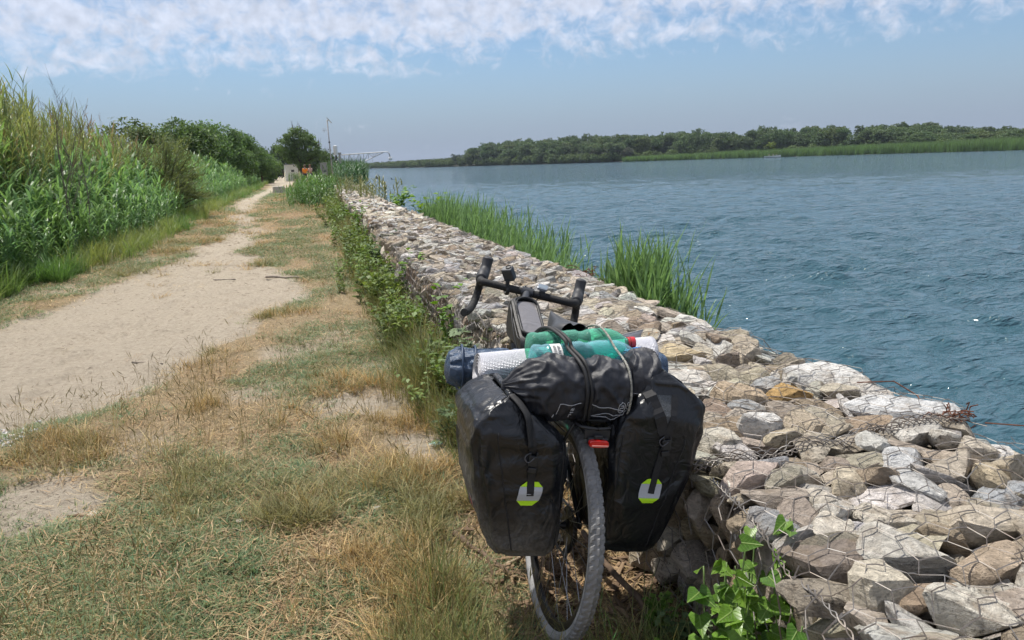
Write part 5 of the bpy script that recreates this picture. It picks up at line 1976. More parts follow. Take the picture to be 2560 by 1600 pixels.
# --- lush green blades by the wheel and along the foot of the wall
L = []
r = np.random.default_rng(8)
for cx, cy, sx, sy, nn in ((.30, 1.98, .09, .12, 22), (.26, 1.80, .12, .10, 40), (.34, 2.3, .06, .12, 12), (.75, 1.72, .10, .07, 24), (.95, 1.62, .08, .07, 22), (.86, 4.6, .12, .35, 90), (.82, 3.55, .12, .3, 60), (.78, 5.0, .1, .2, 50)):
    L.append(np.stack([r.normal(cx, sx, nn), r.normal(cy, sy, nn)], 1))
yy = r.uniform(3.2, 30, 1500); L.append(np.stack([wl(yy) - .16 + r.normal(0, .13, 1500), yy], 1))
Q = np.concatenate(L); Q = Q[Q[:, 0] < wl(Q[:, 1]) - .03]; n = len(Q)
c = lerp((.10, .16, .05), (.24, .21, .08), r.random(n)) * r.uniform(.7, 1.2, n)[:, None]
scatter('green_grass', protos(lambda i: blades(26, .19, .0038, .35, .8, .05, segs=4, lvar=.45, seed=90 + i), 6, GR, 'green_grass'), np.stack([Q[:, 0], Q[:, 1], ground_z(Q[:, 0], Q[:, 1])], 1),
        np.stack([r.normal(0, .1, n), r.normal(0, .1, n), r.uniform(0, 6.28, n)], 1), r.uniform(.5, 1.35, n) * np.interp(Q[:, 1], [3, 5], [1, 1.35]), r.integers(0, 6, n), c, 'fresh green grass at the rear tyre and along the foot of the wall', 'grass')


# ------------------------------------------------------------------ giant cane
def stalk(seed, h, nl, ll, lw, lo=.15, droop=1.5, up=.55, stem=.008, lean=.06):
    r = np.random.default_rng(seed)
    V = []; F = []

    def quad(a, b_, c_, d_):
        k = len(V)
        V.extend([a, b_, c_, d_]); F.append((k, k + 1, k + 2, k + 3))
    la = r.uniform(0, 2 * PI); ln = lean * r.uniform(.3, 1.6)

    def axis(t):
        return A([math.cos(la) * ln * h * t ** 1.7, math.sin(la) * ln * h * t ** 1.7, h * t])
    for i in range(4):
        a, b_ = axis(i / 4), axis((i + 1) / 4)
        w0, w1 = stem * (1 - .2 * i), stem * (1 - .2 * (i + 1)) + .001
        for ax in (A([1, 0, 0]), A([0, 1, 0])):
            quad(a - ax * w0, a + ax * w0, b_ + ax * w1, b_ - ax * w1)
    pl_ = r.uniform(0, PI)
    for i in range(nl):
        t = lo + (1 - lo) * (i + r.uniform(0, .6)) / nl
        t = min(t, 1)
        p = axis(t)
        az = pl_ + PI * (i % 2) + r.normal(0, .5)
        dr = A([math.cos(az), math.sin(az), 0]); sd = A([-math.sin(az), math.cos(az), 0])
        L_ = ll * r.uniform(.7, 1.15) * np.interp(t, [0, .3, .8, 1], [.7, 1, 1, .75])
        an = up * r.uniform(.7, 1.2) * np.interp(t, [0, .9, 1], [1.1, 1, .45])
        dp = droop * r.uniform(.5, 1.3) * np.interp(t, [0, .85, 1], [1.1, 1, .4])
        sg = 4
        prev = None
        for s in range(sg + 1):
            u = s / sg
            w = lw * r.uniform(.9, 1.1) * np.interp(u, [0, .2, .6, 1], [.6, 1, .7, .03]) / 2
            fold = A([0, 0, .15 * w])
            cur = (p - sd * w + fold, p + sd * w + fold)
            if prev is not None: quad(prev[0], prev[1], cur[1], cur[0])
            prev = cur
            a2 = an + dp * u
            p = p + (dr * math.sin(a2) + A([0, 0, 1]) * math.cos(a2)) * L_ / sg
    return A(V), A(F)


def reed_base(y):
    return np.interp(y, [0, 5, 10, 13, 16.4, 21, 33, 53, 95, 200], [-3.9, -3.75, -3.5, -3.35, -3.1, -2.95, -3.05, -2.85, -2.9, -6])


r = np.random.default_rng(31)
# low lush fringe
n0 = 5600
y = 7.5 * (95 / 7.5) ** (r.random(n0) ** .95); x = reed_base(y) - r.random(n0) ** 1.2 * 1.2 + r.normal(0, .14, n0) + .5 * (fbm(y * .6, y * 0 + 2, 3) - .45)
kp = (x > -.37 * y - .5) & (fbm(x * 1.5, y * .8, 3) > .36)
x, y = x[kp], y[kp]; n = len(x)
c = lerp((.22, .27, .085), (.11, .215, .06), sstep(.35, .6, fbm(x * 1.2 + 30, y * .5, 3))) * r.uniform(.65, 1.2, n)[:, None]
scatter('lush_grass', protos(lambda i: blades(24, .36, .011, .35, 1.0, .09, segs=4, lvar=.5, seed=140 + i), 6, CANE, 'lush_grass'), np.stack([x, y, ground_z(x, y) - .01], 1),
        np.stack([r.normal(0, .08, n), r.normal(0, .08, n), r.uniform(0, 6.28, n)], 1), r.uniform(.35, 1.2, n) * (1 + .2 * (y > 25)), r.integers(0, 6, n), c, 'lush knee-high green grass fringing the cane bed beside the track', 'grass')
# young green cane
n0 = 3300
y = 7.5 * (100 / 7.5) ** (r.random(n0) ** .85); x = reed_base(y) - .35 - np.abs(r.normal(0, 1.25, n0))
kp = x > -.37 * y - .8
x, y = x[kp], y[kp]; n = len(x)
dp = reed_base(y) - x
sc_ = np.interp(dp, [.3, .9, 1.8, 3], [.55, .95, 1.5, 1.9]) * r.uniform(.68, 1.18, n) * np.interp(y, [8, 25, 60], [1, .95, 1.05])
c = lerp((.18, .30, .095), (.135, .255, .11), r.random(n)) * r.uniform(.75, 1.25, n)[:, None]
scatter('young_cane', protos(lambda i: stalk(200 + i, 1.22, 15, .46, .052, .1, 1.6, .5, .009), 8, CANE, 'young_cane'), np.stack([x, y, ground_z(x, y) - .02], 1),
        np.stack([r.normal(0, .08, n), r.normal(0, .08, n), r.uniform(0, 6.28, n)], 1), sc_, r.integers(0, 8, n), c, 'young broad-leaved giant cane growing thick along the track', 'cane')
# old tall cane behind
n0 = 5200
y = 8.5 * (75 / 8.5) ** (r.random(n0) ** 1.05); x = reed_base(y) - 1.5 - r.random(n0) ** 1.1 * (3.0 + .12 * y)
kp = (x > -.37 * y - 1.0)
x, y = x[kp], y[kp]; n = len(x)
dp = reed_base(y) - x
hh = .72 + .35 * fbm(x * .45 + 3, y * .3 + 8, 3) + .2 * sstep(16, 10, y)
hh *= np.interp(y, [9, 13, 18, 26, 40, 70], [1.72, 1.55, 1.25, 1.0, .95, 1.0])
sc_ = hh * r.uniform(.75, 1.12, n) * np.interp(dp, [1.4, 2.6], [.7, 1.0])
t = r.random(n)
c = lerp((.25, .275, .10), (.175, .24, .09), t) * r.uniform(.75, 1.2, n)[:, None]
dead = r.random(n) < .10
c[dead] = lerp((.30, .235, .12), (.24, .175, .085), r.random(dead.sum()))
scatter('tall_cane', protos(lambda i: stalk(240 + i, 2.75, 26, .40, .024, .28, 1.2, .42, .010, .10), 8, CANE, 'tall_cane'), np.stack([x, y, ground_z(x, y) - .02], 1),
        np.stack([r.normal(0, .10, n), r.normal(0, .10, n), r.uniform(0, 6.28, n)], 1), sc_, r.integers(0, 8, n), c, 'tall old yellowish cane standing behind the young cane', 'cane')
# bare dry canes sticking out
n0 = 420
y = r.uniform(10, 34, n0); x = reed_base(y) - 1.6 - r.random(n0) * 3.5
kp = x > -.37 * y - .5
x, y = x[kp], y[kp]; n = len(x)
c = lerp((.30, .24, .15), (.20, .15, .10), r.random(n))
scatter('dry_canes', protos(lambda i: stalk(280 + i, 2.9, 5, .22, .008, .6, .8, .5, .007, .16), 6, CANE, 'dry_canes'), np.stack([x, y, ground_z(x, y)], 1),
        np.stack([r.normal(0, .16, n), r.normal(0, .16, n), r.uniform(0, 6.28, n)], 1), r.uniform(.75, 1.12, n) * np.interp(y, [9, 14, 34], [1.05, 1, .95]), r.integers(0, 6, n), c, 'bare dry canes poking out of the cane bed', 'cane')


# ------------------------------------------------------------------ waterside reeds, one thing for each clump
REEDM = leaf_mat('reed_leaves', (.125, .225, .080), (.185, .30, .115), trans=.36, rough=.5, src='ISLAND', var=.3)
REEDY = leaf_mat('bright_shrub_leaves', (.16, .30, .03), (.22, .36, .05), trans=.4, rough=.5, src='ISLAND', var=.25)


def merge(parts):
    V = np.concatenate([p[0] for p in parts]); off = np.cumsum([0] + [len(p[0]) for p in parts])[:-1]
    F = np.concatenate([p[1] + o_ for p, o_ in zip(parts, off)])
    return V, F


REEDS = [stalk(300 + i, 1.0, 9, .36, .017, .25, .75, .30, .004, .08) for i in range(10)]


def reed_clump(name, label, pos, hts, lean=(.0, .0), seed=0, group=None):
    r = np.random.default_rng(seed)
    parts = []
    base = A([pos[:, 0].mean(), pos[:, 1].mean(), WATER_Z])
    for (px_, py_), h_ in zip(pos, hts):
        v, f = REEDS[r.integers(10)]
        a = r.uniform(0, 6.28)
        M = A([[math.cos(a), -math.sin(a), 0], [math.sin(a), math.cos(a), 0], [0, 0, 1]])
        w = v @ M.T * A([1, 1, h_])
        q = np.clip(w[:, 2] / h_, 0, 1.2) ** 1.6 * h_
        w[:, 0] += q * (lean[0] + r.normal(0, .05)); w[:, 1] += q * (lean[1] + r.normal(0, .05))
        parts.append((w + A([px_, py_, WATER_Z + .02]) - base, f))
    V, F = merge(parts)
    o = link(name, fast_mesh(name, V, F, REEDM), label=label, cat='reeds', group=group)
    o.location = base
    return o


r = np.random.default_rng(44)
n = 420; yy = r.normal(5.2, .36, n); xx = wr(yy) + .08 + np.abs(r.normal(0, .15, n))
reed_clump('reed_clump', 'big green reed clump bulging over the wall edge nearest the handlebars', np.stack([xx, yy], 1), (1.32 - .75 * ((yy - 5.1) / 1.15) ** 2 * (1 + .5 * (yy < 5))).clip(.72, 1.4) * r.uniform(.7, 1.0, n), (.03, -.05), 1)
n = 130; yy = r.uniform(5.8, 8.2, n); xx = wr(yy) + .12 + np.abs(r.normal(0, .22, n))
reed_clump('reed_clump', 'low sparse green reeds between the two big reed clumps', np.stack([xx, yy], 1), np.interp(yy, [5.7, 6.4, 8.2], [.72, .82, 1.05]) * r.uniform(.75, 1.05, n), (.1, -.02), 2)
n = 760; yy = r.uniform(8.2, 15.5, n); xx = wr(yy) + .12 + np.abs(r.normal(0, .42, n))
reed_clump('reed_clump', 'long dense green reed clump along the water side of the wall', np.stack([xx, yy], 1), np.interp(yy, [8, 10, 13, 15.5], [1.0, 1.14, 1.25, 1.25]) * r.uniform(.8, 1.05, n), (.06, -.02), 3)


# leafy plants ------------------------------------------------------
def leaf_plant(seed, h, nst, leaf_l, leaf_w, per, spread=.35, lobed=False, droop=.5):
    """stems with pointed oval leaves"""
    r = np.random.default_rng(seed)
    V = []; F = []

    def quad(*q):
        k = len(V); V.extend(q); F.append((k, k + 1, k + 2, k + 3))
    for s in range(nst):
        az0 = r.uniform(0, 6.28); ln = spread * r.uniform(.2, 1.2); hs = h * r.uniform(.6, 1.05)
        ax = lambda t: A([math.cos(az0) * ln * hs * t ** 1.3, math.sin(az0) * ln * hs * t ** 1.3, hs * t * (1 - .12 * t)])
        for i in range(3):
            a, b_ = ax(i / 3), ax((i + 1) / 3)
            e = A([.0035, 0, 0]) if i % 2 else A([0, .0035, 0])
            quad(a - e, a + e, b_ + e * .7, b_ - e * .7)
        for i in range(per):
            t = .12 + .88 * (i + r.random()) / per
            p = ax(min(t, 1)); az = r.uniform(0, 6.28); el = r.uniform(-.2, .9)
            d_ = A([math.cos(az) * math.cos(el), math.sin(az) * math.cos(el), math.sin(el)])
            sd = np.cross(d_, A([0, 0, 1.0])); sd /= np.linalg.norm(sd) + 1e-9
            L_ = leaf_l * r.uniform(.6, 1.2) * np.interp(t, [0, .5, 1], [1, 1, .6]); W = leaf_w * r.uniform(.8, 1.2)
            m1 = p + d_ * L_ * .45 + A([0, 0, .06 * L_]); e = p + d_ * L_ - A([0, 0, droop * L_ * .4])
            if lobed:
                for q in (-1, -.5, 0, .5, 1):
                    dd = d_ * math.cos(q * .9) + sd * math.sin(q * .9); s2 = np.cross(dd, A([0, 0, 1.0])); s2 /= np.linalg.norm(s2) + 1e-9
                    b0 = p + d_ * L_ * (.35 - .2 * abs(q)); ll = L_ * (.75 - .2 * abs(q))
                    quad(b0, b0 + dd * ll * .5 - s2 * W * .22, b0 + dd * ll - A([0, 0, .1 * ll]), b0 + dd * ll * .5 + s2 * W * .22)
            else:
                quad(p, m1 - sd * W / 2, e, m1 + sd * W / 2)
    return A(V), A(F)


# continuous undergrowth against the wall foot
r = np.random.default_rng(77)
n0 = 560
y = 3.1 * (34 / 3.1) ** (r.random(n0) ** .9); x = wl(y) - .05 - np.abs(r.normal(0, .17, n0)) * np.interp(y, [3, 6, 20], [.7, 1, 1.6])
gg = fbm(x * .5, y * .9 + 4, 3)
kp = ((gg > .50) & (y > 4.2)) | (r.random(n0) < .12)
x, y = x[kp], y[kp]; n = len(x)
c = lerp((.10, .17, .045), (.17, .23, .06), r.random(n)) * r.uniform(.6, 1.25, n)[:, None]
scatter('undergrowth', protos(lambda i: leaf_plant(400 + i, .40, 5, .085, .036, 11, .45), 6, WEED, 'undergrowth'), np.stack([x, y, ground_z(x, y) - .01], 1),
        np.stack([r.normal(0, .1, n), r.normal(0, .1, n), r.uniform(0, 6.28, n)], 1), r.uniform(.35, 1.3, n) * np.interp(y, [3, 8, 30], [.7, 1.05, 1.5]), r.integers(0, 6, n), c, 'leafy weeds crowding the foot of the gabion wall', 'weeds')

WG = leaf_mat('silvery_weed_leaves', (.13, .19, .085), (.19, .25, .13), trans=.3, src='ISLAND', var=.25)
WV = leaf_mat('fresh_weed_leaves', (.095, .20, .030), (.15, .27, .045), trans=.38, src='ISLAND', var=.25)
WD = leaf_mat('dull_weed_leaves', (.07, .12, .045), (.10, .15, .06), trans=.3, src='ISLAND', var=.25)


def weed(name, label, loc, seed, h, nst, ll, lw, per, m, spread=.4, lobed=False):
    v, f = leaf_plant(seed, h, nst, ll, lw, per, spread, lobed)
    o = link(name, fast_mesh(name, v, f, m), label=label, cat='weed')
    o.location = loc
    return o


def gz(x, y): return float(ground_z(A([x]), A([y]))[0])


weed('mugwort_weed', 'silvery cut-leaved weed against the wall just behind the left handlebar drop', (.93, 4.25, gz(.93, 4.25)), 1, .62, 6, .15, .05, 14, WG, .35, True)
weed('mugwort_weed', 'silvery cut-leaved weed standing above the blue tarpaulin end', (.88, 3.55, gz(.88, 3.55)), 2, .46, 5, .13, .045, 13, WG, .4, True)
weed('leafy_weed', 'small broad-leaved weed on bare soil beside the tarpaulin roll', (.78, 3.15, gz(.78, 3.15)), 3, .22, 4, .09, .05, 6, WV, .5)
weed('leafy_weed', 'bright green climbing weed reaching the wall top behind the left hood', (1.0, 5.2, gz(1, 5.2)), 4, .72, 5, .10, .05, 14, WV, .2)
weed('leafy_weed', 'yellow-green leafy weed spilling over the wall edge half way along', (1.08, 7.6, .12), 5, .60, 7, .11, .055, 14, WV, .5)
weed('leafy_weed', 'dull green weed clump below the wall edge farther along', (1.02, 10.2, .05), 6, .62, 8, .12, .05, 14, WD, .5)
weed('leafy_weed', 'bright leafy shrub crowning the wall corner before the cane thicket', (1.25, 15.5, .10), 7, .78, 10, .14, .06, 16, WV, .6)
weed('leafy_weed', 'dark weed in the shade of the near gabion foot', (1.0, 1.72, gz(1, 1.72)), 8, .26, 7, .045, .022, 14, WD, .5)
weed('leafy_weed', 'small pale weed at the gabion corner beside the bindweed', (1.06, 1.52, gz(1.06, 1.52)), 9, .30, 8, .045, .022, 16, leaf_mat('pale_weed_leaves', (.17, .24, .11), (.22, .29, .15), trans=.3, src='ISLAND'), .45)
weed('leafy_weed', 'thin weed sprig in straw in front of the tarpaulin end', (.66, 3.75, gz(.66, 3.75)), 10, .30, 3, .10, .03, 8, WD, .4, True)
for i_, (x_, y_, h_, lb_) in enumerate([(.97, 1.88, .20, 'small leafy weed under the right pannier at the gabion foot'), (1.02, 1.60, .26, 'dense small-leaved weed left of the bindweed, near the bottom edge'), (.93, 1.62, .20, 'low small-leaved weed nearest the branch at the gabion foot'),
                                     (1.04, 1.42, .30, 'taller small-leaved weed rising among the bindweed stems')]):
    weed('leafy_weed', lb_, (x_, y_, gz(x_, y_)), 30 + i_, h_, 9, .040, .021, 16, WD if i_ % 2 else WV, .55)
weed('riverside_shrub', 'yellow-green shrub leaning over the river end of the wall', (2.75, 15.8, .0), 11, 1.05, 14, .20, .09, 16, REEDY, .7)
weed('riverside_shrub', 'lone bushy green plant on the wall corner above the water', (2.45, 19.5, .1), 12, .95, 9, .26, .10, 12, WV, .6)


# bindweed on the near gabion: every large leaf its own piece
LEAFV = leaf_mat('bindweed_leaf', (.060, .150, .018), (.165, .30, .035), trans=.36, rough=.35, src='RANDOM', var=.0)
def vein_leaf():
    nt = LEAFV.node_tree
    hv = [n for n in nt.nodes if n.bl_idname == 'ShaderNodeHueSaturation'][0]
    bs = [n for n in nt.nodes if n.bl_idname == 'ShaderNodeBsdfPrincipled'][0]
    tc = N(nt, 'ShaderNodeTexCoord')
    sp = N(nt, 'ShaderNodeSeparateXYZ', ins={0: tc.outputs['Object']})
    ax = N(nt, 'ShaderNodeMath', operation='ABSOLUTE', ins={0: sp.outputs[0]})
    side = N(nt, 'ShaderNodeMath', operation='MULTIPLY_ADD', ins={0: ax.outputs[0], 1: -1.1, 2: sp.outputs[1]})
    wv = N(nt, 'ShaderNodeMath', operation='SINE', ins={0: N(nt, 'ShaderNodeMath', operation='MULTIPLY', ins={0: side.outputs[0], 1: 34.0}).outputs[0]})
    v1 = N(nt, 'ShaderNodeMapRange', ins={0: wv.outputs[0], 1: .80, 2: 1.0, 3: 0.0, 4: .35})
    v2 = N(nt, 'ShaderNodeMapRange', ins={0: ax.outputs[0], 1: .012, 2: .035, 3: .7, 4: 0.0})
    vm = N(nt, 'ShaderNodeMath', operation='MAXIMUM', ins={0: v1.outputs[0], 1: v2.outputs[0]})
    no = N(nt, 'ShaderNodeTexNoise', ins={'Vector': tc.outputs['Object'], 'Scale': 5.0, 'Detail': 5.0})
    mr = N(nt, 'ShaderNodeMapRange', ins={0: no.outputs[0], 1: .3, 2: .7, 3: .62, 4: 1.25})
    sc_ = N(nt, 'ShaderNodeVectorMath', operation='SCALE', ins={0: hv.outputs[0], 'Scale': mr.outputs[0]})
    mx = N(nt, 'ShaderNodeMix', data_type='RGBA')
    nt.links.new(vm.outputs[0], mx.inputs[0]); nt.links.new(sc_.outputs[0], mx.inputs[6])
    mx.inputs[7].default_value = (.30, .42, .12, 1)
    nt.links.new(mx.outputs[2], bs.inputs['Base Color'])
    bp = N(nt, 'ShaderNodeBump', ins={'Height': vm.outputs[0], 'Strength': .6, 'Distance': .004})
    nt.links.new(bp.outputs[0], bs.inputs['Normal'])


vein_leaf()
v = []
outl = [(0, 0), (-.30, -.16), (-.42, .05), (-.36, .30), (-.20, .62), (0, 1.0), (.20, .62), (.36, .30), (.42, .05), (.30, -.16)]
mbl = MB()
cen = [(0, .0, -.02), (0, .35, -.045), (0, .65, -.05)]
vv = [(a, b_, .10 * abs(a) - .18 * max(b_, 0) ** 2) for a, b_ in outl] + [(0, .0, -.02), (0, .35, -.075), (0, .66, -.12)]
ff = [(10, 0, 1, 2), (10, 2, 3, 11), (11, 3, 4, 12), (12, 4, 5), (12, 5, 6), (11, 12, 6, 7), (10, 11, 7, 8), (10, 8, 9, 0)]
mbl.add(vv, ff)
LEAFME = mbl.mesh('leaf_shape', LEAFV, smooth=True)
bw0 = A([1.05, 1.32, .10])
bw = empty('bindweed', tuple(bw0), label='bright green bindweed with large pointed leaves climbing the nearest gabion', cat='plant')
rr = np.random.default_rng(19)
stm = MB()
spots = []
for s in range(22):
    a0 = A([rr.uniform(-.07, .10), rr.uniform(-.16, .16), -.12])
    top = A([a0[0] + rr.uniform(-.08, .02), a0[1] + rr.uniform(-.02, .18), rr.uniform(.22, .50)])
    mid = (a0 + top) / 2 + A([-.06, -.02, .02]) + rr.normal(0, .02, 3)
    S_ = spline(A([a0, mid, top]), 8)
    stm.tube(S_, .0022, 5)
    for q in range(2, len(S_), 2):
        spots.append((S_[q], q / len(S_)))
stm.build('stems', mat('bindweed_stem', (.10, .16, .04), .6), bw, smooth=True)
for p, t in spots:
    for rep in range(1 if rr.random() < .5 else 2):
        o = bpy.data.objects.new('leaf', LEAFME); COL.objects.link(o); o.parent = bw
        sz = rr.uniform(.05, .105) * (1.05 - .5 * t)
        az = rr.uniform(-2.6, -.6)          # outwards from the wall, towards the light
        d_ = Vector((math.cos(az) - .35, math.sin(az), rr.uniform(-.55, .45))).normalized()
        nrm_ = Vector((-.55, -.45, .8)) + Vector(rr.normal(0, .35, 3))
        zz_ = (nrm_ - d_ * nrm_.dot(d_)).normalized(); xx_ = d_.cross(zz_)
        Mx = Matrix((xx_, d_, zz_)).transposed().to_4x4()
        o.matrix_local = Matrix.Translation(Vector(p) + Vector((-.02, -.01, 0))) @ Mx @ Matrix.Diagonal((sz, sz, sz, 1))

# ------------------------------------------------------------------ chip bed, sticks, loose stones
r = np.random.default_rng(55)
CHIP = leaf_mat('wood_chips', (0, 0, 0), (0, 0, 0), trans=0.0, rough=.9, src='INSTANCER', var=.3)


def chip(seed):
    r_ = np.random.default_rng(seed)
    mb = MB(); L_ = r_.uniform(.03, .06)
    pts = [A([-L_, r_.normal(0, .004), 0]), A([0, r_.normal(0, .006), .002]), A([L_, r_.normal(0, .004), 0])]
    mb.tube(pts, [.003, r_.uniform(.004, .008), .003], 5, flat=(1.4, .55))
    return mb.mesh('chip_shape_%d' % seed, CHIP)


n = 1500
x = r.uniform(.40, 1.14, n); y = r.normal(2.15, .50, n)
kp = (x < wl(y) + .03) & (x > .46 + .12 * fbm(y * 3, y * 0, 2)) & (y > 1.3) & (y < 3.3)
x, y = x[kp], y[kp]; n = len(x)
c = lerp((.10, .065, .040), (.26, .18, .11), r.random(n) ** 1.8)
scatter('wood_chips', [chip(i) for i in range(9)], np.stack([x, y, ground_z(x, y) + r.uniform(.002, .022, n)], 1), np.stack([r.normal(0, .2, n), r.normal(0, .25, n), r.uniform(0, 6.28, n)], 1), r.uniform(.35, 1.35, n), r.integers(0, 9, n), c,
        'brown wood chips and twigs littering the ground under the bicycle', 'wood chips')
BARK = mat('dead_wood', (.15, .10, .065), .9, noise=.5, nscale=40, bump=.004, bscale=70)
PALEW = mat('bleached_wood', (.36, .28, .19), .9, noise=.4, nscale=40, bump=.003, bscale=70)
DRIFT = mat('grey_driftwood', (.33, .28, .225), .9, noise=.4, nscale=40, bump=.003, bscale=70)


def stick(label, a, b_, rad, m, lift=.0, bend=.01, seed=0):
    r_ = np.random.default_rng(seed)
    a = A([a[0], a[1], gz(*a[:2]) + rad + (a[2] if len(a) > 2 else 0)]); b_ = A([b_[0], b_[1], gz(*b_[:2]) + rad + (b_[2] if len(b_) > 2 else 0)])
    t = np.linspace(0, 1, 7)
    P = a + (b_ - a) * t[:, None] + r_.normal(0, bend, (7, 3)) * A([1, 1, .2]) * np.sin(PI * t)[:, None]
    base = P[0].copy()
    mb = MB(); mb.tube(P, rad * np.interp(t, [0, 1], [1, .65]) * r_.uniform(.85, 1.15, 7), 7)
    o = mb.build('stick', m, None, off=base, smooth=True)
    o.location = base
    return tag(o, label, 'stick')


stick('long brown branch leaning along the gabion foot under the right pannier', (.93, 2.42, .10), (1.0, 1.62, .01), .011, BARK, bend=.02, seed=1)
stick('short brown branch standing behind the rear tyre', (.80, 2.62, .02), (.88, 2.55, .20), .010, BARK, seed=2)
stick('thick broken branch at the bottom edge below the rear tyre', (.72, 1.86, .01), (.92, 1.74, .01), .013, BARK, seed=3)
stick('brown branch lying behind the spokes', (.50, 2.75, .01), (.62, 2.35, .012), .012, BARK, seed=4)
stick('pale split stick lying inside the rear wheel', (.62, 2.42, .01), (.72, 2.48, .03), .009, PALEW, seed=5)
stick('grey driftwood stick lying across the sandy track', (-.50, 11.05), (-.05, 10.65), .018, DRIFT, bend=.03, seed=6)
stick('thin stick on the sand behind the driftwood', (-1.22, 11.2), (-.92, 11.2), .009, DRIFT, seed=7)
stick('bleached stick lying on the sand nearest the grass edge', (-1.40, 6.52), (-1.16, 6.45), .009, DRIFT, seed=8)
stick('pale stick in the grass beside the white stone', (-1.10, 3.46), (-.90, 3.50), .006, PALEW, seed=9)
stick('dark flat piece of bark beside the white stone in the grass', (-1.12, 3.56), (-1.0, 3.58), .009, BARK, seed=10)
stick('pale stalk lying at the edge of the bare soil', (.06, 3.88, .01), (.09, 3.75, .01), .006, PALEW, seed=11)
stick('long thin straw-coloured stalk in the grass in front', (-.42, 3.05, .01), (-.12, 3.02, .02), .0035, PALEW, bend=.02, seed=12)
stick('curved dry stalk beside the rear tyre', (.22, 2.42, .0), (.30, 2.12, .01), .004, PALEW, bend=.03, seed=13)
for i, (x, y, s, lb) in enumerate([(-1.0, 3.55, .028, 'white angular stone in the grass beside a pale stick'), (-.35, 3.14, .016, 'small white flat stone in the open turf'), (.22, 3.06, .018, 'small grey stone among dry tufts near the panniers'),
                                   (-1.25, 4.66, .02, 'pale flat shell-like stone at the sandy track edge'), (-.48, 4.45, .012, 'small tan pebble in the turf'), (.35, 1.98, .022, 'pale stone half hidden in grass left of the rear tyre'), (-.44, 2.8, .012, 'tiny grey pebble in front turf')]):
    vi = (3 * i) % NV
    o = bpy.data.objects.new('loose_stone', ROCK_ME[vi]); COL.objects.link(o)
    o.location = (x, y, gz(x, y) + s * .35); o.rotation_euler = (.1, .2, i); o.scale = (s, s, s); o.color = (.62, .58, .5, 1)
    tag(o, lb, 'stone')
# scrap of blue-green plastic
mb = MB(); U = np.linspace(-1, 1, 8)
mb.grid(A([[(u * .035, v_ * .022, .012 + .006 * math.sin(u * 4 + v_ * 3)) for u in U] for v_ in U]))
o = mb.build('plastic_scrap', mat('pale_plastic', (.35, .50, .48), .3), None); o.location = (.61, 3.77, gz(.61, 3.77)); o.rotation_euler = (.2, .1, .7)
tag(o, 'scrap of pale blue plastic on bare soil left of the pannier', 'litter')
# crumbs, twigs and shell bits on the sand
x, y, r = pts_in(15000, -4.2, .6, 2.5, 40, 66, .8)
m = path_mask(x, y); kp = m > .55
x, y = x[kp], y[kp]; n = len(x)
c = lerp((.10, .07, .045), (.42, .35, .27), r.random(n) ** 1.6)
scatter('sand_litter', [chip(20 + i) for i in range(6)], np.stack([x, y, ground_z(x, y) + .003], 1), np.stack([r.normal(0, .1, n), r.normal(0, .1, n), r.uniform(0, 6.28, n)], 1),
        r.uniform(.10, .38, n) * np.clip(y / 7, 1, 2.5), r.integers(0, 6, n), c, 'crumbs of bark, twigs and shell scattered on the sand', 'litter')
# gravel spill
n = 700; rr = np.random.default_rng(5)
x = rr.normal(-1.95, .16, n); y = rr.normal(4.8, .13, n)
gm = [fast_mesh('pebble_shape_%d' % i, *ROCK1[i], leaf_mat('pebble', (0, 0, 0), (0, 0, 0), trans=0, src='INSTANCER', var=.2, rough=.9)) for i in range(4)]
scatter('gravel', gm, np.stack([x, y, ground_z(x, y) + .004], 1), rr.uniform(0, 6.28, (n, 3)), rr.uniform(.004, .013, n), rr.integers(0, 4, n), lerp((.40, .39, .38), (.55, .54, .52), rr.random(n)), 'pale grey gravel spilled at the track edge', 'gravel')

# ================================================================== TREES, SHRUBS, FAR WOOD
def crown(seed, lobes, nclump, per, leaf, flat=.85, csize=.32):
    """leaf quads gathered in clumps over the outside of several lobes; lobes: (x,y,z,r)"""
    r = np.random.default_rng(seed)
    lb = A(lobes, float)
    w = lb[:, 3] ** 2; w /= w.sum()
    k = r.choice(len(lb), nclump, p=w)
    dr = r.normal(size=(nclump, 3)); dr /= np.linalg.norm(dr, axis=1)[:, None]
    rad = lb[k, 3] * r.uniform(.55, 1.05, nclump) ** .6
    C = lb[k, :3] + dr * rad[:, None] * A([1, 1, flat])
    cs = csize * r.uniform(.6, 1.3, nclump)
    P = np.repeat(C, per, 0) + r.normal(size=(nclump * per, 3)).clip(-1.35, 1.35) * np.repeat(cs, per)[:, None] * A([1, 1, .75])
    n = len(P)
    nn = r.normal(size=(n, 3)) + np.repeat(dr, per, 0) * .7 + A([0, 0, .5])
    nn /= np.linalg.norm(nn, axis=1)[:, None]
    t = np.cross(nn, r.normal(size=(n, 3))); t /= np.linalg.norm(t, axis=1)[:, None]
    b_ = np.cross(nn, t)
    s = leaf * r.uniform(.6, 1.4, n)[:, None]
    V = np.stack([P - t * s, P - b_ * s * .5, P + t * s, P + b_ * s * .5], 1).reshape(-1, 3)
    F = np.arange(n * 4).reshape(-1, 4)
    # tone per clump, kept as a colour of the leaves themselves
    tone = np.repeat(r.uniform(.72, 1.25, nclump), per * 4)
    return V, F, tone


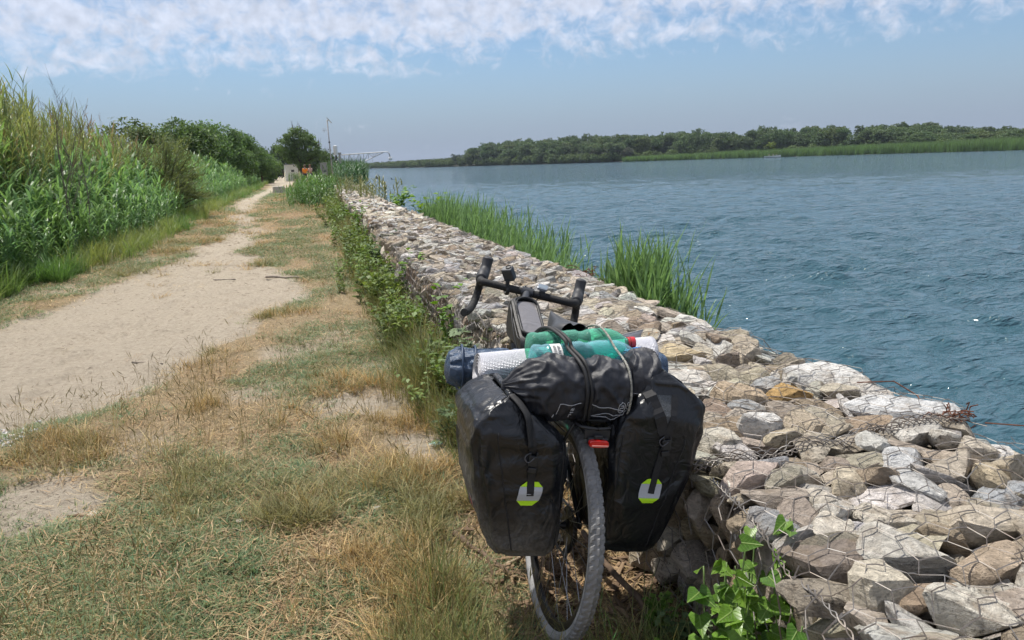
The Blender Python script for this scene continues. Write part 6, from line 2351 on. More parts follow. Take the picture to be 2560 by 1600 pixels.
def trunk(seed, h, r0, limbs, top):
    r = np.random.default_rng(seed)
    mb = MB()
    P = spline(A([(0, 0, -.2), (r.normal(0, .1), r.normal(0, .1), h * .45), (top[0] * .5, top[1] * .5, h)]), 5)
    mb.tube(P, np.linspace(r0, r0 * .45, len(P)), 8)
    for (x, y, z) in limbs:
        s = P[int(len(P) * r.uniform(.45, .8))]
        e = A([x, y, z])
        m_ = (s + e) / 2 + A([0, 0, .1 * np.linalg.norm(e - s)]) + r.normal(0, .08, 3)
        Q = spline(A([s, m_, e]), 4)
        mb.tube(Q, np.linspace(r0 * .5, r0 * .12, len(Q)), 6)
    return mb


TBARK = mat('tree_bark', (.085, .068, .052), .95, noise=.5, nscale=12, bump=.03, bscale=20)


def tint_leaf(name, trans=.25):
    return leaf_mat(name, (0, 0, 0), (0, 0, 0), trans=trans, src='TINT', var=.30, rough=.6)


TLEAF = tint_leaf('tree_leaves', .40)


def tree(name, label, loc, seed, h, lobes, col, nclump=240, per=26, leaf=.13, tr=.14, csize=.32, group=None, cat='tree', extra=None):
    T = empty(name, loc, label=label, cat=cat, group=group)
    V, F, tone = crown(seed, lobes, nclump, per, leaf, csize=csize)
    link('crown', fast_mesh('crown', V, F, TLEAF, tint=np.clip(A(col)[None] * tone[:, None], 0, 1)), T)
    mb = trunk(seed, h * .6, tr, [l[:3] for l in lobes], lobes[0])
    mb.build('trunk', TBARK, T, smooth=True)
    if extra:
        mb = MB()
        r = np.random.default_rng(seed)
        for (x, y, z) in extra:
            p = A([x, y, z]); n = 5
            for q in range(n):
                e = p + A([r.normal(0, .35), r.normal(0, .2), r.uniform(.5, 1.3)])
                mb.tube(spline(A([p, (p + e) / 2 + r.normal(0, .06, 3), e]), 3), np.linspace(.03, .008, 7), 4)
        mb.build('dead_twigs', mat('dead_twigs', (.16, .14, .12), .9), T)
    return T


# lone tree by the hut
tree('lone_tree', 'wind-bent dark green tree with dead twigs on top, behind the white hut', (1.1, 95, 0), 5, 6.6,
     [(-.2, 0, 4.9, 1.5), (-1.5, 0, 4.0, 1.25), (.5, .3, 3.6, 1.7), (1.7, 0, 3.4, 1.25), (-.9, -.3, 5.4, .9), (-1.3, .2, 3.0, 1.1), (2.6, 0, 2.8, .7), (.7, .5, 5.0, .9), (-.3, .2, 2.6, 1.1)],
     (.12, .19, .066), 330, 40, .11, .22, .27, extra=[(.3, 0, 5.8), (.9, 0, 5.2), (2.2, 0, 3.9), (-.6, 0, 5.9), (2.9, 0, 3.0)])
# trees beyond the canes on the land side
for i, (x, y, h, rr_, c, lb) in enumerate([
    (-6.6, 50, 4.7, 1.7, (.088, .145, .048), 'dark green round tree over the canes, leftmost of the track-side trees'),
    (-5.7, 56, 4.9, 1.8, (.080, .142, .047), 'dark green tree with domed crown, second of the track-side trees'),
    (-5.0, 62, 5.1, 1.9, (.086, .150, .050), 'tallest dark green tree in the row beyond the canes'),
    (-4.4, 69, 5.0, 1.8, (.085, .150, .050), 'mid green tree stepping down towards the end of the cane bed'),
    (-3.9, 77, 4.4, 1.7, (.088, .152, .050), 'lower green tree near the end of the track-side row'),
    (-3.3, 86, 3.4, 1.4, (.090, .150, .050), 'last low bushy tree of the track-side row beside the track bend'),
    (-8.0, 44, 4.4, 1.9, (.095, .135, .050), 'olive green tree rising from the old canes')]):
    r = np.random.default_rng(70 + i)
    lobes = [(0, 0, h - rr_ * .9, rr_ * .8)] + [(r.normal(0, rr_ * .5), r.normal(0, rr_ * .5), h - rr_ * r.uniform(.9, 2.0), rr_ * r.uniform(.45, .7)) for q in range(8)]
    tree('broadleaf_tree', lb, (x, y, .2), 80 + i, h, lobes, A(c) * 1.2, 360, 40, .095, .16, .26)
for i, (x, y, h, lb) in enumerate([(-1.8, 150, 6.0, 'hazy dark tree far behind the hut, left one of two'), (-4.2, 160, 5.5, 'hazy dark tree far behind the hut, right behind the track end'), (3.5, 120, 4.2, 'low green bush tree right behind the lone tree')]):
    r = np.random.default_rng(170 + i)
    lobes = [(0, 0, h * .6, 1.8)] + [(r.normal(0, 1.3), r.normal(0, 1), h * r.uniform(.35, .85), r.uniform(.8, 1.3)) for q in range(8)]
    tree('broadleaf_tree', lb, (x, y, 0), 180 + i, h, lobes, (.055, .09, .034), 200, 26, .2, .18, .4)


# feathery tamarisk shrubs among the canes
def feathery(name, label, loc, seed, h, rad, col, n=4200):
    r = np.random.default_rng(seed)
    T = empty(name, loc, label=label, cat='shrub')
    k = 26
    br = r.normal(size=(k, 3)) * A([1, 1, .45]); br[:, 2] = np.abs(br[:, 2]) + .25
    br /= np.linalg.norm(br, axis=1)[:, None]
    ends = br * A([rad, rad, h]) * r.uniform(.7, 1.0, k)[:, None]
    mb = MB()
    for e in ends:
        mb.tube(spline(A([(0, 0, -.1), e * A([.45, .45, .6]), e]), 3), np.linspace(.035, .008, 7), 4)
    mb.build('branches', TBARK, T)
    i = r.integers(0, k, n); t = r.uniform(.35, 1.05, n)
    P = ends[i] * (t[:, None] * A([1, 1, 1])) * A([1, 1, 1]) + r.normal(size=(n, 3)) * .17
    P[:, 2] = np.maximum(P[:, 2], .6)
    d_ = br[i] * .5 + r.normal(size=(n, 3)) * .35 + A([.25, -.05, .25]); d_ /= np.linalg.norm(d_, axis=1)[:, None]
    L_ = r.uniform(.14, .34, n)[:, None]
    s = np.cross(d_, r.normal(size=(n, 3))); s /= np.linalg.norm(s, axis=1)[:, None]
    w = .011
    V = np.stack([P - s * w, P + s * w, P + d_ * L_ + s * w * .4, P + d_ * L_ - s * w * .4], 1).reshape(-1, 3)
    tone = np.repeat(r.uniform(.65, 1.3, n), 4)
    link('foliage', fast_mesh('foliage', V, np.arange(n * 4).reshape(-1, 4), TLEAF, tint=np.clip(A(col)[None] * tone[:, None], 0, 1)), T)


feathery('tamarisk_shrub', 'brownish feathery shrub leaning out of the canes towards the track', (-3.95, 26, .1), 1, 2.7, 1.25, (.15, .185, .070), 7000)
feathery('tamarisk_shrub', 'darker feathery shrub top just left of the leaning brown one', (-4.9, 27, .1), 2, 3.2, 1.2, (.12, .145, .058), 6000)
feathery('tamarisk_shrub', 'olive feathery shrub behind the bare dead shrub', (-5.6, 24.5, .1), 3, 3.0, 1.3, (.13, .155, .06), 6000)
# bare dead shrub
T = empty('dead_shrub', (-3.75, 15, .05), label='leafless grey shrub standing above the canes against the sky', cat='shrub')
mb = MB(); r = np.random.default_rng(12)


def branch(p, d_, L_, rad, lv):
    e = p + d_ * L_
    Q = spline(A([p, (p + e) / 2 + r.normal(0, .04 * L_, 3), e]), 3)
    mb.tube(Q, np.linspace(rad, rad * .6, len(Q)), 5)
    if lv > 0:
        for q in range(3 if lv > 1 else 4):
            t = r.uniform(.35, 1); s = p + (e - p) * t
            nd = d_ + r.normal(0, .42, 3) * A([1, 1, .5]) + A([0, 0, .15]); nd /= np.linalg.norm(nd)
            branch(s, nd, L_ * r.uniform(.4, .6), rad * .55, lv - 1)


for q in range(4):
    branch(A([r.normal(0, .1), r.normal(0, .1), 0]), A([r.normal(0, .10), r.normal(0, .1), 1]) , 1.8, .010, 3)
mb.build('branches', mat('grey_twigs', (.13, .11, .095), .9), T)

# thicket of cane where the track meets the wall
r = np.random.default_rng(90)
YC = [stalk(320 + i, 1.35, 16, .50, .052, .05, 1.6, .6, .009) for i in range(6)]


def thicket(name, label, pts, sc_, col, seed):
    r = np.random.default_rng(seed)
    parts = []; tint = []
    base = A([pts[:, 0].mean(), pts[:, 1].mean(), 0])
    for (x, y), s in zip(pts, sc_):
        v, f = YC[r.integers(6)]
        a = r.uniform(0, 6.28)
        M = A([[math.cos(a), -math.sin(a), 0], [math.sin(a), math.cos(a), 0], [0, 0, 1]])
        parts.append((v @ M.T * s + A([x, y, 0]) - base, f)); tint.append(np.tile(A(col) * r.uniform(.75, 1.25), (len(v), 1)))
    V, F = merge(parts)
    o = link(name, fast_mesh(name, V, F, TLEAF_CANE, tint=np.clip(np.concatenate(tint), 0, 1)), label=label, cat='cane')
    o.location = base


TLEAF_CANE = leaf_mat('thicket_leaves', (0, 0, 0), (0, 0, 0), trans=.33, rough=.42, src='TINT', var=.22)
n = 240; p = np.stack([r.normal(.62, .62, n), r.normal(33.5, 2.4, n)], 1)
thicket('cane_thicket', 'bright green cane thicket between the track and the far wall end', p, np.interp(p[:, 0], [-1, -.2, .4, 1.2, 2.2], [.38, .5, .72, .78, .6]) * r.uniform(.7, 1.15, n), (.105, .205, .055), 1)
n = 200; yy = r.uniform(38, 62, n); p = np.stack([bank_edge(yy) + .7 - np.abs(r.normal(0, .7, n)), yy], 1)
thicket('cane_thicket', 'dark green canes along the bank below the lattice boom', p, r.uniform(.75, 1.15, n) * 1.1, (.060, .125, .050), 2)
n = 90; yy = r.uniform(22, 34, n); p = np.stack([bank_edge(yy) - .1 + r.normal(0, .4, n), yy], 1)
thicket('cane_thicket', 'straw-tinged low canes at the far river end of the wall', p, r.uniform(.45, .8, n), (.15, .165, .06), 3)
yy = r.uniform(62, 330, 900); xx = bank_edge(yy) + .6 - np.abs(r.normal(0, .55, 900)) * (1 + yy / 60)
c = lerp((.055, .105, .042), (.085, .14, .055), r.random(900))
scatter('bank_canes', [fast_mesh('bank_cane_shape_%d' % i, *blades(60, 1.9, .07, .15, .5, .8, segs=3, seed=500 + i), CANE) for i in range(4)], np.stack([xx, yy, np.full(900, -.2)], 1),
        np.stack([xx * 0, xx * 0, r.uniform(0, 6.28, 900)], 1), r.uniform(.7, 1.2, 900), r.integers(0, 4, 900), c, 'canes along the curving near bank far ahead', 'cane')
n = 60; p = np.stack([r.normal(.2, .7, n), r.normal(91, 1.2, n)], 1)
thicket('cane_thicket', 'low green canes hiding the foot of the white hut', p, r.uniform(.45, .75, n), (.11, .19, .06), 5)
# brush on the land side far ahead
n = 420; yy = r.uniform(95, 420, n); xx = -3 - yy * .012 - np.abs(r.normal(0, 12, n))
BUSH = [fast_mesh('bush_shape_%d' % i, *crown(600 + i, [(0, 0, 1.2, 1.3), (.8, .3, .9, .9), (-.8, -.2, 1.0, .9), (.1, .8, 1.5, .8)], 90, 22, .16, csize=.3)[:2], CANE) for i in range(4)]
scatter('far_scrub', BUSH, np.stack([xx, yy, np.zeros(n)], 1), np.stack([xx * 0, xx * 0, r.uniform(0, 6.28, n)], 1), r.uniform(.8, 2.0, n), r.integers(0, 4, n), lerp((.05, .09, .035), (.08, .12, .05), r.random(n)), 'scrub behind the end of the track', 'scrub')

# ------------------------------------------------------------------ opposite bank
FARL = leaf_mat('far_leaves', (0, 0, 0), (0, 0, 0), trans=.32, src='INSTANCER', var=.28, rough=.65)


def far_crown(seed, h, w, lean=0):
    r = np.random.default_rng(seed)
    lobes = [(0, 0, h * .68, w * .42)] + [(r.normal(0, w * .28), r.normal(0, w * .28), h * r.uniform(.28, .86), w * r.uniform(.18, .34)) for q in range(11)]
    return crown(seed, lobes, 210, 20, w * .042, csize=w * .06)


FC = [far_crown(700 + i, 9.0, 7.0)[:2] for i in range(6)]
FCM = [fast_mesh('wood_shape_%d' % i, *fc, FARL) for i, fc in enumerate(FC)]


def along(yq, dist):
    """points at set-back dist from the shore, by the shore's own northing"""
    o = np.argsort(SH[:, 1])
    X = np.interp(yq, SH[o, 1], SH[o, 0]); NX = np.interp(yq, SH[o, 1], SHN[o, 0]); NY = np.interp(yq, SH[o, 1], SHN[o, 1])
    return X + NX * dist, yq + NY * dist


r = np.random.default_rng(101)
n = 560
yq = r.uniform(120, 420, n); ds = np.interp(yq, [120, 300, 312, 420], [16, 14, 3, 2]) + r.random(n) ** 1.2 * np.interp(yq, [120, 300, 420], [60, 60, 45])
X, Y = along(yq, ds)
hs = np.interp(yq, [120, 175, 205, 225, 245, 290, 330, 370, 415, 421], [.58, .60, .68, .88, 1.12, 1.18, 1.22, 1.35, 1.40, 1.3]) * r.uniform(.78, 1.12, n) * np.interp(ds, [2, 18, 60], [.72, .92, 1.1])
c = lerp((.070, .122, .045), (.10, .148, .06), r.random(n)) * r.uniform(.75, 1.25, n)[:, None]
yl = r.random(n) < .10
c[yl] = lerp((.09, .13, .045), (.11, .15, .05), r.random(yl.sum()))
scatter('far_wood', FCM, np.stack([X, Y, np.full(n, .0)], 1), np.stack([X * 0, X * 0, r.uniform(0, 6.28, n)], 1), np.stack([r.uniform(.8, 1.2, n), r.uniform(.8, 1.2, n), hs], 1), r.integers(0, 6, n), c, 'dark mixed wood on the opposite river bank', 'wood')
n = 300
yq = np.concatenate([r.uniform(432, 900, 220), r.uniform(900, 1350, 80)]); ds = 2 + r.random(n) * 70
X, Y = along(yq, ds)
c = lerp((.050, .080, .036), (.075, .11, .045), r.random(n))
scatter('distant_wood', FCM, np.stack([X, Y, np.full(n, -.2)], 1), np.stack([X * 0, X * 0, r.uniform(0, 6.28, n)], 1), np.stack([r.uniform(.7, 1.2, n)] * 2 + [r.uniform(.32, .62, n) * np.interp(ds, [0, 20, 70], [.6, .9, 1.15])], 1), r.integers(0, 6, n), c, 'hazy low wood where the river bends away', 'wood')
# scrub between reeds and wood
n = 620
yq = np.concatenate([r.uniform(120, 410, 420), r.uniform(306, 700, 200)]); ds = np.interp(yq, [120, 300, 315, 410], [9, 10, 0, 0]) + r.random(n) * np.interp(yq, [120, 220, 300, 410], [34, 22, 8, 5])
X, Y = along(yq, ds)
c = lerp((.075, .12, .040), (.11, .16, .055), r.random(n)) * r.uniform(.8, 1.2, n)[:, None]
scatter('bank_scrub', [fast_mesh('scrub_shape_%d' % i, *crown(750 + i, [(0, 0, 1.2, 1.4), (1.0, .3, .9, 1.0), (-.9, -.2, 1.0, 1.0), (.1, .8, 1.7, .8)], 90, 20, .17, csize=.3)[:2], FARL) for i in range(4)],
        np.stack([X, Y, np.full(n, -.1)], 1), np.stack([X * 0, X * 0, r.uniform(0, 6.28, n)], 1), r.uniform(.8, 1.7, n), r.integers(0, 4, n), c, 'pale green scrub in front of the far wood', 'scrub')
# reed bed
n = 2600
yq = r.uniform(100, 306, n); ds = r.random(n) ** .9 * np.interp(yq, [100, 200, 290, 306], [15, 13, 7, 2]) - .5
X, Y = along(yq, ds)
c = lerp((.13, .22, .075), (.165, .265, .095), r.random(n)) * r.uniform(.8, 1.2, n)[:, None]
scatter('far_reed_bed', [fast_mesh('far_reed_shape_%d' % i, *blades(46, 3.3, .13, .12, .35, .95, segs=2, lvar=.25, seed=520 + i), FARL) for i in range(4)], np.stack([X, Y, np.full(n, WATER_Z + .05)], 1),
        np.stack([X * 0, X * 0, r.uniform(0, 6.28, n)], 1), np.stack([np.ones(n)] * 2 + [np.interp(yq, [100, 200, 270, 306], [1.12, 1.05, .85, .62]) * r.uniform(.88, 1.08, n)], 1), r.integers(0, 4, n), c, 'long belt of green reeds edging the opposite bank', 'reeds')
# single trees that stand out in front of the wood
for i, (yq, ds, s, sz, c, lb) in enumerate([
    (402, 6, 1.15, 1.20, (.060, .082, .046), 'tall grey-green tree at the very end of the far wood'), (392, 8, 1.0, 1.05, (.062, .084, .048), 'grey-green tree second from the end of the far wood'),
    (352, 5, .9, 1.0, (.058, .105, .036), 'bright mid green tree in the far wood left of the rounded grey trees'), (322, 3, .72, .62, (.090, .105, .072), 'rounded pale grey tree at the water in the far wood'),
    (316, 4, .8, .75, (.085, .100, .070), 'second rounded grey tree at the water edge beside the reed belt start'), (308, 5, .7, .62, (.095, .11, .078), 'small rounded silvery tree where the reed belt begins'),
    (372, 2, .55, .45, (.095, .140, .045), 'small light green bush at the foot of the far wood end'), (358, 2, .5, .4, (.10, .15, .045), 'low round bright bush at the water below the far wood'),
    (262, 13, .62, .62, (.17, .235, .045), 'yellow-green young tree standing out in front of the far dark wood'), (224, 14, .5, .42, (.16, .20, .06), 'straw-green bush above the reeds behind the boat'),
    (160, 40, .45, .95, (.075, .085, .05), 'thin tall tree on the scrub skyline at the far river bank'), (153, 42, .5, 1.0, (.08, .09, .052), 'tall thin-crowned tree highest on the scrub skyline'), (425, 4, .8, .72, (.05, .075, .045), 'dark round tree standing apart near the boom end')]):
    X, Y = along(A([float(yq)]), A([float(ds)]))
    T = empty('bank_tree', (float(X[0]), float(Y[0]), -.1), label=lb, cat='tree', group='trees that stand out on the opposite bank')
    V, F, tone = far_crown(800 + i, 9.0 * sz, 7.0 * s)
    link('crown', fast_mesh('crown', V, F, TLEAF, tint=np.clip(A(c)[None] * tone[:, None], 0, 1)), T)
    trunk(i, 5 * sz, .2, [(.8, 0, 5 * sz), (-.9, .2, 5.5 * sz)], (0, 0)).build('trunk', TBARK, T, smooth=True)

# ================================================================== STATION, HUT, PEOPLE, BOAT, BIRDS
GALV = mat('galvanised_steel', (.46, .46, .45), .45, metal=.3, noise=.25, nscale=8)
WHITEP = mat('white_paint', (.72, .72, .70), .5, noise=.12, nscale=6)
DARKP = mat('dark_steel', (.07, .07, .075), .5)
sx, sy = 2.95, 60.0
T = empty('sensor_mast', (sx, sy, 0), rot=(0, R(-1.2), 0), label='tall pale pole with tilted solar panel and antenna by the river station', cat='mast')
mb = MB(); mb.tube(A([(0, 0, -.2), (0, 0, 2.5), (0, 0, 5.0)]), [.055, .055, .045], 10); mb.build('pole', GALV, T, smooth=True)
mb = MB(); mb.box((.16, -.02, 4.95), (.50, .42, .03), (0, R(52), 0)); o = mb.build('solar_panel', mat('panel_glass', (.05, .06, .09), .2), T)
mb = MB(); mb.box((.145, -.02, 4.96), (.54, .46, .02), (0, R(52), 0)); mb.box((.05, -.02, 4.97), (.12, .06, .06)); mb.build('panel_frame', WHITEP, T)
mb = MB(); mb.tube(A([(0, 0, 4.25), (-.42, 0, 4.25)]), .015, 6)
for q in (-.12, .0, .12): mb.tube(A([(-.16, 0, 4.25 + q), (-.40, 0, 4.25 + q)]), .010, 5)
mb.tube(A([(-.3, 0, 4.1), (-.3, 0, 4.4)]), .010, 5); mb.build('antenna', GALV, T)
mb = MB(); mb.box((0, 0, 3.35), (.14, .14, .10)); mb.box((0, 0, 2.1), (.13, .13, .08)); mb.build('clamps', DARKP, T)

T = empty('rain_gauge', (sx + .33, sy - .1, 0), label='white ribbed cylinder gauge on a post beside the sensor mast', cat='gauge')
mb = MB()
mb.lathe([(.14, 2.35), (.15, 2.36)] + [(.16 if q % 2 else .15, 2.36 + .11 * q) for q in range(1, 7)] + [(.15, 3.06), (.05, 3.09)], 20); mb.build('gauge_body', WHITEP, T, sharp=30)
mb = MB(); mb.tube(A([(0, 0, -.2), (0, 0, 2.2)]), .06, 10); mb.build('post', mat('weathered_post', (.36, .34, .30), .7, noise=.3, nscale=5), T, smooth=True)
mb = MB(); mb.tube(A([(0, 0, 1.75), (0, 0, 2.36)]), .07, 10); mb.build('collar', DARKP, T, smooth=True)

T = empty('equipment_box', (sx - .62, sy + .5, 0), label='grey equipment cabinet on posts behind the sensor mast', cat='cabinet')
mb = MB(); mb.box((0, 0, 1.35), (.52, .35, .9)); mb.box((0, -.01, 1.82), (.58, .42, .04)); mb.build('cabinet_body', mat('grey_cabinet', (.30, .30, .29), .5, noise=.15, nscale=5), T, bevel=.01)
mb = MB(); mb.box((-.12, -.182, 1.4), (.03, .02, .45)); mb.box((.05, -.182, 1.2), (.2, .015, .15)); mb.build('cabinet_door_trim', DARKP, T)
for q in (-.2, .2):
    mb = MB(); mb.box((q, 0, .4), (.06, .06, 1.0)); mb.build('leg', GALV, T)

T = empty('lattice_boom', (sx + .62, sy, 0), rot=(0, 0, R(-6)), label='pale steel lattice boom reaching out over the river', cat='boom')
mb = MB(); mb.tube(A([(0, 0, -.2), (0, 0, 2.55)]), .085, 10); mb.box((0, 0, 2.5), (.26, .2, .12)); mb.box((0, 0, 1.1), (.24, .2, .1)); mb.build('post', mat('pale_concrete', (.42, .41, .38), .8, noise=.3, nscale=4), T, smooth=False)
mb = MB(); mb.tube(A([(.1, 0, 2.38), (3.55, 0, 2.50), (3.68, 0, 2.48), (3.74, 0, 2.40)]), .038, 8); mb.build('top_chord', WHITEP, T, smooth=True)
mb = MB(); mb.tube(A([(.1, 0, 1.12), (3.3, 0, 2.44)]), .032, 8); mb.build('bottom_chord', GALV, T, smooth=True)
xs = np.linspace(.35, 2.9, 8)
ztop = lambda x: 2.38 + .035 * x; zbot = lambda x: 1.12 + (x - .1) * .4125
for i, x in enumerate(xs):
    mb = MB(); mb.tube(A([(x, 0, zbot(x)), (x, 0, ztop(x))]), .020, 6); mb.build('strut', GALV, T)
    if i < len(xs) - 1:
        a, b_ = (x, xs[i + 1]) if i % 2 else (xs[i + 1], x)
        mb = MB(); mb.tube(A([(a, 0, ztop(a)), (b_, 0, zbot(b_))]), .018, 6); mb.build('brace', GALV, T)
mb = MB(); mb.tube(A([(3.74, 0, 2.42), (3.80, 0, 2.25), (3.83, 0, 2.08)]), .045, 8); mb.build('sensor_arm', GALV, T, smooth=True)
mb = MB(); mb.lathe([(.05, 2.12), (.13, 2.07), (.15, 1.93), (.13, 1.86), (.02, 1.85)], 14, Matrix.Translation((3.84, 0, 0))); mb.build('radar_sensor', WHITEP, T, smooth=True)
mb = MB(); mb.tube(A([(2.45, 0, 2.12), (2.45, 0, 1.82)]), .014, 5); mb.build('drop_rod', GALV, T)

T = empty('hut', (-.18, 100, 0), rot=(0, 0, R(4)), label='small white flat-roofed hut at the end of the track', cat='hut')
HW, HD, HH = 1.52, 2.0, 1.95
mb = MB(); mb.box((0, 0, HH / 2), (HW, HD, HH)); mb.build('wall', mat('white_render', (.80, .80, .77), .8, noise=.12, nscale=3), T)
mb = MB(); mb.box((0, 0, HH + .03), (HW + .12, HD + .12, .06)); mb.build('roof', mat('grey_roof', (.22, .23, .23), .8), T)
f_ = MB(); f_.box((.1, -HD / 2 - .01, 1.2), (.34, .03, .26)); w_ = f_.build('window', DARKP, T)
f_ = MB(); f_.box((.1, -HD / 2 - .03, 1.05), (.40, .05, .03)); f_.build('sill', WHITEP, w_)
f_ = MB(); f_.box((HW / 2 + .01, -.2, .9), (.03, .75, 1.75)); dd = f_.build('door', mat('grey_door', (.35, .36, .36), .6), T)
f_ = MB(); f_.box((HW / 2 + .04, .1, .9), (.03, .04, .1)); f_.build('handle', DARKP, dd)

mb = MB(); mb.box((0, 0, .2), (.65, .45, .42)); o = mb.build('concrete_block', mat('pale_concrete_block', (.45, .43, .39), .9, noise=.3, nscale=6, bump=.01, bscale=14), None, bevel=.02); o.location = (-.95, 50, 0); o.rotation_euler = (0, 0, .3)
tag(o, 'pale concrete block at the track side in front of the cane thicket', 'block')
mb = MB(); mb.tube(A([(0, 0, -.2), (.02, 0, .7), (.0, 0, 1.35)]), [.10, .09, .08], 8); o = mb.build('wooden_post', BARK, None, smooth=True); o.location = (-2.95, 78, 0)
tag(o, 'dark wooden post at the left side of the track bend', 'post')
T = empty('bench', (.75, 68, 0), rot=(0, 0, R(8)), label='weathered plank bench on the grass before the hut', cat='bench')
for q in (-.11, .11):
    mb = MB(); mb.box((0, q, .55), (1.5, .2, .05)); mb.build('plank', PALEW, T)
for q in (-.6, .6):
    mb = MB(); mb.box((q, 0, .26), (.08, .36, .54)); mb.build('leg', PALEW, T)


# people -------------------------------------------------------------
SKIN = mat('skin', (.45, .27, .19), .6, noise=.1, nscale=10)


def person(label, loc, rz, top, bottom, hair, pose):
    """one skinned body with clothing shells and hair"""
    T = empty('person', loc, rot=(0, 0, rz), label=label, cat='person')
    J = dict(pelvis=(0, 0, .95), belly=(0, .01, 1.10), chest=(0, .0, 1.32), neck=(0, .0, 1.48), headb=(0, .02, 1.57), head=(0, .03, 1.68),
             sl=(-.18, 0, 1.42), sr=(.18, 0, 1.42), el=(-.24, -.02, 1.15), er=(.24, -.02, 1.15), wl=(-.23, .10, .95), wr=(.23, .10, .95), hl=(-.22, .15, .87), hr=(.22, .15, .87),
             pl=(-.09, 0, .90), pr=(.09, 0, .90), kl=(-.10, .03, .50), kr=(.10, .03, .50), al=(-.10, -.02, .09), ar=(.10, -.02, .09), tl=(-.11, .16, .04), tr=(.11, .16, .04))
    J.update(pose)
    RD = dict(pelvis=.135, belly=.125, chest=.145, neck=.058, headb=.07, head=.098, sl=.065, sr=.065, el=.043, er=.043, wl=.032, wr=.032, hl=.036, hr=.036, pl=.095, pr=.095, kl=.062, kr=.062, al=.045, ar=.045, tl=.04, tr=.04)
    E = [('pelvis', 'belly'), ('belly', 'chest'), ('chest', 'neck'), ('neck', 'headb'), ('headb', 'head'), ('chest', 'sl'), ('sl', 'el'), ('el', 'wl'), ('wl', 'hl'), ('chest', 'sr'), ('sr', 'er'), ('er', 'wr'), ('wr', 'hr'),
         ('pelvis', 'pl'), ('pl', 'kl'), ('kl', 'al'), ('al', 'tl'), ('pelvis', 'pr'), ('pr', 'kr'), ('kr', 'ar'), ('ar', 'tr')]

    def skin(name, keys, grow, m, sh=None):
        ks = [k for k in J if k in keys]
        me = bpy.data.meshes.new(name)
        me.from_pydata([J[k] for k in ks], [(ks.index(a), ks.index(b_)) for a, b_ in E if a in ks and b_ in ks], [])
        o = bpy.data.objects.new(name, me); COL.objects.link(o); o.parent = T
        md = o.modifiers.new('skin', 'SKIN'); md.use_smooth_shade = True
        sv = me.skin_vertices[0].data
        for i, k in enumerate(ks):
            q = RD[k] * grow
            sv[i].radius = (q * (1.25 if k in ('chest', 'pelvis', 'belly') else 1), q * (.8 if k in ('chest', 'pelvis', 'belly') else 1))
            sv[i].use_root = (k == ('pelvis' if 'pelvis' in ks else ks[0]))
        sb = o.modifiers.new('sub', 'SUBSURF'); sb.levels = 1; sb.render_levels = 1
        me.materials.append(m)
        return o
    skin('body', set(J), 1.0, SKIN)
    skin('shirt', {'pelvis', 'belly', 'chest', 'sl', 'sr', 'el', 'er'} - ({'el', 'er'} if pose.get('_sl') else set()), 1.16, top)
    skin('trousers', {'pelvis', 'pl', 'pr', 'kl', 'kr'}, 1.2, bottom)
    hd = A(J['head'])
    mb = MB(); v, f = ICO[2]
    v = v * A([.105, .118, .115]) + hd + A([0, -.02, .02])
    keep = [q for q in f if not ((v[q][:, 1].mean() > hd[1] + .035) and v[q][:, 2].mean() < hd[2] + .04)]
    mb.add(v, [tuple(q) for q in keep]); mb.build('hair', hair, T, smooth=True)
    mb = MB(); mb.tube(A([hd + [0, .09, .02], hd + [0, .125, -.02]]), [.008, .016], 6); mb.build('nose', SKIN, T, smooth=True)
    for s in (-1, 1):
        mb = MB(); mb.lathe([(.012, 0), (.010, .006), (.001, .008)], 8, Matrix.Translation(hd + A([s * .035, .085, .015])) @ Matrix.Rotation(-PI / 2, 4, 'X')); mb.build('eye', DARKP, T, smooth=True)
        mb = MB(); mb.tube(A([hd + [s * .098, .0, .02], hd + [s * .108, -.01, -.02]]), [.02, .014], 6); mb.build('ear', SKIN, T, smooth=True)
    mb = MB(); mb.box(hd + [0, .09, -.045], (.05, .012, .01)); mb.build('mouth', mat('lips', (.35, .13, .11), .6), T)
    return T


orange = mat('orange_shirt', (.85, .26, .02), .8); dark = mat('dark_cloth', (.025, .025, .03), .8); jeans = mat('blue_grey_cloth', (.10, .11, .14), .8)
hairm = mat('brown_hair', (.10, .055, .03), .7); pinkc = mat('pale_pink_top', (.55, .38, .33), .8)
person('person in an orange top standing on the track before the lone tree', (1.12, 75, 0), R(15), orange, dark, hairm, {})
person('person in a pale top standing right beside the one in orange', (1.62, 75.3, 0), R(140), pinkc, dark, mat('reddish_hair', (.16, .07, .04), .7), {'er': (.26, .08, 1.2), 'wr': (.16, .25, 1.12), 'hr': (.1, .32, 1.1), 'el': (-.26, .08, 1.2), 'wl': (-.16, .25, 1.12), 'hl': (-.1, .32, 1.1)})

# boat on the far side -------------------------------------------------
T = empty('rowing_boat', (170, 243, WATER_Z), rot=(0, 0, R(-35)), label='small white open boat with people aboard by the far reeds', cat='boat')
V = []
for i in range(13):
    t = i / 12; xh = -2.9 + 5.8 * t
    w = 1.0 * min(1, (1 - t) * 2.6) ** .6 * np.interp(t, [0, .1, 1], [.86, 1, 1]); sh = .55 + .35 * t ** 3
    V.append([(xh, -w, sh), (xh, -w * .82, .12), (xh, 0, -.12 + .25 * t ** 4), (xh, w * .82, .12), (xh, w, sh), (xh, w * .92, sh), (xh, w * .7, .2), (xh, 0, .08), (xh, -w * .7, .2), (xh, -w * .92, sh)])
mb = MB(); mb.grid(A(V), False, True); mb.f.append(tuple(range(10))); mb.build('hull', WHITEP, T, sharp=50)
for q in (-1.2, .2, 1.4):
    mb = MB(); mb.box((q, 0, .38), (.28, 1.5, .05)); mb.build('thwart', PALEW, T)
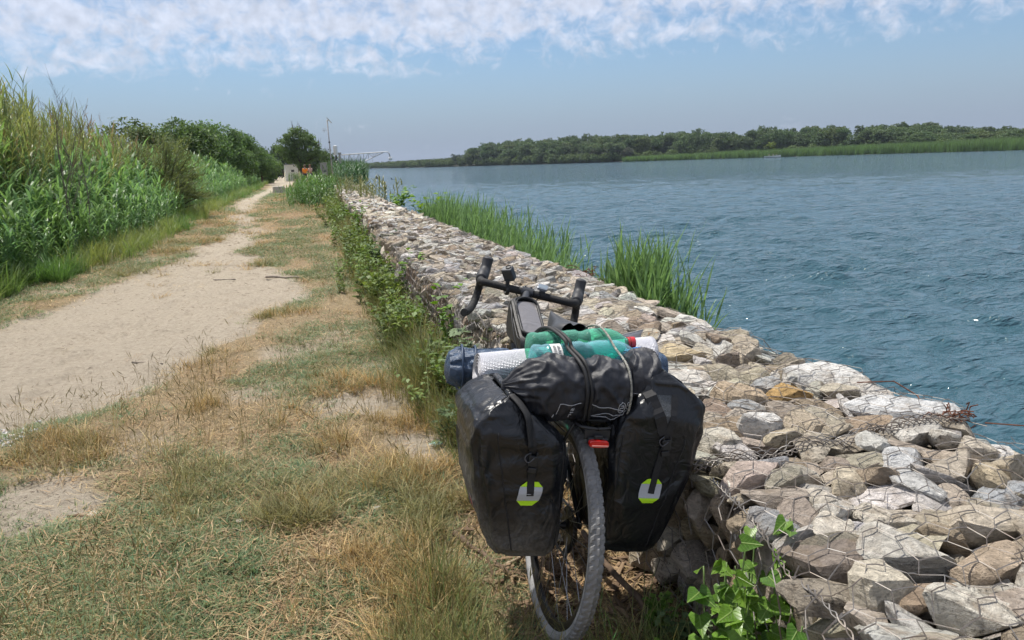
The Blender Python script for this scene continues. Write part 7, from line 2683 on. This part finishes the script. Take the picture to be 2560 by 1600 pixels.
mb = MB(); mb.box((-3.0, 0, .6), (.3, .3, .5)); mb.tube(A([(-3.05, 0, .4), (-3.05, 0, -.3)]), .06, 6); mb.build('outboard_motor', DARKP, T)
sit = {'kl': (-.12, .42, .85), 'kr': (.12, .42, .85), 'al': (-.12, .44, .45), 'ar': (.12, .44, .45), 'tl': (-.12, .58, .42), 'tr': (.12, .58, .42)}
grey = mat('pale_grey_shirt', (.50, .50, .52), .8)
ca, sa = math.cos(R(-35)), math.sin(R(-35))
for q, lb in ((-1.2, 'person in a pale shirt sitting at the stern of the far boat'), (.2, 'person in a pale shirt sitting amidships in the far boat'), (1.3, 'person in a pale shirt sitting near the bow of the far boat')):
    person(lb, (170 + q * ca, 243 + q * sa, WATER_Z + .4 - .80), R(-120), grey, jeans, hairm, sit)

# gulls flying low over the water ----------------------------------------
BIRDM = mat('dark_plumage', (.035, .035, .04), .7)


def bird(label, loc, rz, bank):
    T = empty('bird', loc, rot=(0, bank, rz), label=label, cat='bird')
    T.scale = (.55, .55, .55)
    P = A([(0, -.20, 0), (0, -.12, .005), (0, 0, .01), (0, .10, .012), (0, .16, .02), (0, .20, .02)])
    mb = MB(); mb.tube(spline(P, 3), np.interp(np.linspace(0, 1, 16), [0, .3, .6, .78, .9, 1], [.012, .05, .055, .03, .032, .006]), 8)
    for s in (-1, 1):
        W = [[(s * .02, .06, .03), (s * .02, -.07, .03)], [(s * .2, .10, .11), (s * .2, -.05, .10)], [(s * .42, .02, .10), (s * .40, -.07, .09)], [(s * .58, -.08, .06), (s * .56, -.10, .06)]]
        mb.grid(A(W) + A([0, 0, .004])); mb.grid(A(W)[:, ::-1] - A([0, 0, .004]))
    mb.build('bird_body', BIRDM, T, smooth=True)


bird('dark bird skimming the river, the one nearer the bank', (4.73, 45, .75), R(60), R(35))
bird('dark bird skimming the river, the one farther out', (6.83, 55, .48), R(40), R(20))

# ================================================================== HAZE
mb = MB()
mb.box((150, 640, 8.0), (2600, 1500, 20.5))
hz = mb.build('haze')
hz.data.materials.clear()
hm = bpy.data.materials.new('haze_air'); hm.use_nodes = True
nt = hm.node_tree; nt.nodes.clear()
ou = N(nt, 'ShaderNodeOutputMaterial')
pv = N(nt, 'ShaderNodeVolumePrincipled')
pv.inputs['Color'].default_value = (.72, .83, 1.0, 1)
pv.inputs['Density'].default_value = HAZE_D
pv.inputs['Anisotropy'].default_value = .3
nt.links.new(pv.outputs[0], ou.inputs['Volume'])
hz.data.materials.append(hm)
tag(hz, 'thin blue summer haze over the river', 'haze', kind='stuff')
hz.display_type = 'WIRE'
